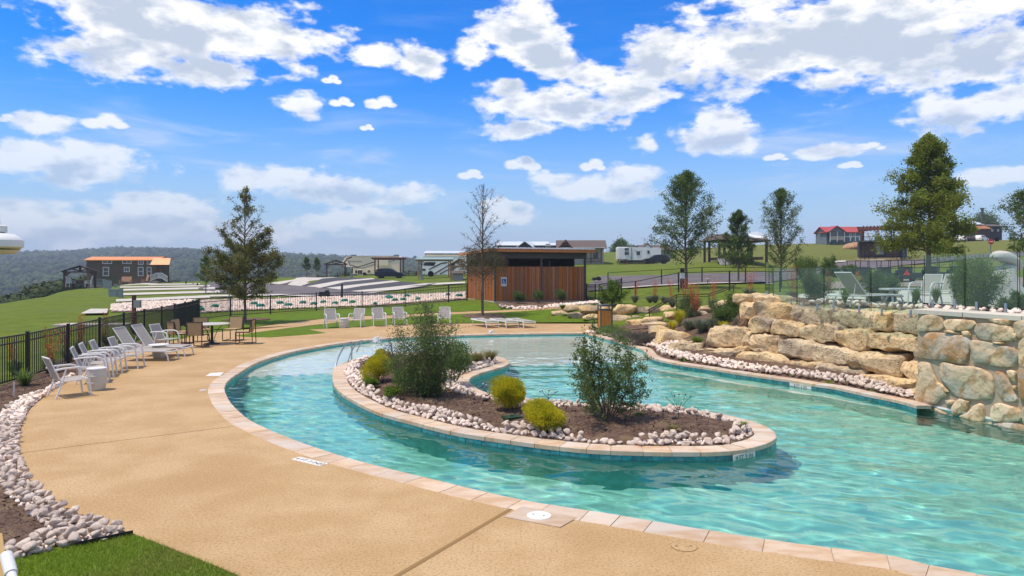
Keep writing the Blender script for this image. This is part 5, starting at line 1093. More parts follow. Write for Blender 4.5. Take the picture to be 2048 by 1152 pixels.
def fifth_wheel():
    Y = 128; k = Y/F; x, y, z = Wp(745, 553.5, Y); o = empty('fifth_wheel_trailer', (x,y,z), 0, 'cream fifth-wheel camper trailer with dark swooshes behind the dark car', 'camper trailer')
    prof = [(685,531),(683.5,526),(690,514.5),(694,512.5),(700,512),(796,512),(799,514),(799,548),(706,548),(706,534.5),(690,534)]
    MB().side([((a-745)*k,(553.5-b)*k) for a, b in prof], 0, 2.5).build('body', M_rvw, o)
    MB().bar(((692-745)*k,0,(553.5-512)*k),((798-745)*k,0,(553.5-512)*k),.3,.12).build('roof_edge', M_ltrim, o)
    for xx in (700,786): MB().box(((xx+5-745)*k,1,(553.5-511)*k),(.9,.7,.3)).build('air_conditioner', M_black, o)
    T = lambda l: [((a-745)*k,(553.5-b)*k) for a, b in l]
    swoosh(o, T([(691,533),(688,526),(694,518),(704,514)]), .22, -.01); swoosh(o, T([(696,521),(700,530),(715,534),(730,530),(745,525),(760,521)]), .16, -.012); swoosh(o, T([(706,535),(725,536),(745,530),(770,524),(790,521)]), .10, -.014)
    for a in ((720,545,10,10),(738,543,6,6),(752,541,8,6)): win(o, (a[0]-745)*k, (553.5-a[1])*k, a[2]*k, a[3]*k, fr=M_rvw)
    MB().box(((765-745)*k,-.10,(553.5-523)*k),(24*k,.2,17*k)).build('slide_out', M_rvw, o)
    MB().box(((717-745)*k,0.02,(553.5-547)*k+.3),(13*k,.1,6*k)).build('underbelly', M_black, o)
    for xx in (722,729): wheel(o, (xx-745)*k, .1, .42)
    MB().bar(((692-745)*k,.6,(553.5-534)*k),((692-745)*k,.6,0),.12).bar(((704-745)*k,.3,(553.5-534)*k),((704-745)*k,.3,0),.12).build('landing_leg', M_wood_d, o)
    tx = bpy.data.curves.new('rv_text', 'FONT'); tx.body = 'MONTANA'; tx.size = .55; tx.extrude = .003; tx.space_character = 1.2; letters(tx, M_swoosh, o, ((699-745)*k,-.05,(553.5-524.5)*k), (pi/2,0,0), .72)
fifth_wheel()
def motorhome():
    Y = 119; k = Y/F; x, y, z = Wp(900, 554, Y); o = empty('motorhome', (x,y,z), .0, 'cream motorhome with brown diagonal stripes behind the green roofed shelter', 'motorhome'); T = lambda l: [((a-900)*k,(554-b)*k) for a, b in l]
    MB().side(T([(845,548),(844.5,533),(848,524),(846,513),(852,509),(975,510),(975,548),(868,549.5),(855,549.5)]), 0, 2.5).build('body', M_rvw2, o)
    MB().side(T([(846.5,531),(849,524.5),(862,524),(872,524.5),(868,532)]), -.015, 0).build('cab_window', M_cglass, o); MB().side(T([(845.8,530),(849,524),(850.5,524),(848,531)]), .2, 2.3).build('windscreen', M_cglass, o)
    MB().side(T([(846,514),(850,509.5),(975,510),(975,512.5),(856,513)]), -.03, 2.6).build('roof_cap', M_rvw, o)
    for l in ([(858,539),(882,527),(895,525)],[(868,548),(885,538),(905,526),(925,524)],[(880,548),(893,541),(925,530)],[(870,533),(882,527),(892,525)]): swoosh(o, T(l), .2, -.02)
    wheel(o, (861.5-900)*k, .12, 7*k*.9); wheel(o, (950-900)*k, .12, 7*k*.9)
    for a in ((905,531,8,5),(925,531,8,5)): win(o, (a[0]-900)*k, (554-a[1])*k, a[2]*k, a[3]*k, fr=M_cglass)
    MB().box(((848-900)*k,-.01,(554-539.5)*k),(.5,.1,.35)).build('headlight', M_cglass, o)
motorhome()
def travel_trailer():
    Y = 131; k = Y/F; x, y, z = Wp(1278, 528, Y); o = empty('travel_trailer', (x,y,z), 0, 'white travel trailer with black windows parked behind the right lawn', 'camper trailer'); T = lambda l: [((a-1278)*k,(528-b)*k) for a, b in l]
    MB().side(T([(1235.5,520),(1235.5,496),(1238,493.5),(1320,495),(1322,498),(1322,520)]), 0, 2.5).build('body', M_rvw2, o); MB().box(((1247-1278)*k,-.12,(528-507)*k),(18*k,.25,22*k)).build('slide_out', M_rvw2, o)
    for a in ((1253,498.5,7,4),(1253,506.5,7,5),(1276.5,506.5,6,6),(1297,504,3,5)): win(o, (a[0]-1278)*k, (528-a[1])*k, a[2]*k, a[3]*k, y=-.26 if a[0] < 1258 else 0, fr=M_black, cross=False)
    MB().box(((1263-1278)*k,-.05,(528-507)*k),(1.2*k,.1,24*k)).build('dark_trim', M_bluegrey, o); MB().box(((1290-1278)*k,-.02,(528-508)*k),(7*k,.04,20*k)).build('door', M_rvw2, o)
    MB().box((0,.4,(528-523)*k),(74*k,.8,5*k)).build('underbelly', M_black, o); swoosh(o, T([(1268,500),(1275,503),(1284,502)]), .08, -.03, M_bluegrey)
    for xx in (1300,1306): wheel(o, (xx-1278)*k, .1, .38)
travel_trailer()
x, y, z = Wp(1310, 527, 127); suv('dark pickup style vehicle half hidden behind the tree trunk and trailer', 1312, 527.5, 124, 4.6, M_black, flip=True)
# timber shelters among the RVs
def shelter(label, px0, px1, ytop, ybase, Y, postm, roofm, d_=3, slats=False, name='timber_shelter'):
    k = Y/F; x, y, z = Wp((px0+px1)/2, ybase, Y); w_ = (px1-px0)*k; h = (ybase-ytop)*k; o = empty(name, (x,y,z), 0, label, 'shelter')
    for sx in (-.42,.42):
        for yy in (0, d_): MB().box((sx*w_,yy,h*.45),(.18,.18,h*.95)).build('post', postm, o)
    for yy in (0, d_): MB().bar((-w_/2,yy,h*.90),(w_/2,yy,h*.90),.14,.22).build('beam', postm, o)
    if slats:
        for i in range(12): xx = -w_/2+i*w_/11; MB().bar((xx,-.6,h*.97),(xx,d_+.6,h*.97),.09,.16).build('rafter', postm, o)
    MB().add([(-w_/2-.2,-.5,h*.95),(w_/2+.2,-.5,h*.95),(w_/2+.2,d_+.5,h*1.04),(-w_/2-.2,d_+.5,h*1.04),(-w_/2-.2,-.5,h*.92),(w_/2+.2,-.5,h*.92),(w_/2+.2,d_+.5,h*1.0),(-w_/2-.2,d_+.5,h*1.0)],[(0,1,2,3),(7,6,5,4),(0,4,5,1),(1,5,6,2),(2,6,7,3),(3,7,4,0)]).build('roof', roofm, o)
    return o
shelter('dark red timber pergola with layered roof behind the dark car', 745, 806, 515, 545, 120, M_wood_r, M_wood_r, slats=True)
pavilion('brown timber gable pavilion left of the fifth-wheel trailer', 672, 553, 118, 36*118/F, 3, 24*118/F, 8*118/F, M_wood_d, M_wood_d, yaw=.25)
shelter('open shelter with pale green metal roof on tan posts in front of the motorhome', 832, 903, 516, 562, 104, M_wood_t, pm('pale_green_metal_roof', (.27,.36,.31), .5), 3)
pavilion('small timber gable pavilion with grey roof left of the restroom', 919, 566, 92, 34*92/F, 3, 34*92/F, 13*92/F, M_wood_t, M_croof)
house('brick_pillar_shed', 'small grey stone kiosk under the gable pavilion beside the restroom', 916, 565, 91, 18*91/F, 1.2, 19*91/F, .3, M_lgrey, M_croof, cat='kiosk')
# cabins behind
house('dark_cabin', 'dark cabin with a bright metal roof and small upper windows above the motorhome', 905, 540, 150, 110*150/F, 6, 34*150/F, 5*150/F, M_bsid, M_mroof, wins=[((a-905)*150/F,(540-511)*150/F,1.0,.7) for a in (893,908,922)])
house('dark_cabin', 'charcoal gabled cabin with bright metal roof right above the restroom roof', 1045, 520, 140, 100*140/F, 6, 30*140/F, 8*140/F, M_char, M_mroof)
house('dark_cabin', 'charcoal cabin gable end with a steep bright roof behind the restroom', 1050, 522, 136, 40*136/F, 8, 24*136/F, 16*136/F, M_char, M_mroof, axis='y', yaw=-.25)
house('dark_cabin', 'long charcoal cabin with one square dormer window behind the restroom', 1095, 520, 133, 46*133/F, 5, 30*133/F, 5*133/F, M_char, M_mroof, wins=[((1096-1095)*133/F,(520-491)*133/F,.9,.6)])
k = 128/F
hb = house('gabled_cabin', 'cabin with brown shingle roof, timber truss gable and white walls on the rise', 1163, 527, 128, 88*k, 6.5, 31*k, 17*k, M_cream, M_croof, yaw=-.05, over=.6)
roof_gable(hb, -47*k, -18*k, -2.2, 2, 30*k, 47*k, M_croof, 'y', .15, 'porch_roof'); MB().bar((-46*k,-2.2,30*k),(-32.5*k,-2.2,46*k),.2).bar((-19*k,-2.2,30*k),(-32.5*k,-2.2,46*k),.2).bar((-41*k,-2.2,36*k),(-24*k,-2.2,36*k),.15).bar((-32.5*k,-2.2,36*k),(-32.5*k,-2.2,45*k),.15).build('truss', M_wood_r, hb)
MB().box((18*k,-1.4,12*k),(2.2*k,.2,24*k)).box((38*k,-1.4,14*k),(2.2*k,.2,28*k)).build('porch_post', M_wood_r, hb); MB().box((20*k,-1.2,9*k),(32*k,.1,.15)).box((20*k,-1.2,4*k),(32*k,.1,.15)).build('porch_rail', M_wood_r, hb); MB().box((28*k,-.03,17*k),(10*k,.06,13*k)).build('dark_window', M_glassd, hb)
MB().box((0,-.8,31*k),(90*k,2.6,.12)).build('porch_canopy', M_ltrim, hb)
k = 138/F
hb = house('gabled_cabin', 'small cabin with white gable porch and grey roof partly behind the travel trailer', 1313, 524, 138, 60*k, 6, 24*k, 11*k, M_lgrey, M_croof)
roof_gable(hb, -34*k, -8*k, -1.8, 2, 24*k, 38*k, M_croof, 'y', .15, 'porch_roof'); MB().add([(-32*k,-1.7,25*k),(-10*k,-1.7,25*k),(-21*k,-1.7,35*k)],[(0,1,2)]).build('porch_gable', M_ltrim, hb); MB().box((-20*k,-1.6,12*k),(1.5*k,.2,24*k)).box((-31*k,-1.6,12*k),(1.5*k,.2,24*k)).build('porch_post', M_wood_d, hb)
# open pavilion with stairs in the middle right
k = 76/F
hb = empty('hillside_pavilion', Wp(1475,528,76), 0, 'dark roofed open pavilion with a bright metal roof edge and stairs behind the middle trees', 'pavilion')
MB().add([(-49*k,-2,48*k),(-30*k,-1,60*k),(48*k,-1,50*k),(54*k,-2,44*k),(-49*k,6,48*k),(-30*k,5,63*k),(48*k,5,58*k),(54*k,6,44*k)],[(0,1,2,3),(4,7,6,5),(0,4,5,1),(1,5,6,2),(2,6,7,3),(3,7,4,0)]).build('roof', M_croof, hb)
MB().add([(8*k,-1.2,60*k),(30*k,-1.4,64*k),(62*k,-2.1,49*k),(20*k,-2.1,51*k)],[(0,1,2,3)]).build('metal_roof', M_mroof, hb)
for xx in (-43,-33,20,50): MB().box((xx*k,-1.2,24*k),(.22,.22,50*k)).build('post', M_wood_d, hb)
for xx in (-43,-33,20,50): MB().box((xx*k,4.5,24*k),(.22,.22,50*k)).build('post', M_wood_d, hb)
MB().box((5*k,1.5,11*k),(76*k,5.5,.3)).build('deck_floor', M_bsid, hb)
mb = MB()
for i in range(8): mb.box((-36*k,-1.5-i*.3,11*k-i*.2-.1),(22*k,.32,.2))
mb.build('stairs', M_conc, hb)
for xx in (-46,-25): MB().bar((xx*k,-1.4,11*k+.9),(xx*k,-3.9,.4),.05).bar((xx*k,-1.4,11*k+.45),(xx*k,-3.9,0),.05).bar((xx*k,-3.9,-.5),(xx*k,-3.9,.5),.07).bar((xx*k,-1.4,0),(xx*k,-1.4,11*k+.9),.07).build('stair_rail', M_black, hb)
# hillside houses
k = 140/F
hb = house('red_roof_cottage', 'blue-grey cottage with bright red metal roof and screened porch on the hilltop', 1689, 489, 140, 72*k, 5, 25*k, 12*k, M_bluegrey, M_redroof, over=.35, wins=[((a-1689)*k,b*k,c_*k,d_*k) for a, b, c_, d_ in ((1686,17,3,13),(1701,18,3.5,12),(1709,22,3,8))])
roof_gable(hb, -39*k, -4*k, -1.6, 3, 25*k, 37*k, M_redroof, 'y', .12, 'porch_roof'); MB().add([(-35*k,-1.3,25*k),(-6*k,-1.3,25*k),(-21*k,-1.3,35*k)],[(0,1,2)]).build('porch_gable', M_bluegrey, hb)
MB().box((-21*k,-1.3,12*k),(29*k,.06,8*k)).build('porch_screen', M_cream, hb); MB().box((-21*k,-1.25,20*k),(28*k,.06,9*k)).build('dark_screen', M_glassd, hb); MB().box((-21*k,-1.2,4*k),(30*k,.3,9*k)).build('skirt', pm('dark_blue_skirt',(.07,.085,.10),.8), hb)
for xx in (-35,-21,-7,5,15,23): MB().box((xx*k,-1.4,15*k if xx < 0 else 11*k),(1.3*k,.12,20*k if xx < 0 else 9*k)).build('white_post', M_ltrim, hb)
MB().box((9*k,-1.4,15*k),(34*k,.08,1.2*k)).build('rail', M_ltrim, hb)
k = 108/F
tp = empty('container_house', Wp(1765,518,108), -.42, 'two-storey dark container house with red rooftop pergola and white chairs on the hillside', 'house')
MB().box((0,3,17*k),(84*k,6,36*k)).build('wall', M_char, tp); MB().box((-2*k,2.5,-2*k),(92*k,7.5,9*k)).build('stone_base', M_bould, tp); MB().box((-2*k,-.6,35.5*k),(88*k,1.6,.25)).build('balcony_floor', M_gsteel, tp)
MB().box((-5*k,-.03,20*k),(14*k,.06,22*k)).build('door', M_lgrey, tp); MB().box((-25*k,-.02,18*k),(24*k,.04,26*k)).build('panel', M_bsid, tp); MB().box((20*k,-.02,18*k),(26*k,.04,26*k)).build('panel', M_bsid, tp); MB().box((38*k,1,17*k),(9*k,3,36*k)).build('grey_end', M_bluegrey, tp)
for xx in (-41,-33,-25,24,32): MB().box((xx*k,-1.2,17*k),(1.3*k,.15,36*k)).build('steel_post', M_black, tp)
mb = MB().bar((-41*k,-1.3,45*k),(41*k,-1.3,45*k),.06)
for i in range(40): mb.bar((-41*k+i*2.1*k,-1.3,36*k),(-41*k+i*2.1*k,-1.3,45*k),.03)
mb.build('balcony_railing', M_black, tp); mb = MB().bar((-41*k,-1.3,8*k),(22*k,-1.3,8*k),.06)
for i in range(30): mb.bar((-41*k+i*2.1*k,-1.3,1*k),(-41*k+i*2.1*k,-1.3,8*k),.03)
mb.build('porch_railing', M_black, tp); mb = MB()
for i in range(9): mb.box((32*k+i*.3*k,-1.5,4*k+i*3.4*k),(7*k,.6,.08))
mb.bar((29*k,-1.5,0),(33*k,-1.5,34*k),.08).bar((37*k,-1.5,0),(40*k,-1.5,30*k),.08).build('stairs', M_black, tp)
for xx in (-34,-8,20,40):
    for yy in (0, 4): MB().box((xx*k,yy,48*k),(.2,.2,22*k)).build('pergola_post', M_wood_r, tp)
for yy in (-.3, 4.3): MB().bar((-42*k,yy,59*k),(45*k,yy,59*k+(.8 if yy > 0 else 0)),.15,.25).build('pergola_beam', M_wood_r, tp)
for i in range(14): xx = (-42+i*6.6)*k; MB().bar((xx,-1.4,56*k),(xx+.9,5.2,70*k),.12,.22).build('pergola_rafter', M_wood_r, tp)
for i in range(6): MB().bar((-44*k,-1+i*1.1,58*k+i*2*k),(46*k,-1+i*1.1,58*k+i*2*k),.06,.12).build('pergola_slat', M_wood_r, tp)
for px, lab_ in ((1738,'left white armchair on the rooftop terrace of the container house'),(1757,'middle white armchair on the rooftop terrace of the container house'),(1778,'right white armchair on the rooftop terrace of the container house')): bench_chair('rooftop_chair', lab_, px, 518-36, 107.5, .1, M_ltrim, 1.2, group='white chairs on the rooftop terrace')
def mound():
    g = np.random.default_rng(4); V = IC3[0].copy()*np.array([1.9,1.6,1.1]); V *= (1+.12*np.sin(V@g.normal(size=3)*2.3))[:,None]; V[:,2] = np.maximum(V[:,2], -.5)+g.normal(size=len(V))*.06
    o = mobj('dirt_mound', npmesh('dirt_mound', V, IC3[1]), M_dirt2); o.location = (lambda p: (p[0],p[1],p[2]+.15))(onground(1707, 128)); tag(o, 'heap of reddish earth beside the red roof cottage', 'dirt mound')
M_dirt2 = pm('red_earth', (.38,.20,.11), .95, (.46,.30,.18), 1.5, 1, 8, bdist=.15); mound()
k = 150/F
hc = house('hill_cabin', 'grey two-storey cabin with bright metal roof on the right hilltop behind the big tree', 1935, 482, 150, 56*k, 6, 34*k, 8*k, M_bluegrey, M_mroof, wins=[((a-1935)*k,b*k,3*k,9*k) for a, b in ((1944,24),(1951,22),(1953,12))])
hc = house('hill_cabin', 'dark charcoal cabin at the far right end of the hilltop row', 1991, 480, 155, 26*155/F, 6, 28*155/F, 5*155/F, M_char, M_croof, wins=[((a-1991)*k,b*k,3*k,4*k) for a, b in ((1984,20),(1996,20))])
hc = house('hill_cabin', 'small cabin with an orange brown roof slope and timber deck on the hilltop', 1968, 481, 148, 22*148/F, 6, 24*148/F, 10*148/F, M_wood_d, pm('orange_brown_roof',(.36,.15,.06),.7))
MB().lathe([(.25,0),(.25,3.2),(.4,3.3),(.4,3.6)],(1.0,2,3.5),10).build('chimney', M_gsteel, hc)
for i, px in enumerate((1925,1942,1960)): suv(('white car parked left on the hilltop beside the grey cabin','dark car parked on the hilltop between two white cars','white car parked right on the hilltop by the timber deck')[i], px, 484, 144, 2.9+.3*i, (M_rvw2, M_black, M_rvw2)[i], yaw=.6, h=1.4)
# golf carts
M_cart = pm('dark_cart_body', (.03,.035,.045), .4)
def cart(px, py, Y, label, roofc, tri=False):
    x, y, z = Wp(px, py, Y); o = empty('golf_cart', (x,y,z), 0, label, 'golf cart')
    MB().box((0,0,1.86),(1.25,1.7,.06)).build('roof', roofc, o); MB().box((0,.2,.55),(1.15,2.2,.5)).build('body', M_cart, o); MB().box((0,-.55,.85),(1.15,.5,.35)).build('rear_seat', M_cart, o); MB().box((0,-.8,1.15),(1.15,.08,.35)).build('seat_back', M_cart, o)
    for sx in (-.55,.55):
        for sy in (-.75,.75): MB().bar((sx,sy,.8),(sx*1.02,sy*.95,1.85),.04).build('roof_post', M_black, o)
        for sy in (-.8,.9):
            w_ = MB().lathe([(.13,-.1),(.25,-.1),(.27,-.06),(.27,.06),(.25,.1),(.13,.1)],(0,0,0),16).build('wheel', M_tyre, o, True, loc=(sx,sy,.27)); w_.rotation_euler = (0,pi/2,0)
    if tri: MB().side([(-.28,.62),(.28,.62),(0,1.08)],-1.02,-.98).build('warning_triangle', pm('orange_red_reflector',(.75,.05,.02),.5), o)
for a in ((1716,566,58,'golf cart with red-brown roof, leftmost behind the glass fence',M_wood_r),(1758,566,58,'golf cart with dark roof and orange rear panel behind the glass fence',M_cart),(1800,565,58,'golf cart carrying a red slow-moving triangle on its back',M_cart),(1852,564,59,'golf cart behind the trunk of the big tree',M_cart),(1902,563,60,'golf cart with pale blue cover at the right end of the row',M_bluegrey)): cart(*a, tri='triangle' in a[3])
x, y, z = Wp(1981,532,60); o = empty('road_sign', (x,y,z), 0, 'small round red and white road sign far right beside the hill road', 'sign'); MB().box((0,0,.9),(.06,.06,2.6)).build('post', M_util, o)
d_ = MB().lathe([(.24,0),(.24,.03)],(0,0,0),20).build('sign_disc', pm('sign_red',(.55,.03,.03),.5), o, loc=(0,-.05,2.1)); d_.rotation_euler = (pi/2,0,0); MB().box((0,-.095,2.1),(.30,.01,.08)).build('white_bar', M_ltrim, o); MB().box((.55,0,2.3),(.35,.04,.35)).build('side_plate', M_black, o)

# ---------------------------------------------------------------- vegetation
def segmesh(name, segs, mat, parent, sides=5, smooth=True):
    S_ = np.array([(a[0],a[1],a[2],b[0],b[1],b[2],ra,rb) for a, b, ra, rb in segs]); A, B, ra, rb = S_[:,:3], S_[:,3:6], S_[:,6], S_[:,7]
    T = B-A; T /= np.linalg.norm(T, axis=1, keepdims=True)+1e-9; up = np.where(np.abs(T[:,2:3]) > .9, np.array([[1.,0,0]]), np.array([[0,0,1.]])); U = np.cross(T, up); U /= np.linalg.norm(U, axis=1, keepdims=True); W_ = np.cross(T, U)
    th = np.arange(sides)*2*pi/sides; ring = U[:,None]*np.cos(th)[None,:,None]+W_[:,None]*np.sin(th)[None,:,None]
    V = np.concatenate([A[:,None]+ring*ra[:,None,None], B[:,None]+ring*rb[:,None,None]], 1).reshape(-1,3)
    k = np.arange(sides); base = (np.arange(len(S_))*2*sides)[:,None,None]; Fc = np.stack([k, (k+1)%sides, (k+1)%sides+sides, k+sides], -1)[None]+base
    return mobj(name, npmesh(name, V, Fc.reshape(-1,4), smooth), mat, parent)
def leafmesh(name, pts, size, mat, parent, g, aspect=.55, up=0.0, dirs=None):
    n = len(pts); pts = np.asarray(pts); 
    if dirs is None:
        d = g.normal(size=(n,3)); d[:,2] += up
    else: d = dirs+g.normal(size=(n,3))*.25
    d /= np.linalg.norm(d, axis=1, keepdims=True); r = g.normal(size=(n,3)); s = np.cross(d, r); s /= np.linalg.norm(s, axis=1, keepdims=True)+1e-9
    L = size*g.uniform(.6,1.35,n)[:,None]; Wd = L*aspect*.5; P0 = pts; P1 = pts+d*L*.5+s*Wd; P2 = pts+d*L; P3 = pts+d*L*.5-s*Wd
    V = np.stack([P0,P1,P2,P3],1).reshape(-1,3); return mobj(name, npmesh(name, V, np.arange(4*n).reshape(-1,4)), mat, parent)
M_oak = leafm('oak_leaves', (.13,.18,.022), (.36,.38,.055), .5, .5, c3=(.09,.12,.018), gscale=.8)
M_oakb = leafm('olive_brown_leaves', (0.103,0.124,0.029), (0.269,0.228,0.073), .3, .55, c3=(.07,.05,.02), gscale=.8)
M_elm = leafm('dark_green_leaves', (0.062,0.115,0.029), (0.178,0.251,0.073), .48, .5, gscale=1.2)
M_privet = leafm('grey_green_shrub_leaves', (0.076,0.130,0.039), (0.217,0.293,0.098), .48, .5, gscale=2.2, c3=(.02,.03,.010))
M_gold = leafm('golden_shrub_leaves', (.50,.44,.015), (.80,.66,.03), .5, .5, c3=(.26,.30,.015), gscale=5)
M_fresh = leafm('fresh_green_leaves', (0.083,0.159,0.014), (0.220,0.289,0.035), .4, .5, gscale=2)
M_dry = leafm('dried_brown_leaves', (.13,.085,.045), (.20,.14,.07), .2, .8)
M_grey = leafm('grey_green_strap_leaves', (0.108,0.138,0.102), (0.216,0.240,0.168), .2, .7, gscale=3)
M_tan = leafm('tan_dry_grass', (.25,.19,.09), (.16,.17,.05), .3, .8, gscale=2)
M_coral = leafm('coral_red_flowers', (.60,.10,.05), (.70,.19,.09), .3, .6)
M_twig = pm('grey_twig', (.10,.075,.058), .9); M_purpt = pm('purplish_twig', (.17,.115,.11), .9)
def tree(label, base, h, wid, clear, nl, nleaf, lsize, leafmat, prof, seed, r0=.09, up=.55, cat='tree', top_sparse=0, twigs=5, name='young_tree', spread=.16, low=None, lean=0):
    h *= .975; g = np.random.default_rng(seed); o = empty(name, base, 0, label, cat); segs = []; N = 12; pts = [np.array([0,0,-.15])]
    for i in range(1, N+1): t = i/N; pts.append(np.array([lean*t*h+g.normal()*.015*h*t*.4, g.normal()*.006*h, t*h]))
    rad = lambda t: max(.006, r0*(1-t)**.85+.006)
    tr = [(pts[i], pts[i+1], rad(i/N), rad((i+1)/N)) for i in range(N)]; segmesh('trunk', tr, M_bark, o, 8)
    LP = []; LD = []
    for k in range(nl):
        t = clear+(1-clear)*((k+.5)/nl)**1.05; tt = (t-clear)/(1-clear); z = t*h; L = wid*.5*prof(tt)*g.uniform(.72,1.12); a = k*2.399+g.normal()*.3
        i = min(N-1, int(t*N)); p = pts[i]+(pts[i+1]-pts[i])*(t*N-i); el_ = up+(.5*tt)+g.normal()*.12; el_ = min(el_, 1.35); m = 5; r = max(.004, rad(t)*.42); q = p.copy(); d = np.array([math.cos(a)*math.cos(el_), math.sin(a)*math.cos(el_), math.sin(el_)])
        Ls = min(L/max(.35, math.cos(el_)), (h-z)*.8+.01*h); path = [q.copy()]
        for j in range(m):
            d = d+g.normal(size=3)*.10+np.array([0,0,-.02 if up < .7 else .05]); d /= np.linalg.norm(d); q2 = q+d*Ls/m; segs.append((q, q2, r*(1-j/m)+.003, r*(1-(j+1)/m)+.003)); q = q2; path.append(q.copy())
            for _ in range(max(1, int(twigs*(.5+j*.25)))):
                dd = d*.7+g.normal(size=3)*.55; dd /= np.linalg.norm(dd); l = Ls*.22*g.uniform(.5,1.3); e = q+dd*l; segs.append((q, e, r*.25+.0025, .0022))
                if not (top_sparse and tt > top_sparse and g.random() < .93): LP.append((q, e, tt))
    segmesh('branches', segs, M_bark if nleaf else M_twig, o, 4)
    if nleaf:
        idx = g.integers(0, len(LP), nleaf); f = g.uniform(.15,1.15,nleaf); A = np.array([LP[i][0] for i in idx]); B = np.array([LP[i][1] for i in idx]); pp = A+(B-A)*f[:,None]+g.normal(size=(nleaf,3))*spread*wid*.12
        leafmesh('crown', pp, lsize, leafmat, o, g, up=.2)
    return o
cone = lambda t: max(.10, (1-t)**.8)*(1 if t > .12 else .72+t*2.3)
oval = lambda t: max(.14, math.sin(pi*min(1, .14+t*.86))**.75)
def tb_(px, py, Y): 
    b = Wp(px, py, Y); return b
tree('tall half-bare conical tree with leafy lower crown in the left middle lawn', tb_(490,641,36), 7.0, 3.4, .15, 84, 32000, .085, M_oakb, lambda t: cone(t)*(1.0 if t < .55 else .95), 1, .075, .5, top_sparse=.44)
bt = tree('leafless tree with fine bare twigs standing in front of the timber restroom', tb_(965,632,39), 7.55, 3.0, .26, 50, 0, .07, M_dry, lambda t: max(.2, (1-t)**.55)*.9, 2, .075, .62, twigs=6)
g = np.random.default_rng(77); n = 6000; th = g.uniform(0,2*pi,n); rr = np.sqrt(g.uniform(0,1,n)); zz = g.normal(3.05,.62,n); k = 1.45*np.exp(-((zz-2.9)/1.1)**2); pp = np.stack([np.cos(th)*rr*k, np.sin(th)*rr*k, zz],-1)
leafmesh('withered_leaves', pp, .10, leafm('withered_olive_leaves', (.11,.095,.05), (.17,.125,.07), .2, .8), bt, g, dirs=np.stack([np.cos(th),np.sin(th),-.2+0*th],-1), aspect=.26)
tree('tall airy green tree between the travel trailer and the hillside pavilion', tb_(1372,578,45), 7.65, 4.5, .20, 70, 23000, .10, M_elm, lambda t: max(.10,(1-t)**.75)*min(1,.62+t*2.4)*1.05, 3, .095, .62, twigs=5)
tree('smaller dense green tree in front of the hillside pavilion stairs', tb_(1477,572,52), 5.7, 2.6, .22, 50, 17000, .10, M_elm, lambda t: cone(t)*1.02, 4, .07, .6)
tree('thin crowned grey-green tree right of the hillside pavilion', tb_(1562,572,47), 6.6, 3.6, .16, 60, 14000, .085, M_elm, lambda t: max(.12,(1-t)**.65)*min(1,.6+t*2.4), 5, .07, .7, twigs=6)
tree('large full green conical tree rising behind the glass fence at right', tb_(1858,572,40), 8.65, 5.0, .22, 86, 62000, .12, M_oak, lambda t: cone(t)*1.03, 6, .15, .22, twigs=5, spread=.2)
tree('leafy tree cut off by the right edge of the photograph', tb_(2066,560,34), 4.7, 2.9, .25, 50, 15000, .09, M_elm, oval, 7, .08, .6)
tree('small young tree with a narrow crown near the far left pads', tb_(412,590,72), 4.0, 1.9, .30, 34, 7000, .11, M_elm, cone, 8, .05, .6)
tree('left one of two slim young trees at the edge of the far pads', tb_(613,556,112), 3.4, 1.5, .3, 26, 3600, .13, M_elm, cone, 9, .04, .7)
tree('right one of two slim young trees at the edge of the far pads', tb_(633,556,112), 3.3, 1.7, .3, 26, 3600, .13, M_elm, cone, 10, .04, .7)
tree('very thin leafless sapling leaning beside the trunk of the big tree', tb_(1877,568,43), 2.6, 1.0, .4, 14, 0, .06, M_dry, cone, 11, .04, .5, twigs=3, lean=-.05)
for (px, py, Y, w_, h, lab, sd) in ((1242,522,190,62,36,'broad dark live oak on the horizon left of the travel trailer',20),(1268,522,200,30,26,'second low live oak just behind the travel trailer roof',21),(1452,500,200,60,14,'low oak clump on the horizon behind the middle trees',22),(1970,470,210,130,30,'bare-topped oak behind the hilltop cabins at right',23)):
    k = Y/F; tree(lab, tb_(px, py, Y), h*k, w_*k*1.1, .12, 40, 9000, .45, M_elm, lambda t: max(.3, math.sin(pi*min(1,.25+t*.75))**.5), sd, .25, .5, name='live_oak', spread=.5)
def mulchring(px, py, r, label):
    p = hit(px, py); n = 20; poly = [(p[0]+r*math.cos(a*2*pi/n), p[1]+r*.9*math.sin(a*2*pi/n)) for a in range(n)]; o = sheet('tree_mulch_ring', poly, G0, M_mulch, .3, up=.07); tag(o, label, 'mulch ring')
mulchring(492,641,1.3,'ring of brown mulch round the foot of the tall half-bare tree'); mulchring(968,634,1.25,'ring of brown mulch under the bare tree')
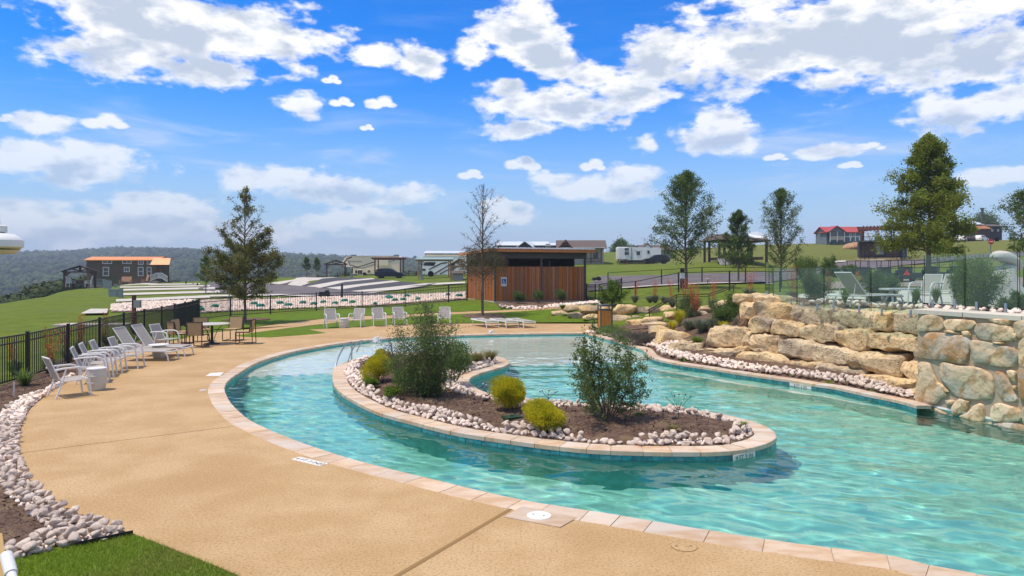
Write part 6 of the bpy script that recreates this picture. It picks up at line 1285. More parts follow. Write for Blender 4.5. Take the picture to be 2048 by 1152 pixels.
def blob_shrub(label, base, w_, h, n, ls, mat, seed, stems=6, aspect=.5, up=.3, flat=1, name='shrub', hollow=.35, z0=.0, dirs_out=False, twigmat=None, cat='shrub', lobes=7):
    g = np.random.default_rng(seed); o = empty(name, base, 0, label, cat); C_ = [(math.cos(q_*2.4+seed)*w_*.21*g.uniform(.4,1.2), math.sin(q_*2.4+seed)*w_*.21*g.uniform(.4,1.2), h*g.uniform(.30,.72), g.uniform(.20,.36)) for q_ in range(lobes)]
    P_ = []; D_ = []
    for i in range(n):
        c = C_[g.integers(lobes)]; d = g.normal(size=3); d /= np.linalg.norm(d); r = (hollow+(1-hollow)*g.random()**.6); q = np.array([c[0]+d[0]*r*c[3]*w_, c[1]+d[1]*r*c[3]*w_, c[2]+d[2]*r*c[3]*h*.95])
        if q[2] < .02: q[2] = g.uniform(.02,.15)*h
        P_.append(q); D_.append(d+np.array([0,0,up]))
    segs = []
    for i in range(stems):
        a = g.uniform(0,2*pi); q = np.array([math.cos(a)*.05*w_, math.sin(a)*.05*w_, -.05])
        for j in range(4): q2 = q+np.array([math.cos(a)*.08*w_, math.sin(a)*.08*w_, h*.2])+g.normal(size=3)*.03*w_; segs.append((q,q2,.012*(1-j*.2),.012*(1-(j+1)*.2))); q = q2
    segmesh('stems', segs, twigmat or M_bark, o, 4); leafmesh('foliage', np.array(P_), ls, mat, o, g, aspect, dirs=np.array(D_) if dirs_out else None, up=up); return o
def vase_shrub(label, base, h, w_, n, ls, mat, seed, stems=12, prof=None, twig=.9, name='shrub', lean=(0,0), bare=0.12, twmat=None, cat='shrub', density=.05):
    g = np.random.default_rng(seed); o = empty(name, base, 0, label, cat); segs = []; LP = []
    for i in range(stems):
        a = i*2.399+g.normal()*.2; tilt = g.uniform(.03,1.0)**.75*(w_/h)*.62; d = np.array([math.sin(tilt)*math.cos(a), math.sin(tilt)*math.sin(a), math.cos(tilt)]); q = np.array([g.normal()*.03, g.normal()*.03, -.04]); L = h*g.uniform(.72,1.02)*(1-.25*(tilt)); m = 8; r = .012*h/1.5
        for j in range(m):
            d = d+g.normal(size=3)*.09+np.array([lean[0],lean[1],.05]); d /= np.linalg.norm(d); q2 = q+d*L/m; segs.append((q,q2,r*(1-j/m)+.002,r*(1-(j+1)/m)+.002)); t = (j+1)/m
            if t > bare:
                for _ in range(5):
                    dd = d*.5+g.normal(size=3)*.7; dd[2] += .1; dd /= np.linalg.norm(dd); l = h*.17*g.uniform(.4,1.3)*(1-.4*abs(t-.5)); e = q2+dd*l; segs.append((q2,e,.0035,.0012)); LP.append((q2,e))
            q = q2
    segmesh('stems', segs, twmat or M_bark, o, 4)
    if n:
        idx = g.integers(0,len(LP),n); f = g.uniform(.1,1.12,n); A = np.array([LP[i][0] for i in idx]); B = np.array([LP[i][1] for i in idx]); leafmesh('foliage', A+(B-A)*f[:,None]+g.normal(size=(n,3))*density*h*.6, ls, mat, o, g, .5, up=.3)
    return o
def pz(px, py, z=.06): x, y = P(px, py, z); return (x, y, z)
# island plants
vase_shrub('big dark green bushy shrub with a tall crown on the island', pz(862,795,.08), 1.90, 1.75, 14500, .042, M_privet, 31, 20, lean=(-.012,0), bare=.05, density=.07)
blob_shrub('low dense skirt of leaves round the left foot of the big island shrub', pz(832,788,.08), 1.45, .85, 9000, .042, M_privet, 32, stems=8)
blob_shrub('dark green leafy shrub behind and right of the big island shrub', pz(905,765,.08), 1.45, 1.05, 9000, .042, M_privet, 33, stems=8)
vase_shrub('leafless purplish twiggy shrub left of the big island shrub', pz(800,762,.08), 1.15, 1.35, 0, .03, M_dry, 34, 26, twmat=M_purpt, bare=.2)
vase_shrub('vase-shaped multi-stem shrub standing alone near the tip of the island', pz(1213,842,.1), 1.72, 3.1, 14000, .040, M_privet, 35, 15, bare=.32, density=.02)
for i, (px, py, w_, h, lab) in enumerate(((766,742,.72,.62,'golden yellow shrub farthest back at the left end of the island'),(756,765,.84,.70,'golden yellow shrub in front of its twin at the left end of the island'),(1018,824,.86,.66,'taller golden yellow shrub in the middle of the island mulch'),(1088,859,.90,.50,'low round golden yellow shrub nearest the front island coping'))):
    blob_shrub(lab, pz(px,py,.08), w_*.84, h*1.0, 17000, .034, M_gold, 40+i, hollow=.5, aspect=.38, dirs_out=True, up=.5, lobes=10, name='golden_shrub')
def tuft(label, base, r, h, n, mat, seed, w_=.008, droop=.5, name='grass_tuft', cat='grass clump', stalks=0, stalkh=1.0, flower=None):
    g = np.random.default_rng(seed); o = empty(name, base, 0, label, cat); V = []; Fc = []
    for i in range(n):
        a = g.uniform(0,2*pi); l = h*g.uniform(.6,1.1); out = r*g.uniform(.2,1.0); b = np.array([math.cos(a),math.sin(a),0]); s = np.array([-math.sin(a),math.cos(a),0])*w_; p0 = b*r*.12*g.random(); k = len(V)
        p1 = p0+b*out*.45+np.array([0,0,l*.65]); p2 = p0+b*out+np.array([0,0,l*(1-droop*g.uniform(.2,1)*.5)])
        V += [p0-s,p0+s,p1+s*.8,p1-s*.8,p2]; Fc += [(k,k+1,k+2,k+3)]; 
        V += [p2]; Fc += [(k+3,k+2,k+4,k+5)]
    mobj('blades', npmesh('blades', V, Fc), mat, o)
    if stalks:
        segs = []; fp = []
        for i in range(stalks):
            a = g.uniform(0,2*pi); H_ = stalkh*g.uniform(.7,1.1); e = np.array([math.cos(a)*H_*.22*g.random(), math.sin(a)*H_*.22*g.random(), H_]); segs.append((np.zeros(3), e*np.array([.6,.6,.5]), .006,.005)); segs.append((e*np.array([.6,.6,.5]), e, .005,.003))
            for t in np.linspace(.40,1,18): fp += [e*np.array([t**.7,t**.7,t])+g.normal(size=3)*.036 for _ in range(3)]
        segmesh('flower_stalks', segs, M_coralst, o, 4); leafmesh('flowers', np.array(fp), .05, flower or M_coral, o, g, .4)['kind'] = 'stuff'
    return o
M_coralst = pm('coral_stalk', (.33,.09,.05), .7)
blob_shrub('fresh green low plant under the front of the golden shrubs', pz(742,775,.07), .42, .22, 900, .05, M_fresh, 51, name='low_plant', cat='plant')
blob_shrub('fresh green sprig at the front of the big island shrub', pz(785,800,.07), .5, .3, 1100, .05, M_fresh, 52, name='low_plant', cat='plant')
for i, (px, py, r, h, m, lab) in enumerate(((925,735,.55,.42,M_fresh,'green and tan ornamental grass left in the row on the back island edge'),(955,728,.5,.40,M_tan,'tan ornamental grass in the middle of the back island edge'),(980,722,.5,.36,M_tan,'tan ornamental grass at the right end of the back island edge'),(900,742,.5,.42,M_fresh,'green ornamental grass close behind the big island shrub'))):
    tuft(lab, pz(px,py,.06), r, h, 420, m, 60+i, .005)
tuft('small dry grass tuft in the mulch near the island tip', pz(1345,862,.1), .22, .12, 120, M_tan, 65, .004); tuft('tiny green weed among the rocks at the island tip', pz(1487,852,.12), .16, .08, 90, M_fresh, 66, .006); tuft('tiny green weed in the mulch behind the vase-shaped shrub', pz(1280,830,.1), .16, .06, 80, M_fresh, 67, .006)
# left fence red yuccas
for i, (px, py, lab, st) in enumerate(((50,772,'dark spiky yucca leaves low behind the fence at the far left',0),(100,745,'coral flowering red yucca by the fence above the first white chair',7),(135,722,'coral flowering red yucca against the fence between two posts',9),(160,705,'bright orange flowering yucca by the fence behind the white chairs',10),(213,690,'red yucca behind the loungers at the fence',6),(268,668,'reddish twiggy yucca beside the fence near the dining table',6),(30,745,'pale coral yucca stalks at the far left fence',5))):
    Yb = F*(EYE+.05)/(py-H0); tuft(lab, onground(px, Yb), .45, .5, 130, M_grey if i % 2 else M_privet, 70+i, .012, name='red_yucca', cat='yucca', stalks=st, stalkh=1.15, flower=M_coral)
# ---- right hand planting
def og(px, py): p = hit(px, py, 16); return (p[0], p[1], p[2])
vase_shrub('leafy upright shrub on the low boulder wall right of the restroom', og(1224,613), 1.45, 1.9, 9000, .07, M_fresh, 80, 14, bare=.25)
for i, (px, py) in enumerate(((1038,606),(1077,604.5),(1123,602.5))): blob_shrub(('round dark shrub leftmost at the foot of the cedar planks','middle one of three dark shrubs at the foot of the cedar planks','rightmost round dark shrub at the foot of the cedar planks')[i], tb_(px,py,45.5+i*.6), .95, .92, 3200, .07, M_elm, 82+i, name='round_shrub')
vase_shrub('dense dark green rounded shrub at the left end of the tall boulder wall', tb_(1455,652,23.5), 1.15, 1.65, 14000, .045, M_elm, 86, 22, bare=.05, density=.12)
blob_shrub('dark green leafy mass filling the base of the rounded shrub by the boulders', tb_(1452,655,23.2), 1.3, .75, 6000, .05, M_elm, 87)
vase_shrub('loose green shrub tangled with coral flower stalks by the handrail', tb_(1380,640,28), 1.1, 1.2, 6000, .05, M_privet, 88, 16, bare=.1)
for i, (px, py, Y, st) in enumerate(((1392,640,27.5,14),(1345,615,33,6),(1425,618,30,6),(1310,606,34,5),(1370,612,33,7),(1270,606,36,4),(1500,600,24,4),(1585,606,24,6),(1660,600,30,5),(1620,596,31,5))):
    tuft(('tall coral flowering yucca thicket in front of the handrail','coral yucca beside the foot of the handrail','coral yucca between the handrail posts','pale coral yucca on the low boulder wall','red yucca behind the middle of the low boulder wall','thin coral yucca above the trash bin wall','reddish yucca at the left end of the glass fence','coral yucca behind the first glass panel','coral yucca far behind the glass at the cart parking','coral yucca left of the golf carts')[i], tb_(px,py,Y), .5, .5, 160, M_grey, 90+i, .012, name='red_yucca', cat='yucca', stalks=st, stalkh=1.35 if i < 3 else 1.2, flower=M_coral)
for i, (px, py, w_, h, m, lab) in enumerate(((1235,680,1.5,.55,M_privet,'green and grey creeping shrub beside the trash bin'),(1262,688,1.4,.48,M_dry2 if False else M_privet,'grey-green creeping shrub in front of the stone steps'),(1290,690,1.0,.42,M_privet,'purplish creeping shrub at the pool corner rocks'),(1215,668,1.0,.4,M_privet,'small creeping shrub nearest the trash bin'))):
    x, y = P(px, py, .05); blob_shrub(lab, (x, y+.3, .03), w_*1.0, h, 4200, .055, M_lav if i in (1,2) else m, 110+i, aspect=.25, hollow=.4, flat=1, name='creeping_shrub') if False else blob_shrub(lab, (x, y+.3, .03), w_, h, 4200, .06, m if i in (0,3) else leafm('mauve_grey_leaves', (.10,.095,.07), (.19,.15,.13), .2, .8), 110+i, aspect=.25, name='creeping_shrub')
for i, (px, py, Y, m, lab, r, h) in enumerate(((1358,650,26,M_gold,'yellow spiky plant standing above the stone slabs',.38,.62),(1345,662,25,M_gold,'smaller yellow spiky plant leaning over the slabs',.3,.4),(1447,662,22.6,M_gold,'yellow spiky plant just above the square front boulder',.3,.34),(1378,664,24.5,M_grey,'blue-grey spiky plant between the yellow ones',.5,.5),(1405,668,23.5,M_grey,'large blue-grey spiky plant behind the square front boulder',.6,.6),(1430,664,23,M_grey,'blue-grey spiky plant under the rounded shrub',.5,.5),(1330,608,35,M_grey,'grey-green spiky plant on top of the low boulder wall',.5,.45),(1300,606,36,M_grey,'grey-green spiky plant in the bed above the low wall',.5,.4),(1205,610,38,M_grey,'dark agave tuft on the low wall above the trash bin',.4,.3),(1125,618,38,M_fresh,'green tuft at the left end of the low boulder wall',.35,.28),(1395,690,21.8,M_fresh,'bright green ferny plant wedged left of the square boulder',.35,.3),(1480,662,22,M_grey,'grey bushy plant between the square boulder and the wall',.4,.45),(1490,640,23,M_privet,'dusty green plant behind the wall top boulders',.45,.45))):
    tuft(lab, tb_(px,py,Y), r, h, 260, m, 130+i, .011, droop=.3, name='spiky_plant', cat='plant')
for i, (px, py, Y, w_, h, lab, m) in enumerate(((1632,607,21.5,1.3,1.12,'dense green shrub behind the first hazy glass panel',M_privet),(1750,607,21,.5,1.0,'green shrub behind the second glass panel',M_privet),(1778,605,22,.5,.9,'dark green shrub right of the reclining lounger',M_elm),(1942,612,17.0,.8,1.2,'bright green leafy shrub left of the white canopy form',M_fresh),(1962,616,16.5,1.2,1.25,'wide fresh green shrub in front of the white canopy form',M_fresh),(2028,618,16.0,.9,.45,'low dark green rose-like shrub at the right frame edge',M_elm),(1922,608,19,.5,.9,'grey-green shrub behind the middle glass panel',M_privet),(1660,545,40,3.2,1.0,'low dark hedge shrub above the hazy glass panel',M_elm),(1700,548,41,2.6,.8,'second hedge shrub behind the loungers',M_elm),(1612,560,38,1.6,1.3,'green shrub at the edge of the road left of the carts',M_elm))):
    vase_shrub(lab, tb_(px,py,Y), h, w_, 8500, .045 if Y < 30 else .08, m, 150+i, 18, bare=.06, density=.1)
for i, (px, py, Y, lab) in enumerate(((1832,606,17.5,'fresh green grassy clump behind the glass beside the white chair'),(1872,606,17.5,'fresh green grassy clump near the cap stone'),(1690,606,18.5,'yellow green clump under the reclining lounger'))): tuft(lab, tb_(px,py,Y), .22, .42, 200, M_fresh, 170+i, .006, droop=.15)
tuft('orange and yellow flowering plant beyond the reclining lounger', tb_(1712,570,30), .4, .5, 160, M_gold, 180, .012, stalks=6, stalkh=.6, name='flowering_plant', cat='plant')
# small green clump on lawn strip behind the far chairs
tuft('small green leafy plant behind the far row of white chairs', og(850,620), .35, .5, 160, M_fresh, 181, .02)

# ---------------------------------------------------------------- forest on the far slopes
def crownvar(seed, nleaf, core=IC1):
    g = np.random.default_rng(seed); V = core[0]*np.array([.62,.62,.6]); V = V*(1+g.normal(size=(len(V),1))*.12); V[:,2] += .1; n = nleaf; d = g.normal(size=(n,3)); d /= np.linalg.norm(d,axis=1,keepdims=True); c = d*g.uniform(.75,1.05,(n,1))*np.array([1,1,.85]); s1 = np.cross(d, g.normal(size=(n,3))); s1 /= np.linalg.norm(s1,axis=1,keepdims=True); s2 = np.cross(d, s1)+d*g.normal(size=(n,1))*.5; k = g.uniform(.09,.20,(n,1)); q = np.stack([c-s1*k, c+s2*k, c+s1*k],1).reshape(-1,3); return np.vstack([V,q]), np.vstack([core[1], np.arange(3*n).reshape(-1,3)+len(V)])
M_for = leafm('forest_foliage', (.025,.042,.008), (.085,.105,.022), 0, .8, c3=(.012,.022,.008), gscale=.02)
g = np.random.default_rng(8); N = 26000; u = g.uniform(-420, 1180, N); Yf = np.exp(g.uniform(math.log(98), math.log(1500), N)); X = (u-1024)/F*Yf; Z = G0(X, Yf)
lim = np.interp(u, [-420,0,60,150,300,600,720,1180], [84,92,100,118,135,135,150,190]); k = (Yf > lim) & ~((u > 150) & (Z > -.6) & (Yf < 260)); X, Yf, Z, u = X[k], Yf[k], Z[k], u[k]
m1 = Yf < 420; sz = np.where(m1, g.uniform(1.3,2.7,len(X)), g.uniform(3.5,7,len(X)))*np.clip(Yf/420, 1, 1.8)**.5
def forest(nm, sel, vs, sd): 
    s3 = np.stack([sz[sel]*g.uniform(.85,1.2,sel.sum()), sz[sel]*g.uniform(.85,1.2,sel.sum()), sz[sel]*g.uniform(.75,1.15,sel.sum())],-1); return scatter(nm, np.stack([X[sel],Yf[sel],Z[sel]+sz[sel]*.55],-1), s3, vs, M_for, None, .08, sd)
forest('near_woodland', m1, [crownvar(i, 120) for i in range(4)], 1); forest('far_woodland', ~m1, [crownvar(i+9, 26) for i in range(4)], 2)
# rough grass fringe at the edge of the far lawn
fr = [hit(*p)[:2] for p in [(350,558),(550,553),(700,549),(840,548),(840,553),(700,554.5),(550,559),(350,564)]]

# ---------------------------------------------------------------- furniture
def armchair(label, x, y, f, group=None, z=0.0, name='armchair'):
    o = empty(name, (x,y,z), math.atan2(f[1],f[0])-pi/2, label, 'armchair', group)      # local +y is where it faces
    for k, me in ARM: mobj(k, me, ARM_M[k], o)
    return o
def strapped(poly_pts, n, wd, th=.012, gap=.88):
    # straps across between two rails; poly_pts: list of (y,z) along the profile
    P_ = [Vector((0,a,b)) for a, b in poly_pts]; D = [0]
    for a, b in zip(P_[:-1],P_[1:]): D.append(D[-1]+(b-a).length)
    def at(t):
        for i in range(len(D)-1):
            if t <= D[i+1]+1e-6: return P_[i]+(P_[i+1]-P_[i])*((t-D[i])/(D[i+1]-D[i]))
        return P_[-1]
    mb = MB()
    for i in range(n):
        a, b = at(D[-1]*(i+.5-gap/2)/n), at(D[-1]*(i+.5+gap/2)/n); mb.add([(-wd/2,a.y,a.z),(wd/2,a.y,a.z),(wd/2,b.y,b.z),(-wd/2,b.y,b.z),(-wd/2,a.y,a.z-th),(wd/2,a.y,a.z-th),(wd/2,b.y,b.z-th),(-wd/2,b.y,b.z-th)],[(0,1,2,3),(7,6,5,4),(0,4,5,1),(2,6,7,3),(1,5,6,2),(3,7,4,0)])
    return mb
ARM_M = dict(seat=M_sling, backrest=M_sling, arm_frame=M_white, rear_leg=M_white, seat_frame=M_white, back_frame=M_white, leg=M_white)
ARM = [('seat', strapped([(-.22,.355),(.0,.36),(.20,.385),(.27,.375)], 12, .50).mesh('seat')), ('backrest', strapped([(-.24,.37),(-.33,.60),(-.43,.84)], 14, .50).mesh('backrest'))]
for s in (-1,1):
    ARM.append(('arm_frame', MB().tube([(s*.29,-.36,.60),(s*.30,-.20,.625),(s*.30,.10,.63),(s*.30,.20,.60),(s*.30,.26,.52),(s*.30,.29,.36),(s*.30,.33,.0)], .021, 8).mesh('arm_frame', True)))
    ARM.append(('rear_leg', MB().tube([(s*.29,-.14,.62),(s*.29,-.20,.36),(s*.295,-.33,.0)], .019, 8).mesh('rear_leg', True)))
    ARM.append(('back_frame', MB().tube([(s*.26,-.20,.345),(s*.26,-.26,.42),(s*.26,-.34,.62),(s*.255,-.435,.85)], .015, 6).mesh('back_frame', True)))
ARM.append(('seat_frame', MB().tube([(-.27,-.24,.345),(-.27,.27,.365),(.27,.27,.365),(.27,-.24,.345)], .016, 6).tube([(-.26,-.435,.85),(.26,-.435,.85)], .016, 6).tube([(-.29,-.24,.27),(.29,-.24,.27)], .014, 6).mesh('seat_frame', True)))
G1 = 'white armchairs along the left fence'; G2 = 'white armchairs along the far edge of the deck'
for lab, x, y, f in (('nearest white armchair with grey straps beside the drum table at left',-9.52,14.95,(.67,.74)),('second white armchair from the camera behind the drum table at left',-10.1,16.75,(.88,.42)),
  ('third white armchair in the row along the left fence',-10.45,17.65,(.92,.38)),('fourth white armchair in the row along the left fence',-10.6,18.35,(.94,.32)),('fifth white armchair, next to the raised loungers',-10.6,19.2,(.97,.22))): armchair(lab, x, y, f, G1)
armchair('white armchair standing alone between the loungers and the dining table', -11.75, 23.6, (.98,-.15))
for lab, x, y, f in (('leftmost far white armchair turned towards the pool centre',-8.45,32.6,(.45,-.9)),('far white armchair seen square on beside the small side table',-7.35,32.9,(-.12,-1)),('third far white armchair from the left on the deck edge',-6.4,33.4,(.35,-.94)),('fourth far white armchair, partly behind the big island shrub',-5.5,34.0,(.35,-.94)),('rightmost far white armchair right of the big island shrub',-3.33,34.2,(.02,-1))): armchair(lab, x, y, f, G2)
def drum(label, x, y, z=0, r=.2, h=.48, mat=None, group=None, disc=False):
    o = empty('drum_table', (x,y,z), .2, label, 'side table', group); MB().lathe([(r*.80,0),(r*.86,.02),(r*1.0,h*.33),(r*1.02,h*.36),(r*.98,h*.39),(r*1.05,h*.63),(r*1.06,h*.66),(r*1.02,h*.69),(r*.98,h*.95)], (0,0,0), 12).build('drum', M_cream2, o); MB().lathe([(r*(1.0 if not disc else 1.5),h*.95),(r*(1.02 if not disc else 1.55),h*.965),(r*(1.0 if not disc else 1.5),h)], (0,0,0), 24).build('top', M_white, o)
M_cream2 = pm('ivory_resin', (.56,.53,.46), .55)
drum('ivory drum side table beside the nearest white armchair', -9.35, 15.65, r=.2, h=.50); drum('ivory drum side table with wide round top between the two raised loungers', -10.85, 21.35, r=.19, h=.42, disc=True); drum('small ivory side table between two far white armchairs', -7.88, 32.5, r=.2, h=.45)
def lounger(label, x, y, f, back=1.05, group=None, z=0):
    o = empty('sun_lounger', (x,y,z), math.atan2(f[1],f[0])-pi/2, label, 'sun lounger', group); hy = -.22
    strapped([(hy,.33),(.5,.33),(.95,.32)], 22, .58).build('seat', M_sling, o); L = .78; by, bz = hy-L*math.cos(back), .33+L*math.sin(back)
    strapped([(by,bz),(hy-.01,.34)], 22, .58).build('backrest', M_sling, o); MB().tube([(-.31,-.95,.29),(-.31,.9,.30),(-.30,.99,.26),(.30,.99,.26),(.31,.9,.30),(.31,-.95,.29),(-.31,-.95,.29)], .021, 8).build('frame', M_white, o, True)
    MB().tube([(-.30,hy,.31),(-.30,by,bz),(.30,by,bz),(.30,hy,.31)], .017, 6).build('back_frame', M_white, o, True)
    for s in (-1,1):
        MB().tube([(s*.31,.88,.30),(s*.31,.97,.15),(s*.31,1.0,0)], .02, 8).build('leg', M_white, o, True); MB().tube([(s*.31,-.66,.29),(s*.31,-.74,.15),(s*.31,-.78,0)], .02, 8).build('leg', M_white, o, True)
        if back > .2: MB().tube([(s*.27,-.62,.30),(s*.27,(by+hy)/2-.08,(bz+.33)/2)], .009, 6).build('back_strut', M_white, o)
    return o
lounger('raised white lounger nearer the camera beside the left fence', -11.15, 20.85, (1,.0), .98, 'raised loungers at left'); lounger('raised white lounger farther from the camera beside the left fence', -11.2, 21.95, (1,.02), .98, 'raised loungers at left')
for i, (px, lab) in enumerate(((969,'leftmost of three flat white loungers across the pool'),(1007,'middle one of three flat white loungers across the pool'),(1041,'rightmost of three flat white loungers across the pool'))):
    x, y = P(px, 653, 0); lounger(lab, x, y, (.42,-.9), 0.0, 'flat white loungers across the pool')
# dining set
x0, y0 = P(424,688,0); t = empty('dining_table', (x0,y0,0), 0, 'round white topped dining table on a black pedestal on the deck', 'table')
MB().lathe([(.60,.72),(.615,.735),(.60,.75)], (0,0,0), 40).build('table_top', pm('stone_grey_table_top', (.50,.46,.41), .5), t); MB().lathe([(.26,0),(.27,.03),(.08,.07),(.045,.12),(.045,.72)], (0,0,0), 24).build('pedestal', M_black, t, True)
for a in range(4): MB().tube([(.06*math.cos(a*pi/2+.4),.06*math.sin(a*pi/2+.4),.15),(.18*math.cos(a*pi/2+.4),.18*math.sin(a*pi/2+.4),.5),(.35*math.cos(a*pi/2+.4),.35*math.sin(a*pi/2+.4),.71)],.012,6).build('support_arm', M_black, t)
for lab, dx, dy, f in (('tan sling dining chair nearest the camera with its back to it',-.05,-1.0,(.0,1)),('tan sling dining chair at the near left of the round table',-.85,-.75,(.6,.8)),('tan sling dining chair farthest left of the round table',-1.15,.15,(1,-.1)),('tan sling dining chair behind the far left of the round table',-.75,.95,(.65,-.75)),('tan sling dining chair on the far side of the round table',.25,1.25,(-.1,-1)),('tan sling dining chair right of the round table seen from its side',1.15,.1,(-1,-.12))):
    o = empty('dining_chair', (x0+dx,y0+dy,0), math.atan2(f[1],f[0])-pi/2, lab, 'dining chair', 'tan sling chairs round the dining table')
    MB().box((0,0,.44),(.50,.48,.045)).build('seat', M_tansling, o); MB().box((0,-.27,.66),(.50,.035,.44),rx=.14).build('backrest', M_tansling, o)
    for s in (-1,1):
        MB().bar((s*.27,-.31,.90),(s*.27,-.22,.42),.03).bar((s*.27,-.24,.44),(s*.27,.25,.44),.03).bar((s*.27,.25,.44),(s*.27,.25,.02),.025).bar((s*.27,-.34,.02),(s*.27,.25,.02),.025).bar((s*.27,-.31,.90),(s*.27,-.34,.02),.025).build('side_frame', M_bronze, o)
    MB().bar((-.27,.25,.02),(.27,.25,.02),.025).bar((-.27,-.32,.88),(.27,-.32,.88),.03).build('cross_bar', M_bronze, o)
# terrace furniture behind the glass
k_ = lambda px, Y: ((px-1024)/F*Y, Y, 1.68+.04)
a_ = k_(1730,19.0); lounger('white lounger with raised grey back and wheels behind the glass fence', a_[0], a_[1], (.96,.28), .85, None, a_[2])
b_ = bpy.data.objects[-1] if False else None
for px, lab in ((1850,'white armchair on the terrace behind the glass, left one of two'),(1893,'white armchair on the terrace behind the glass, right one of two')): a_ = k_(px, 19.5 if px < 1870 else 20.5); armchair(lab, a_[0], a_[1], (-.85,-.5), None, a_[2])
a_ = k_(1806,20.5); o = empty('terrace_bench', a_, .1, 'low white slatted bench on the terrace beside the left white armchair', 'bench'); MB().box((0,0,.42),(1.2,.5,.05)).build('seat', M_white, o)
for sx in (-.45,.45): MB().bar((sx,-.2,0),(sx*.8,0,.42),.05).bar((sx,.2,0),(sx*.8,0,.42),.05).build('leg', M_white, o)
def canopy():
    a_ = k_(2014,18.5); o = empty('white_canopy_form', a_, 0, 'tall white draped canopy form with a tilted cap at the right edge behind the shrubs', 'canopy'); g = np.random.default_rng(3)
    V = IC4[0].copy(); t = (V[:,2]+1)/2; r = (.42-.22*t)/np.sqrt(np.maximum(1-V[:,2]**2,.25)); V2 = np.stack([V[:,0]*r*1.1, V[:,1]*r*1.1, t*1.15],-1); V2[:,0] += .06*np.sin(t*7); mobj('skirt', npmesh('skirt', V2, IC4[1], True), M_cloth, o)
    V = IC3[0].copy(); p = 3.0; V /= (np.abs(V)**p).sum(1,keepdims=True)**(1/p); V2 = V*np.array([.40,.28,.13]); V2[:,2] *= (1-.35*V[:,0]); V2[:,2] -= .10*np.abs(V[:,0])**2; an = -.5; V3 = V2.copy(); V3[:,0] = V2[:,0]*math.cos(an)-V2[:,2]*math.sin(an); V3[:,2] = V2[:,0]*math.sin(an)+V2[:,2]*math.cos(an)+1.28; V3[:,0] += .02; c_ = mobj('cap', npmesh('cap', V3, IC3[1], True), M_cloth, o)
M_cloth = pm('white_canvas', (.56,.52,.47), .85, (.50,.46,.42), 3, .3, 9, bdist=.05); canopy()
# trash bin
x, y = P(1210,654.5); o = empty('trash_bin', (x,y,0), .12, 'tall trash bin with honey-coloured vertical slats and black open hood on the deck', 'trash bin')
M_honey = pm('honey_wood_slat', (.50,.24,.045), .55, (.42,.19,.035), 4, .1, 30, rand=.08); MB().box((0,0,.42),(.50,.50,.76)).build('inner_bin', M_black, o)
for i in range(7): MB().box((-.21+i*.07,-.262,.43),(.062,.018,.74)).build('slat', M_honey, o); MB().box((-.262,-.21+i*.07,.43),(.018,.062,.74)).build('slat', M_honey, o)
for sx in (-1,1):
    for sy in (-1,1): MB().box((sx*.27,sy*.27,.52),(.05,.05,1.04)).build('corner_post', M_gsteel, o)
MB().box((0,0,.83),(.56,.56,.05)).build('collar', M_gsteel, o); MB().side([(-.30,.99),(.30,.99),(.30,1.03),(.15,1.075),(-.15,1.075),(-.30,1.03)],-.30,.30).build('hood', M_gsteel, o)
# iron handrail by the steps
def rail(label, pts, posts, r=.025, name='handrail', mat=None):
    o = empty(name, (0,0,0), 0, label, 'handrail'); W3 = [Vector(Wp(*p)) for p in pts]; MB().tube(W3, r, 6).build('rail', mat or M_iron, o, True); MB().tube([w3-Vector((0,0,.10)) for w3 in W3], r*.8, 6).build('rail', mat or M_iron, o, True)
    for px, ya, yb, Y in posts: a = Wp(px, ya, Y); b = Wp(px, yb, Y); MB().tube([a,b], r*.9, 6).build('post', mat or M_iron, o)
M_iron = pm('rusty_brown_iron', (.05,.028,.022), .6)
rail('dark brown pipe handrail beside the boulder steps', [(1295,621,31),(1353,589.5,31.5),(1418,588,32),(1471,569,35)], [(1299,619,638,31),(1353,589.5,630,31.5),(1418,588,628,32),(1467,571,588,35)])
def poolrail():
    o = empty('pool_handrail', (0,0,0), 0, 'curved stainless steel pool handrail at the left end of the island', 'handrail'); A = [Wp(669,742,19.6),Wp(671,731,19.75),Wp(678,711,20.1),Wp(687,695,20.5),Wp(696,686,20.75),Wp(703,684,20.85)]; MB().tube(A, .024, 10).tube([A[-1],Wp(703.5,700,20.9),Wp(703,719,21)], .024, 10).build('tube', M_steel, o, True)
    B = [(a[0]+.22,a[1]+.5,a[2]) for a in A]; MB().tube(B+[Wp(713,704,21.5)], .018, 8).build('tube', M_steel, o, True)
poolrail()
# bubblers
def bubbler(px, py, label, sd):
    x, y = P(px, py+2, -.1); g = np.random.default_rng(sd); o = empty('water_bubbler', (x,y,-.12), 0, label, 'fountain jet'); V = IC3[0].copy(); t = (V[:,2]+1)/2; V2 = np.stack([V[:,0]*(.13-.07*t), V[:,1]*(.13-.07*t), t*.24],-1)+g.normal(size=V.shape)*.028; mobj('water_jet', npmesh('water_jet', V2, IC3[1], True), M_foam, o)
    n = 240; p = np.abs(g.normal(size=(n,3)))*np.array([1,1,1.]); p[:,:2] *= np.sign(g.normal(size=(n,2)))*.10; p[:,2] = p[:,2]*.10+.01; scatter('droplets', p, g.uniform(.006,.018,n), [IC1], M_foam, o, seed=sd)
M_foam = pm('white_foam', (.80,.82,.82), .3); bubbler(752,683,'white bubbling water jet left in the shallow beach entry',1); bubbler(983,669,'white bubbling water jet right in the shallow beach entry',2)
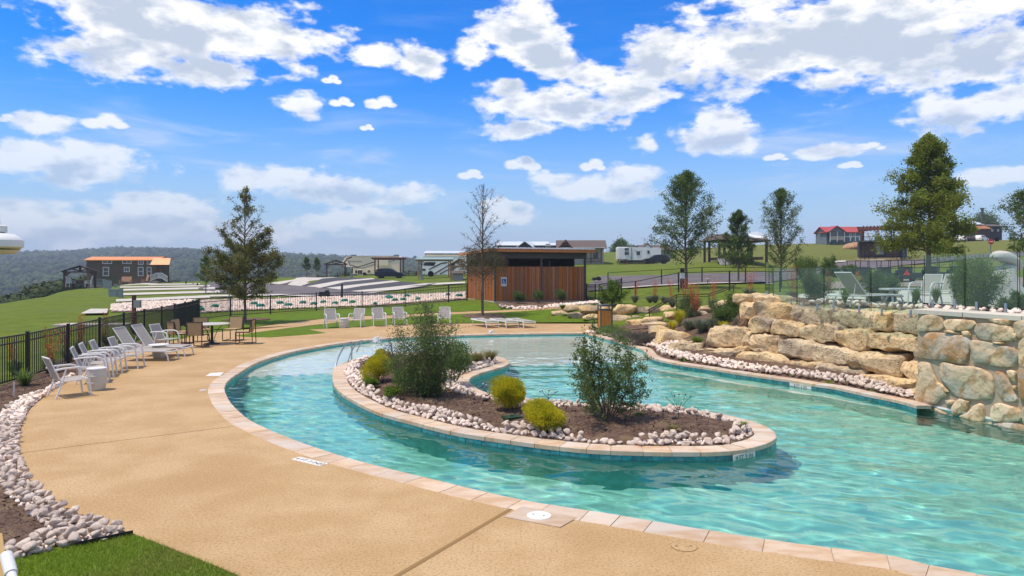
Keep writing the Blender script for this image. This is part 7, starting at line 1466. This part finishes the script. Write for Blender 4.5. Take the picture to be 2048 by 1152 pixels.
# island lights and lid
M_pearl = pm('pearl_bulb', (.75,.75,.72), .3)
def spray(px, py, h, sp_, label, sd):
    b = pz(px, py, .1); g = np.random.default_rng(sd); o = empty('garden_spray_light', b, 0, label, 'garden light'); MB().tube([(0,0,-.05),(0,0,h*.35)], .006, 6).build('stake', M_black, o); MB().box((-.05,0,h*.30),(.07,.05,.015),ry=.3).build('solar_panel', M_black, o); MB().lathe([(.055,0),(.06,.03),(.02,.05)],(-.07,-.02,0),12).build('base', M_black, o)
    for i in range(9):
        a = i*2*pi/9+g.normal()*.2; e = (math.cos(a)*sp_*g.uniform(.5,1), math.sin(a)*sp_*g.uniform(.5,1), h*g.uniform(.72,1.0)); s = MB().tube([(0,0,h*.30),(e[0]*.5,e[1]*.5,h*.62),e], .0028, 5).build('stem', M_black, o); MB().lathe([(.002,-.014),(.012,-.008),(.014,0),(.010,.01),(.002,.014)], e, 8).build('bulb', M_pearl if i % 2 else M_black, s, True)
spray(978,801,.34,.19,'spray-shaped solar garden light behind the taller golden shrub',1); spray(1097,808,.30,.20,'spray-shaped solar garden light behind the low round golden shrub',2); spray(1357,838,.46,.26,'spray-shaped solar garden light near the island tip',3)
x, y = P(1024,836,.1); o = empty('irrigation_box', (x,y,.085), .5, 'dark green irrigation box lid in the mulch between the golden shrubs', 'box lid'); MB().box((0,0,.02),(.30,.24,.06)).build('lid', pm('dark_green_plastic',(.02,.055,.03),.5), o); MB().box((0,0,.052),(.06,.03,.012)).build('latch', M_black, o)
for px, py, lab in ((1368,668,'small white landscape spotlight on the dark mulch behind the slabs'),(1415,557,'white floodlight on a short stand behind the rounded shrub')):
    p = tb_(px,py+8,25 if px < 1400 else 28); o = empty('spotlight', p, .5, lab, 'spotlight'); MB().box((0,0,.12),(.12,.09,.09),rx=.5).build('lamp_head', M_lgrey, o); MB().tube([(0,0,-.05),(0,0,.1)],.012,6).build('stake', M_black, o)
p = tb_(1367,578,43); o = empty('waste_station', p, 0, 'white and black pet waste station beside the trunk of the airy tree', 'waste station'); MB().box((-.1,-.1,.35),(.24,.2,.55)).build('bin', M_black, o); MB().box((-.1,-.1,.85),(.24,.06,.35)).build('panel', M_ltrim, o); MB().box((-.1,-.1,1.15),(.24,.12,.28)).build('dispenser', M_black, o); MB().box((-.1,0,.6),(.05,.05,1.4)).build('post', M_util, o)
# skimmer slab and lids
M_lidw = pm('white_plastic_lid', (.72,.69,.62), .5)
sk_ = [P(1008,1035),P(1045,1014),P(1154,1037),P(1120,1056)]; o = MB().prism(sk_, .0, .011).build('skimmer_slab', M_cope); tag(o, 'square of pale sandstone set round the white skimmer lid by the coping', 'slab')
x, y = P(1078,1033); o = empty('skimmer_cover', (x,y,.011), 0, 'white round skimmer lid in its sandstone square by the coping', 'lid'); MB().lathe([(.135,0),(.135,.004),(.128,.006)],(0,0,0),32).build('disc', M_lidw, o)
for a in (-.062,.052): MB().box((a,a*-.4,.0065),(.022,.014,.002),rz=.4).build('finger_hole', M_black, o)
x, y = P(1368,1093); o = empty('round_cover', (x,y,.0), 0, 'tan round deck lid with two finger holes in the near deck', 'lid'); MB().lathe([(.128,.0),(.128,.0035)],(0,0,0),32).build('rim', M_joint, o); MB().lathe([(.124,.0),(.124,.0048)],(0,0,0),32).build('disc', M_deck, o)
for a in (-.075,.065): MB().box((a,0,.0055),(.026,.014,.002)).build('finger_hole', M_black, o)
# depth markers
M_mark = pm('white_marker_tile', (.72,.68,.60), .5); M_ink = pm('black_ink', (.01,.01,.01), .5); M_inkr = pm('faded_ink', (.12,.10,.12), .6)
def deckmark(p0, p1, wd, body, label, symbol=True, side=1):
    a = Vector(P(*p0)); b = Vector(P(*p1)); d = b-a; L = d.length; an = math.atan2(d.y, d.x); c = (a+b)/2; o = empty('depth_marker', (c.x,c.y,.0), an, label, 'depth marker'); MB().box((0,0,.002),(L,wd,.006)).build('tile', M_mark, o)
    if body: text(body, wd*.78, M_ink, o, (-.06*L if symbol else 0, -wd*.28, .0055), (0,0,0), 1, .0004)
    if symbol:
        s = MB(); n = 24; r = wd*.30; cx = L*.40 if body else 0
        for i in range(n): a0, a1 = i*2*pi/n, (i+1)*2*pi/n; s.bar((cx+r*math.cos(a0),r*math.sin(a0),.0058),(cx+r*math.cos(a1),r*math.sin(a1),.0058),.010,.0006)
        s.bar((cx-r*.7,r*.7,.0060),(cx+r*.7,-r*.7,.0060),.010,.0006).bar((cx-r*.5,-.0,.0062),(cx+r*.4,.01,.0062),.010,.0006); s.build('no_diving_symbol', M_inkr, o)
deckmark((591,916.5),(648,930),.155,'4 FT 3 IN','white deck depth marker reading 4 FT 3 IN beside the near coping')
deckmark((400,780.5),(412,780.2),.20,'','small square white no diving marker on the deck at the left coping')
o = MB().prism([P(411,752.5),P(421,746.5),P(448,745),P(440,752.5)], .0, .009).build('deck_marker_slab', M_mark); tag(o, 'pale stone marker slab jutting from the left coping into the deck', 'slab')
def wallmark(pxc, body, label, line, L=.60, hgt=.11, off=.012):
    k = (pxc-1024)/F; h = line[:,0]-k*line[:,1]; c = [i for i in range(len(line)-1) if h[i]*h[i+1] <= 0]; i = min(c, key=lambda i: line[i][1]) if line is ISL else c[-1]
    d = line[(i+2)%len(line)]-line[i-1]; d = d/np.linalg.norm(d); d = d if d[0] > 0 else -d; n_ = np.array([d[1],-d[0]]); p = line[i]+n_*off; o = empty('depth_marker', (p[0],p[1],-.115), math.atan2(d[1],d[0]), label, 'depth marker')
    MB().box((0,0,0),(L,.01,hgt)).build('tile', M_mark, o); text(body, hgt*.85, M_ink, o, (0,-.0065,-.022), (pi/2,0,0), 1, .0006)
wallmark(1497,'4 FT 9 IN','white waterline depth marker reading 4 FT 9 IN at the island tip', ISL, .46); wallmark(1602,'4 FT 3 IN','white waterline depth marker reading 4 FT 3 IN on the right pool edge', ri_a, .62)
# things at the left frame edge
def camera_head():
    Y = 3.2; k = Y/F; o = empty('security_camera', Wp(-8,480,Y), 0, 'white domed security camera reaching into the frame at the left edge', 'security camera'); zz = lambda py: (480-py)*k
    MB().lathe([(10*k,zz(466)),(18.5*k,zz(464)),(18.5*k,zz(452)),(15*k,zz(450)),(8*k,zz(449.5))],(0,0,0),32).build('collar', M_white, o, True)
    MB().lathe([(46*k,zz(494)),(46.5*k,zz(481)),(46*k,zz(480)),(40*k,zz(474)),(30*k,zz(468)),(12*k,zz(465.5))],(0,0,0),40).build('housing', M_white, o, True)
    MB().lathe([(20*k,zz(508)),(32*k,zz(507)),(37*k,zz(502)),(44*k,zz(494)),(46*k,zz(493.5))],(0,0,0),40).build('lens_ring', M_cream2, o, True); MB().lathe([(2*k,zz(507.5)),(30*k,zz(504)),(37.2*k,zz(501.5)),(41.5*k,zz(497.5)),(20*k,zz(497))],(0,0,0),30).build('dark_window', M_glassd, o, True)
    MB().tube([(0,0,zz(455)),(0,0,zz(430)),(-.12,0,zz(415)),(-.35,0,zz(415))],.018,10).build('bracket', M_white, o, True)
    x, y, z = Wp(-8,480,Y); q = MB().tube([(x-.38,y,-.1),(x-.38,y,3.1)],.05,14).build('camera_pole', M_white, None, True); tag(q, 'white pole just outside the left frame edge that carries the security camera', 'pole')
camera_head()
o = empty('pvc_pipe', (0,0,0), 0, 'white plastic pipe with a coupling in the bottom left corner', 'pipe'); A = Vector(Wp(13,1112,2.6)); B = Vector(Wp(36,1200,2.45)); MB().tube([A, B], .0165, 14).build('tube', M_white, o, True); MB().tube([A+(A-B)*.02, A+(B-A)*.42], .0215, 14).build('coupling', M_white, o, True)
B2 = Vector((B.x+.03, B.y-.02, -.1)); MB().tube([B, B2], .0165, 10).build('tube', M_white, o, True)
o = empty('wooden_stake', (0,0,0), 0, 'light wooden lath beside the white pipe in the bottom left corner', 'stake'); MB().bar(Wp(-6,1070,2.65), Wp(12,1200,2.5), .03, .014).bar(Wp(12,1200,2.5), (Wp(12,1200,2.5)[0]+.02,2.45,-.1), .03, .014).build('lath', pm('pale_pine', (.55,.36,.14), .7), o)
x, y = P(28,792); o = MB().box((0,0,.14),(.025,.025,.32)).build('marker_stake', M_cream2, loc=(x,y,0)); tag(o, 'short cream marker stake in the mulch by the left fence', 'stake')

# ---------------------------------------------------------------- haze
hz = MB().box((0,1150,31),(3900,2500,148)).build('haze', None); hz['kind'] = 'stuff'; mh = bpy.data.materials.new('thin_haze'); mh.use_nodes = True; q = NT(mh.node_tree); mh.node_tree.nodes.clear(); ou = q.n('ShaderNodeOutputMaterial'); pv = q.n('ShaderNodeVolumePrincipled'); pv.inputs['Density'].default_value = .00040; pv.inputs['Color'].default_value = (.68,.80,1,1); q.l(pv.outputs[0], ou.inputs['Volume']); hz.data.materials.append(mh)
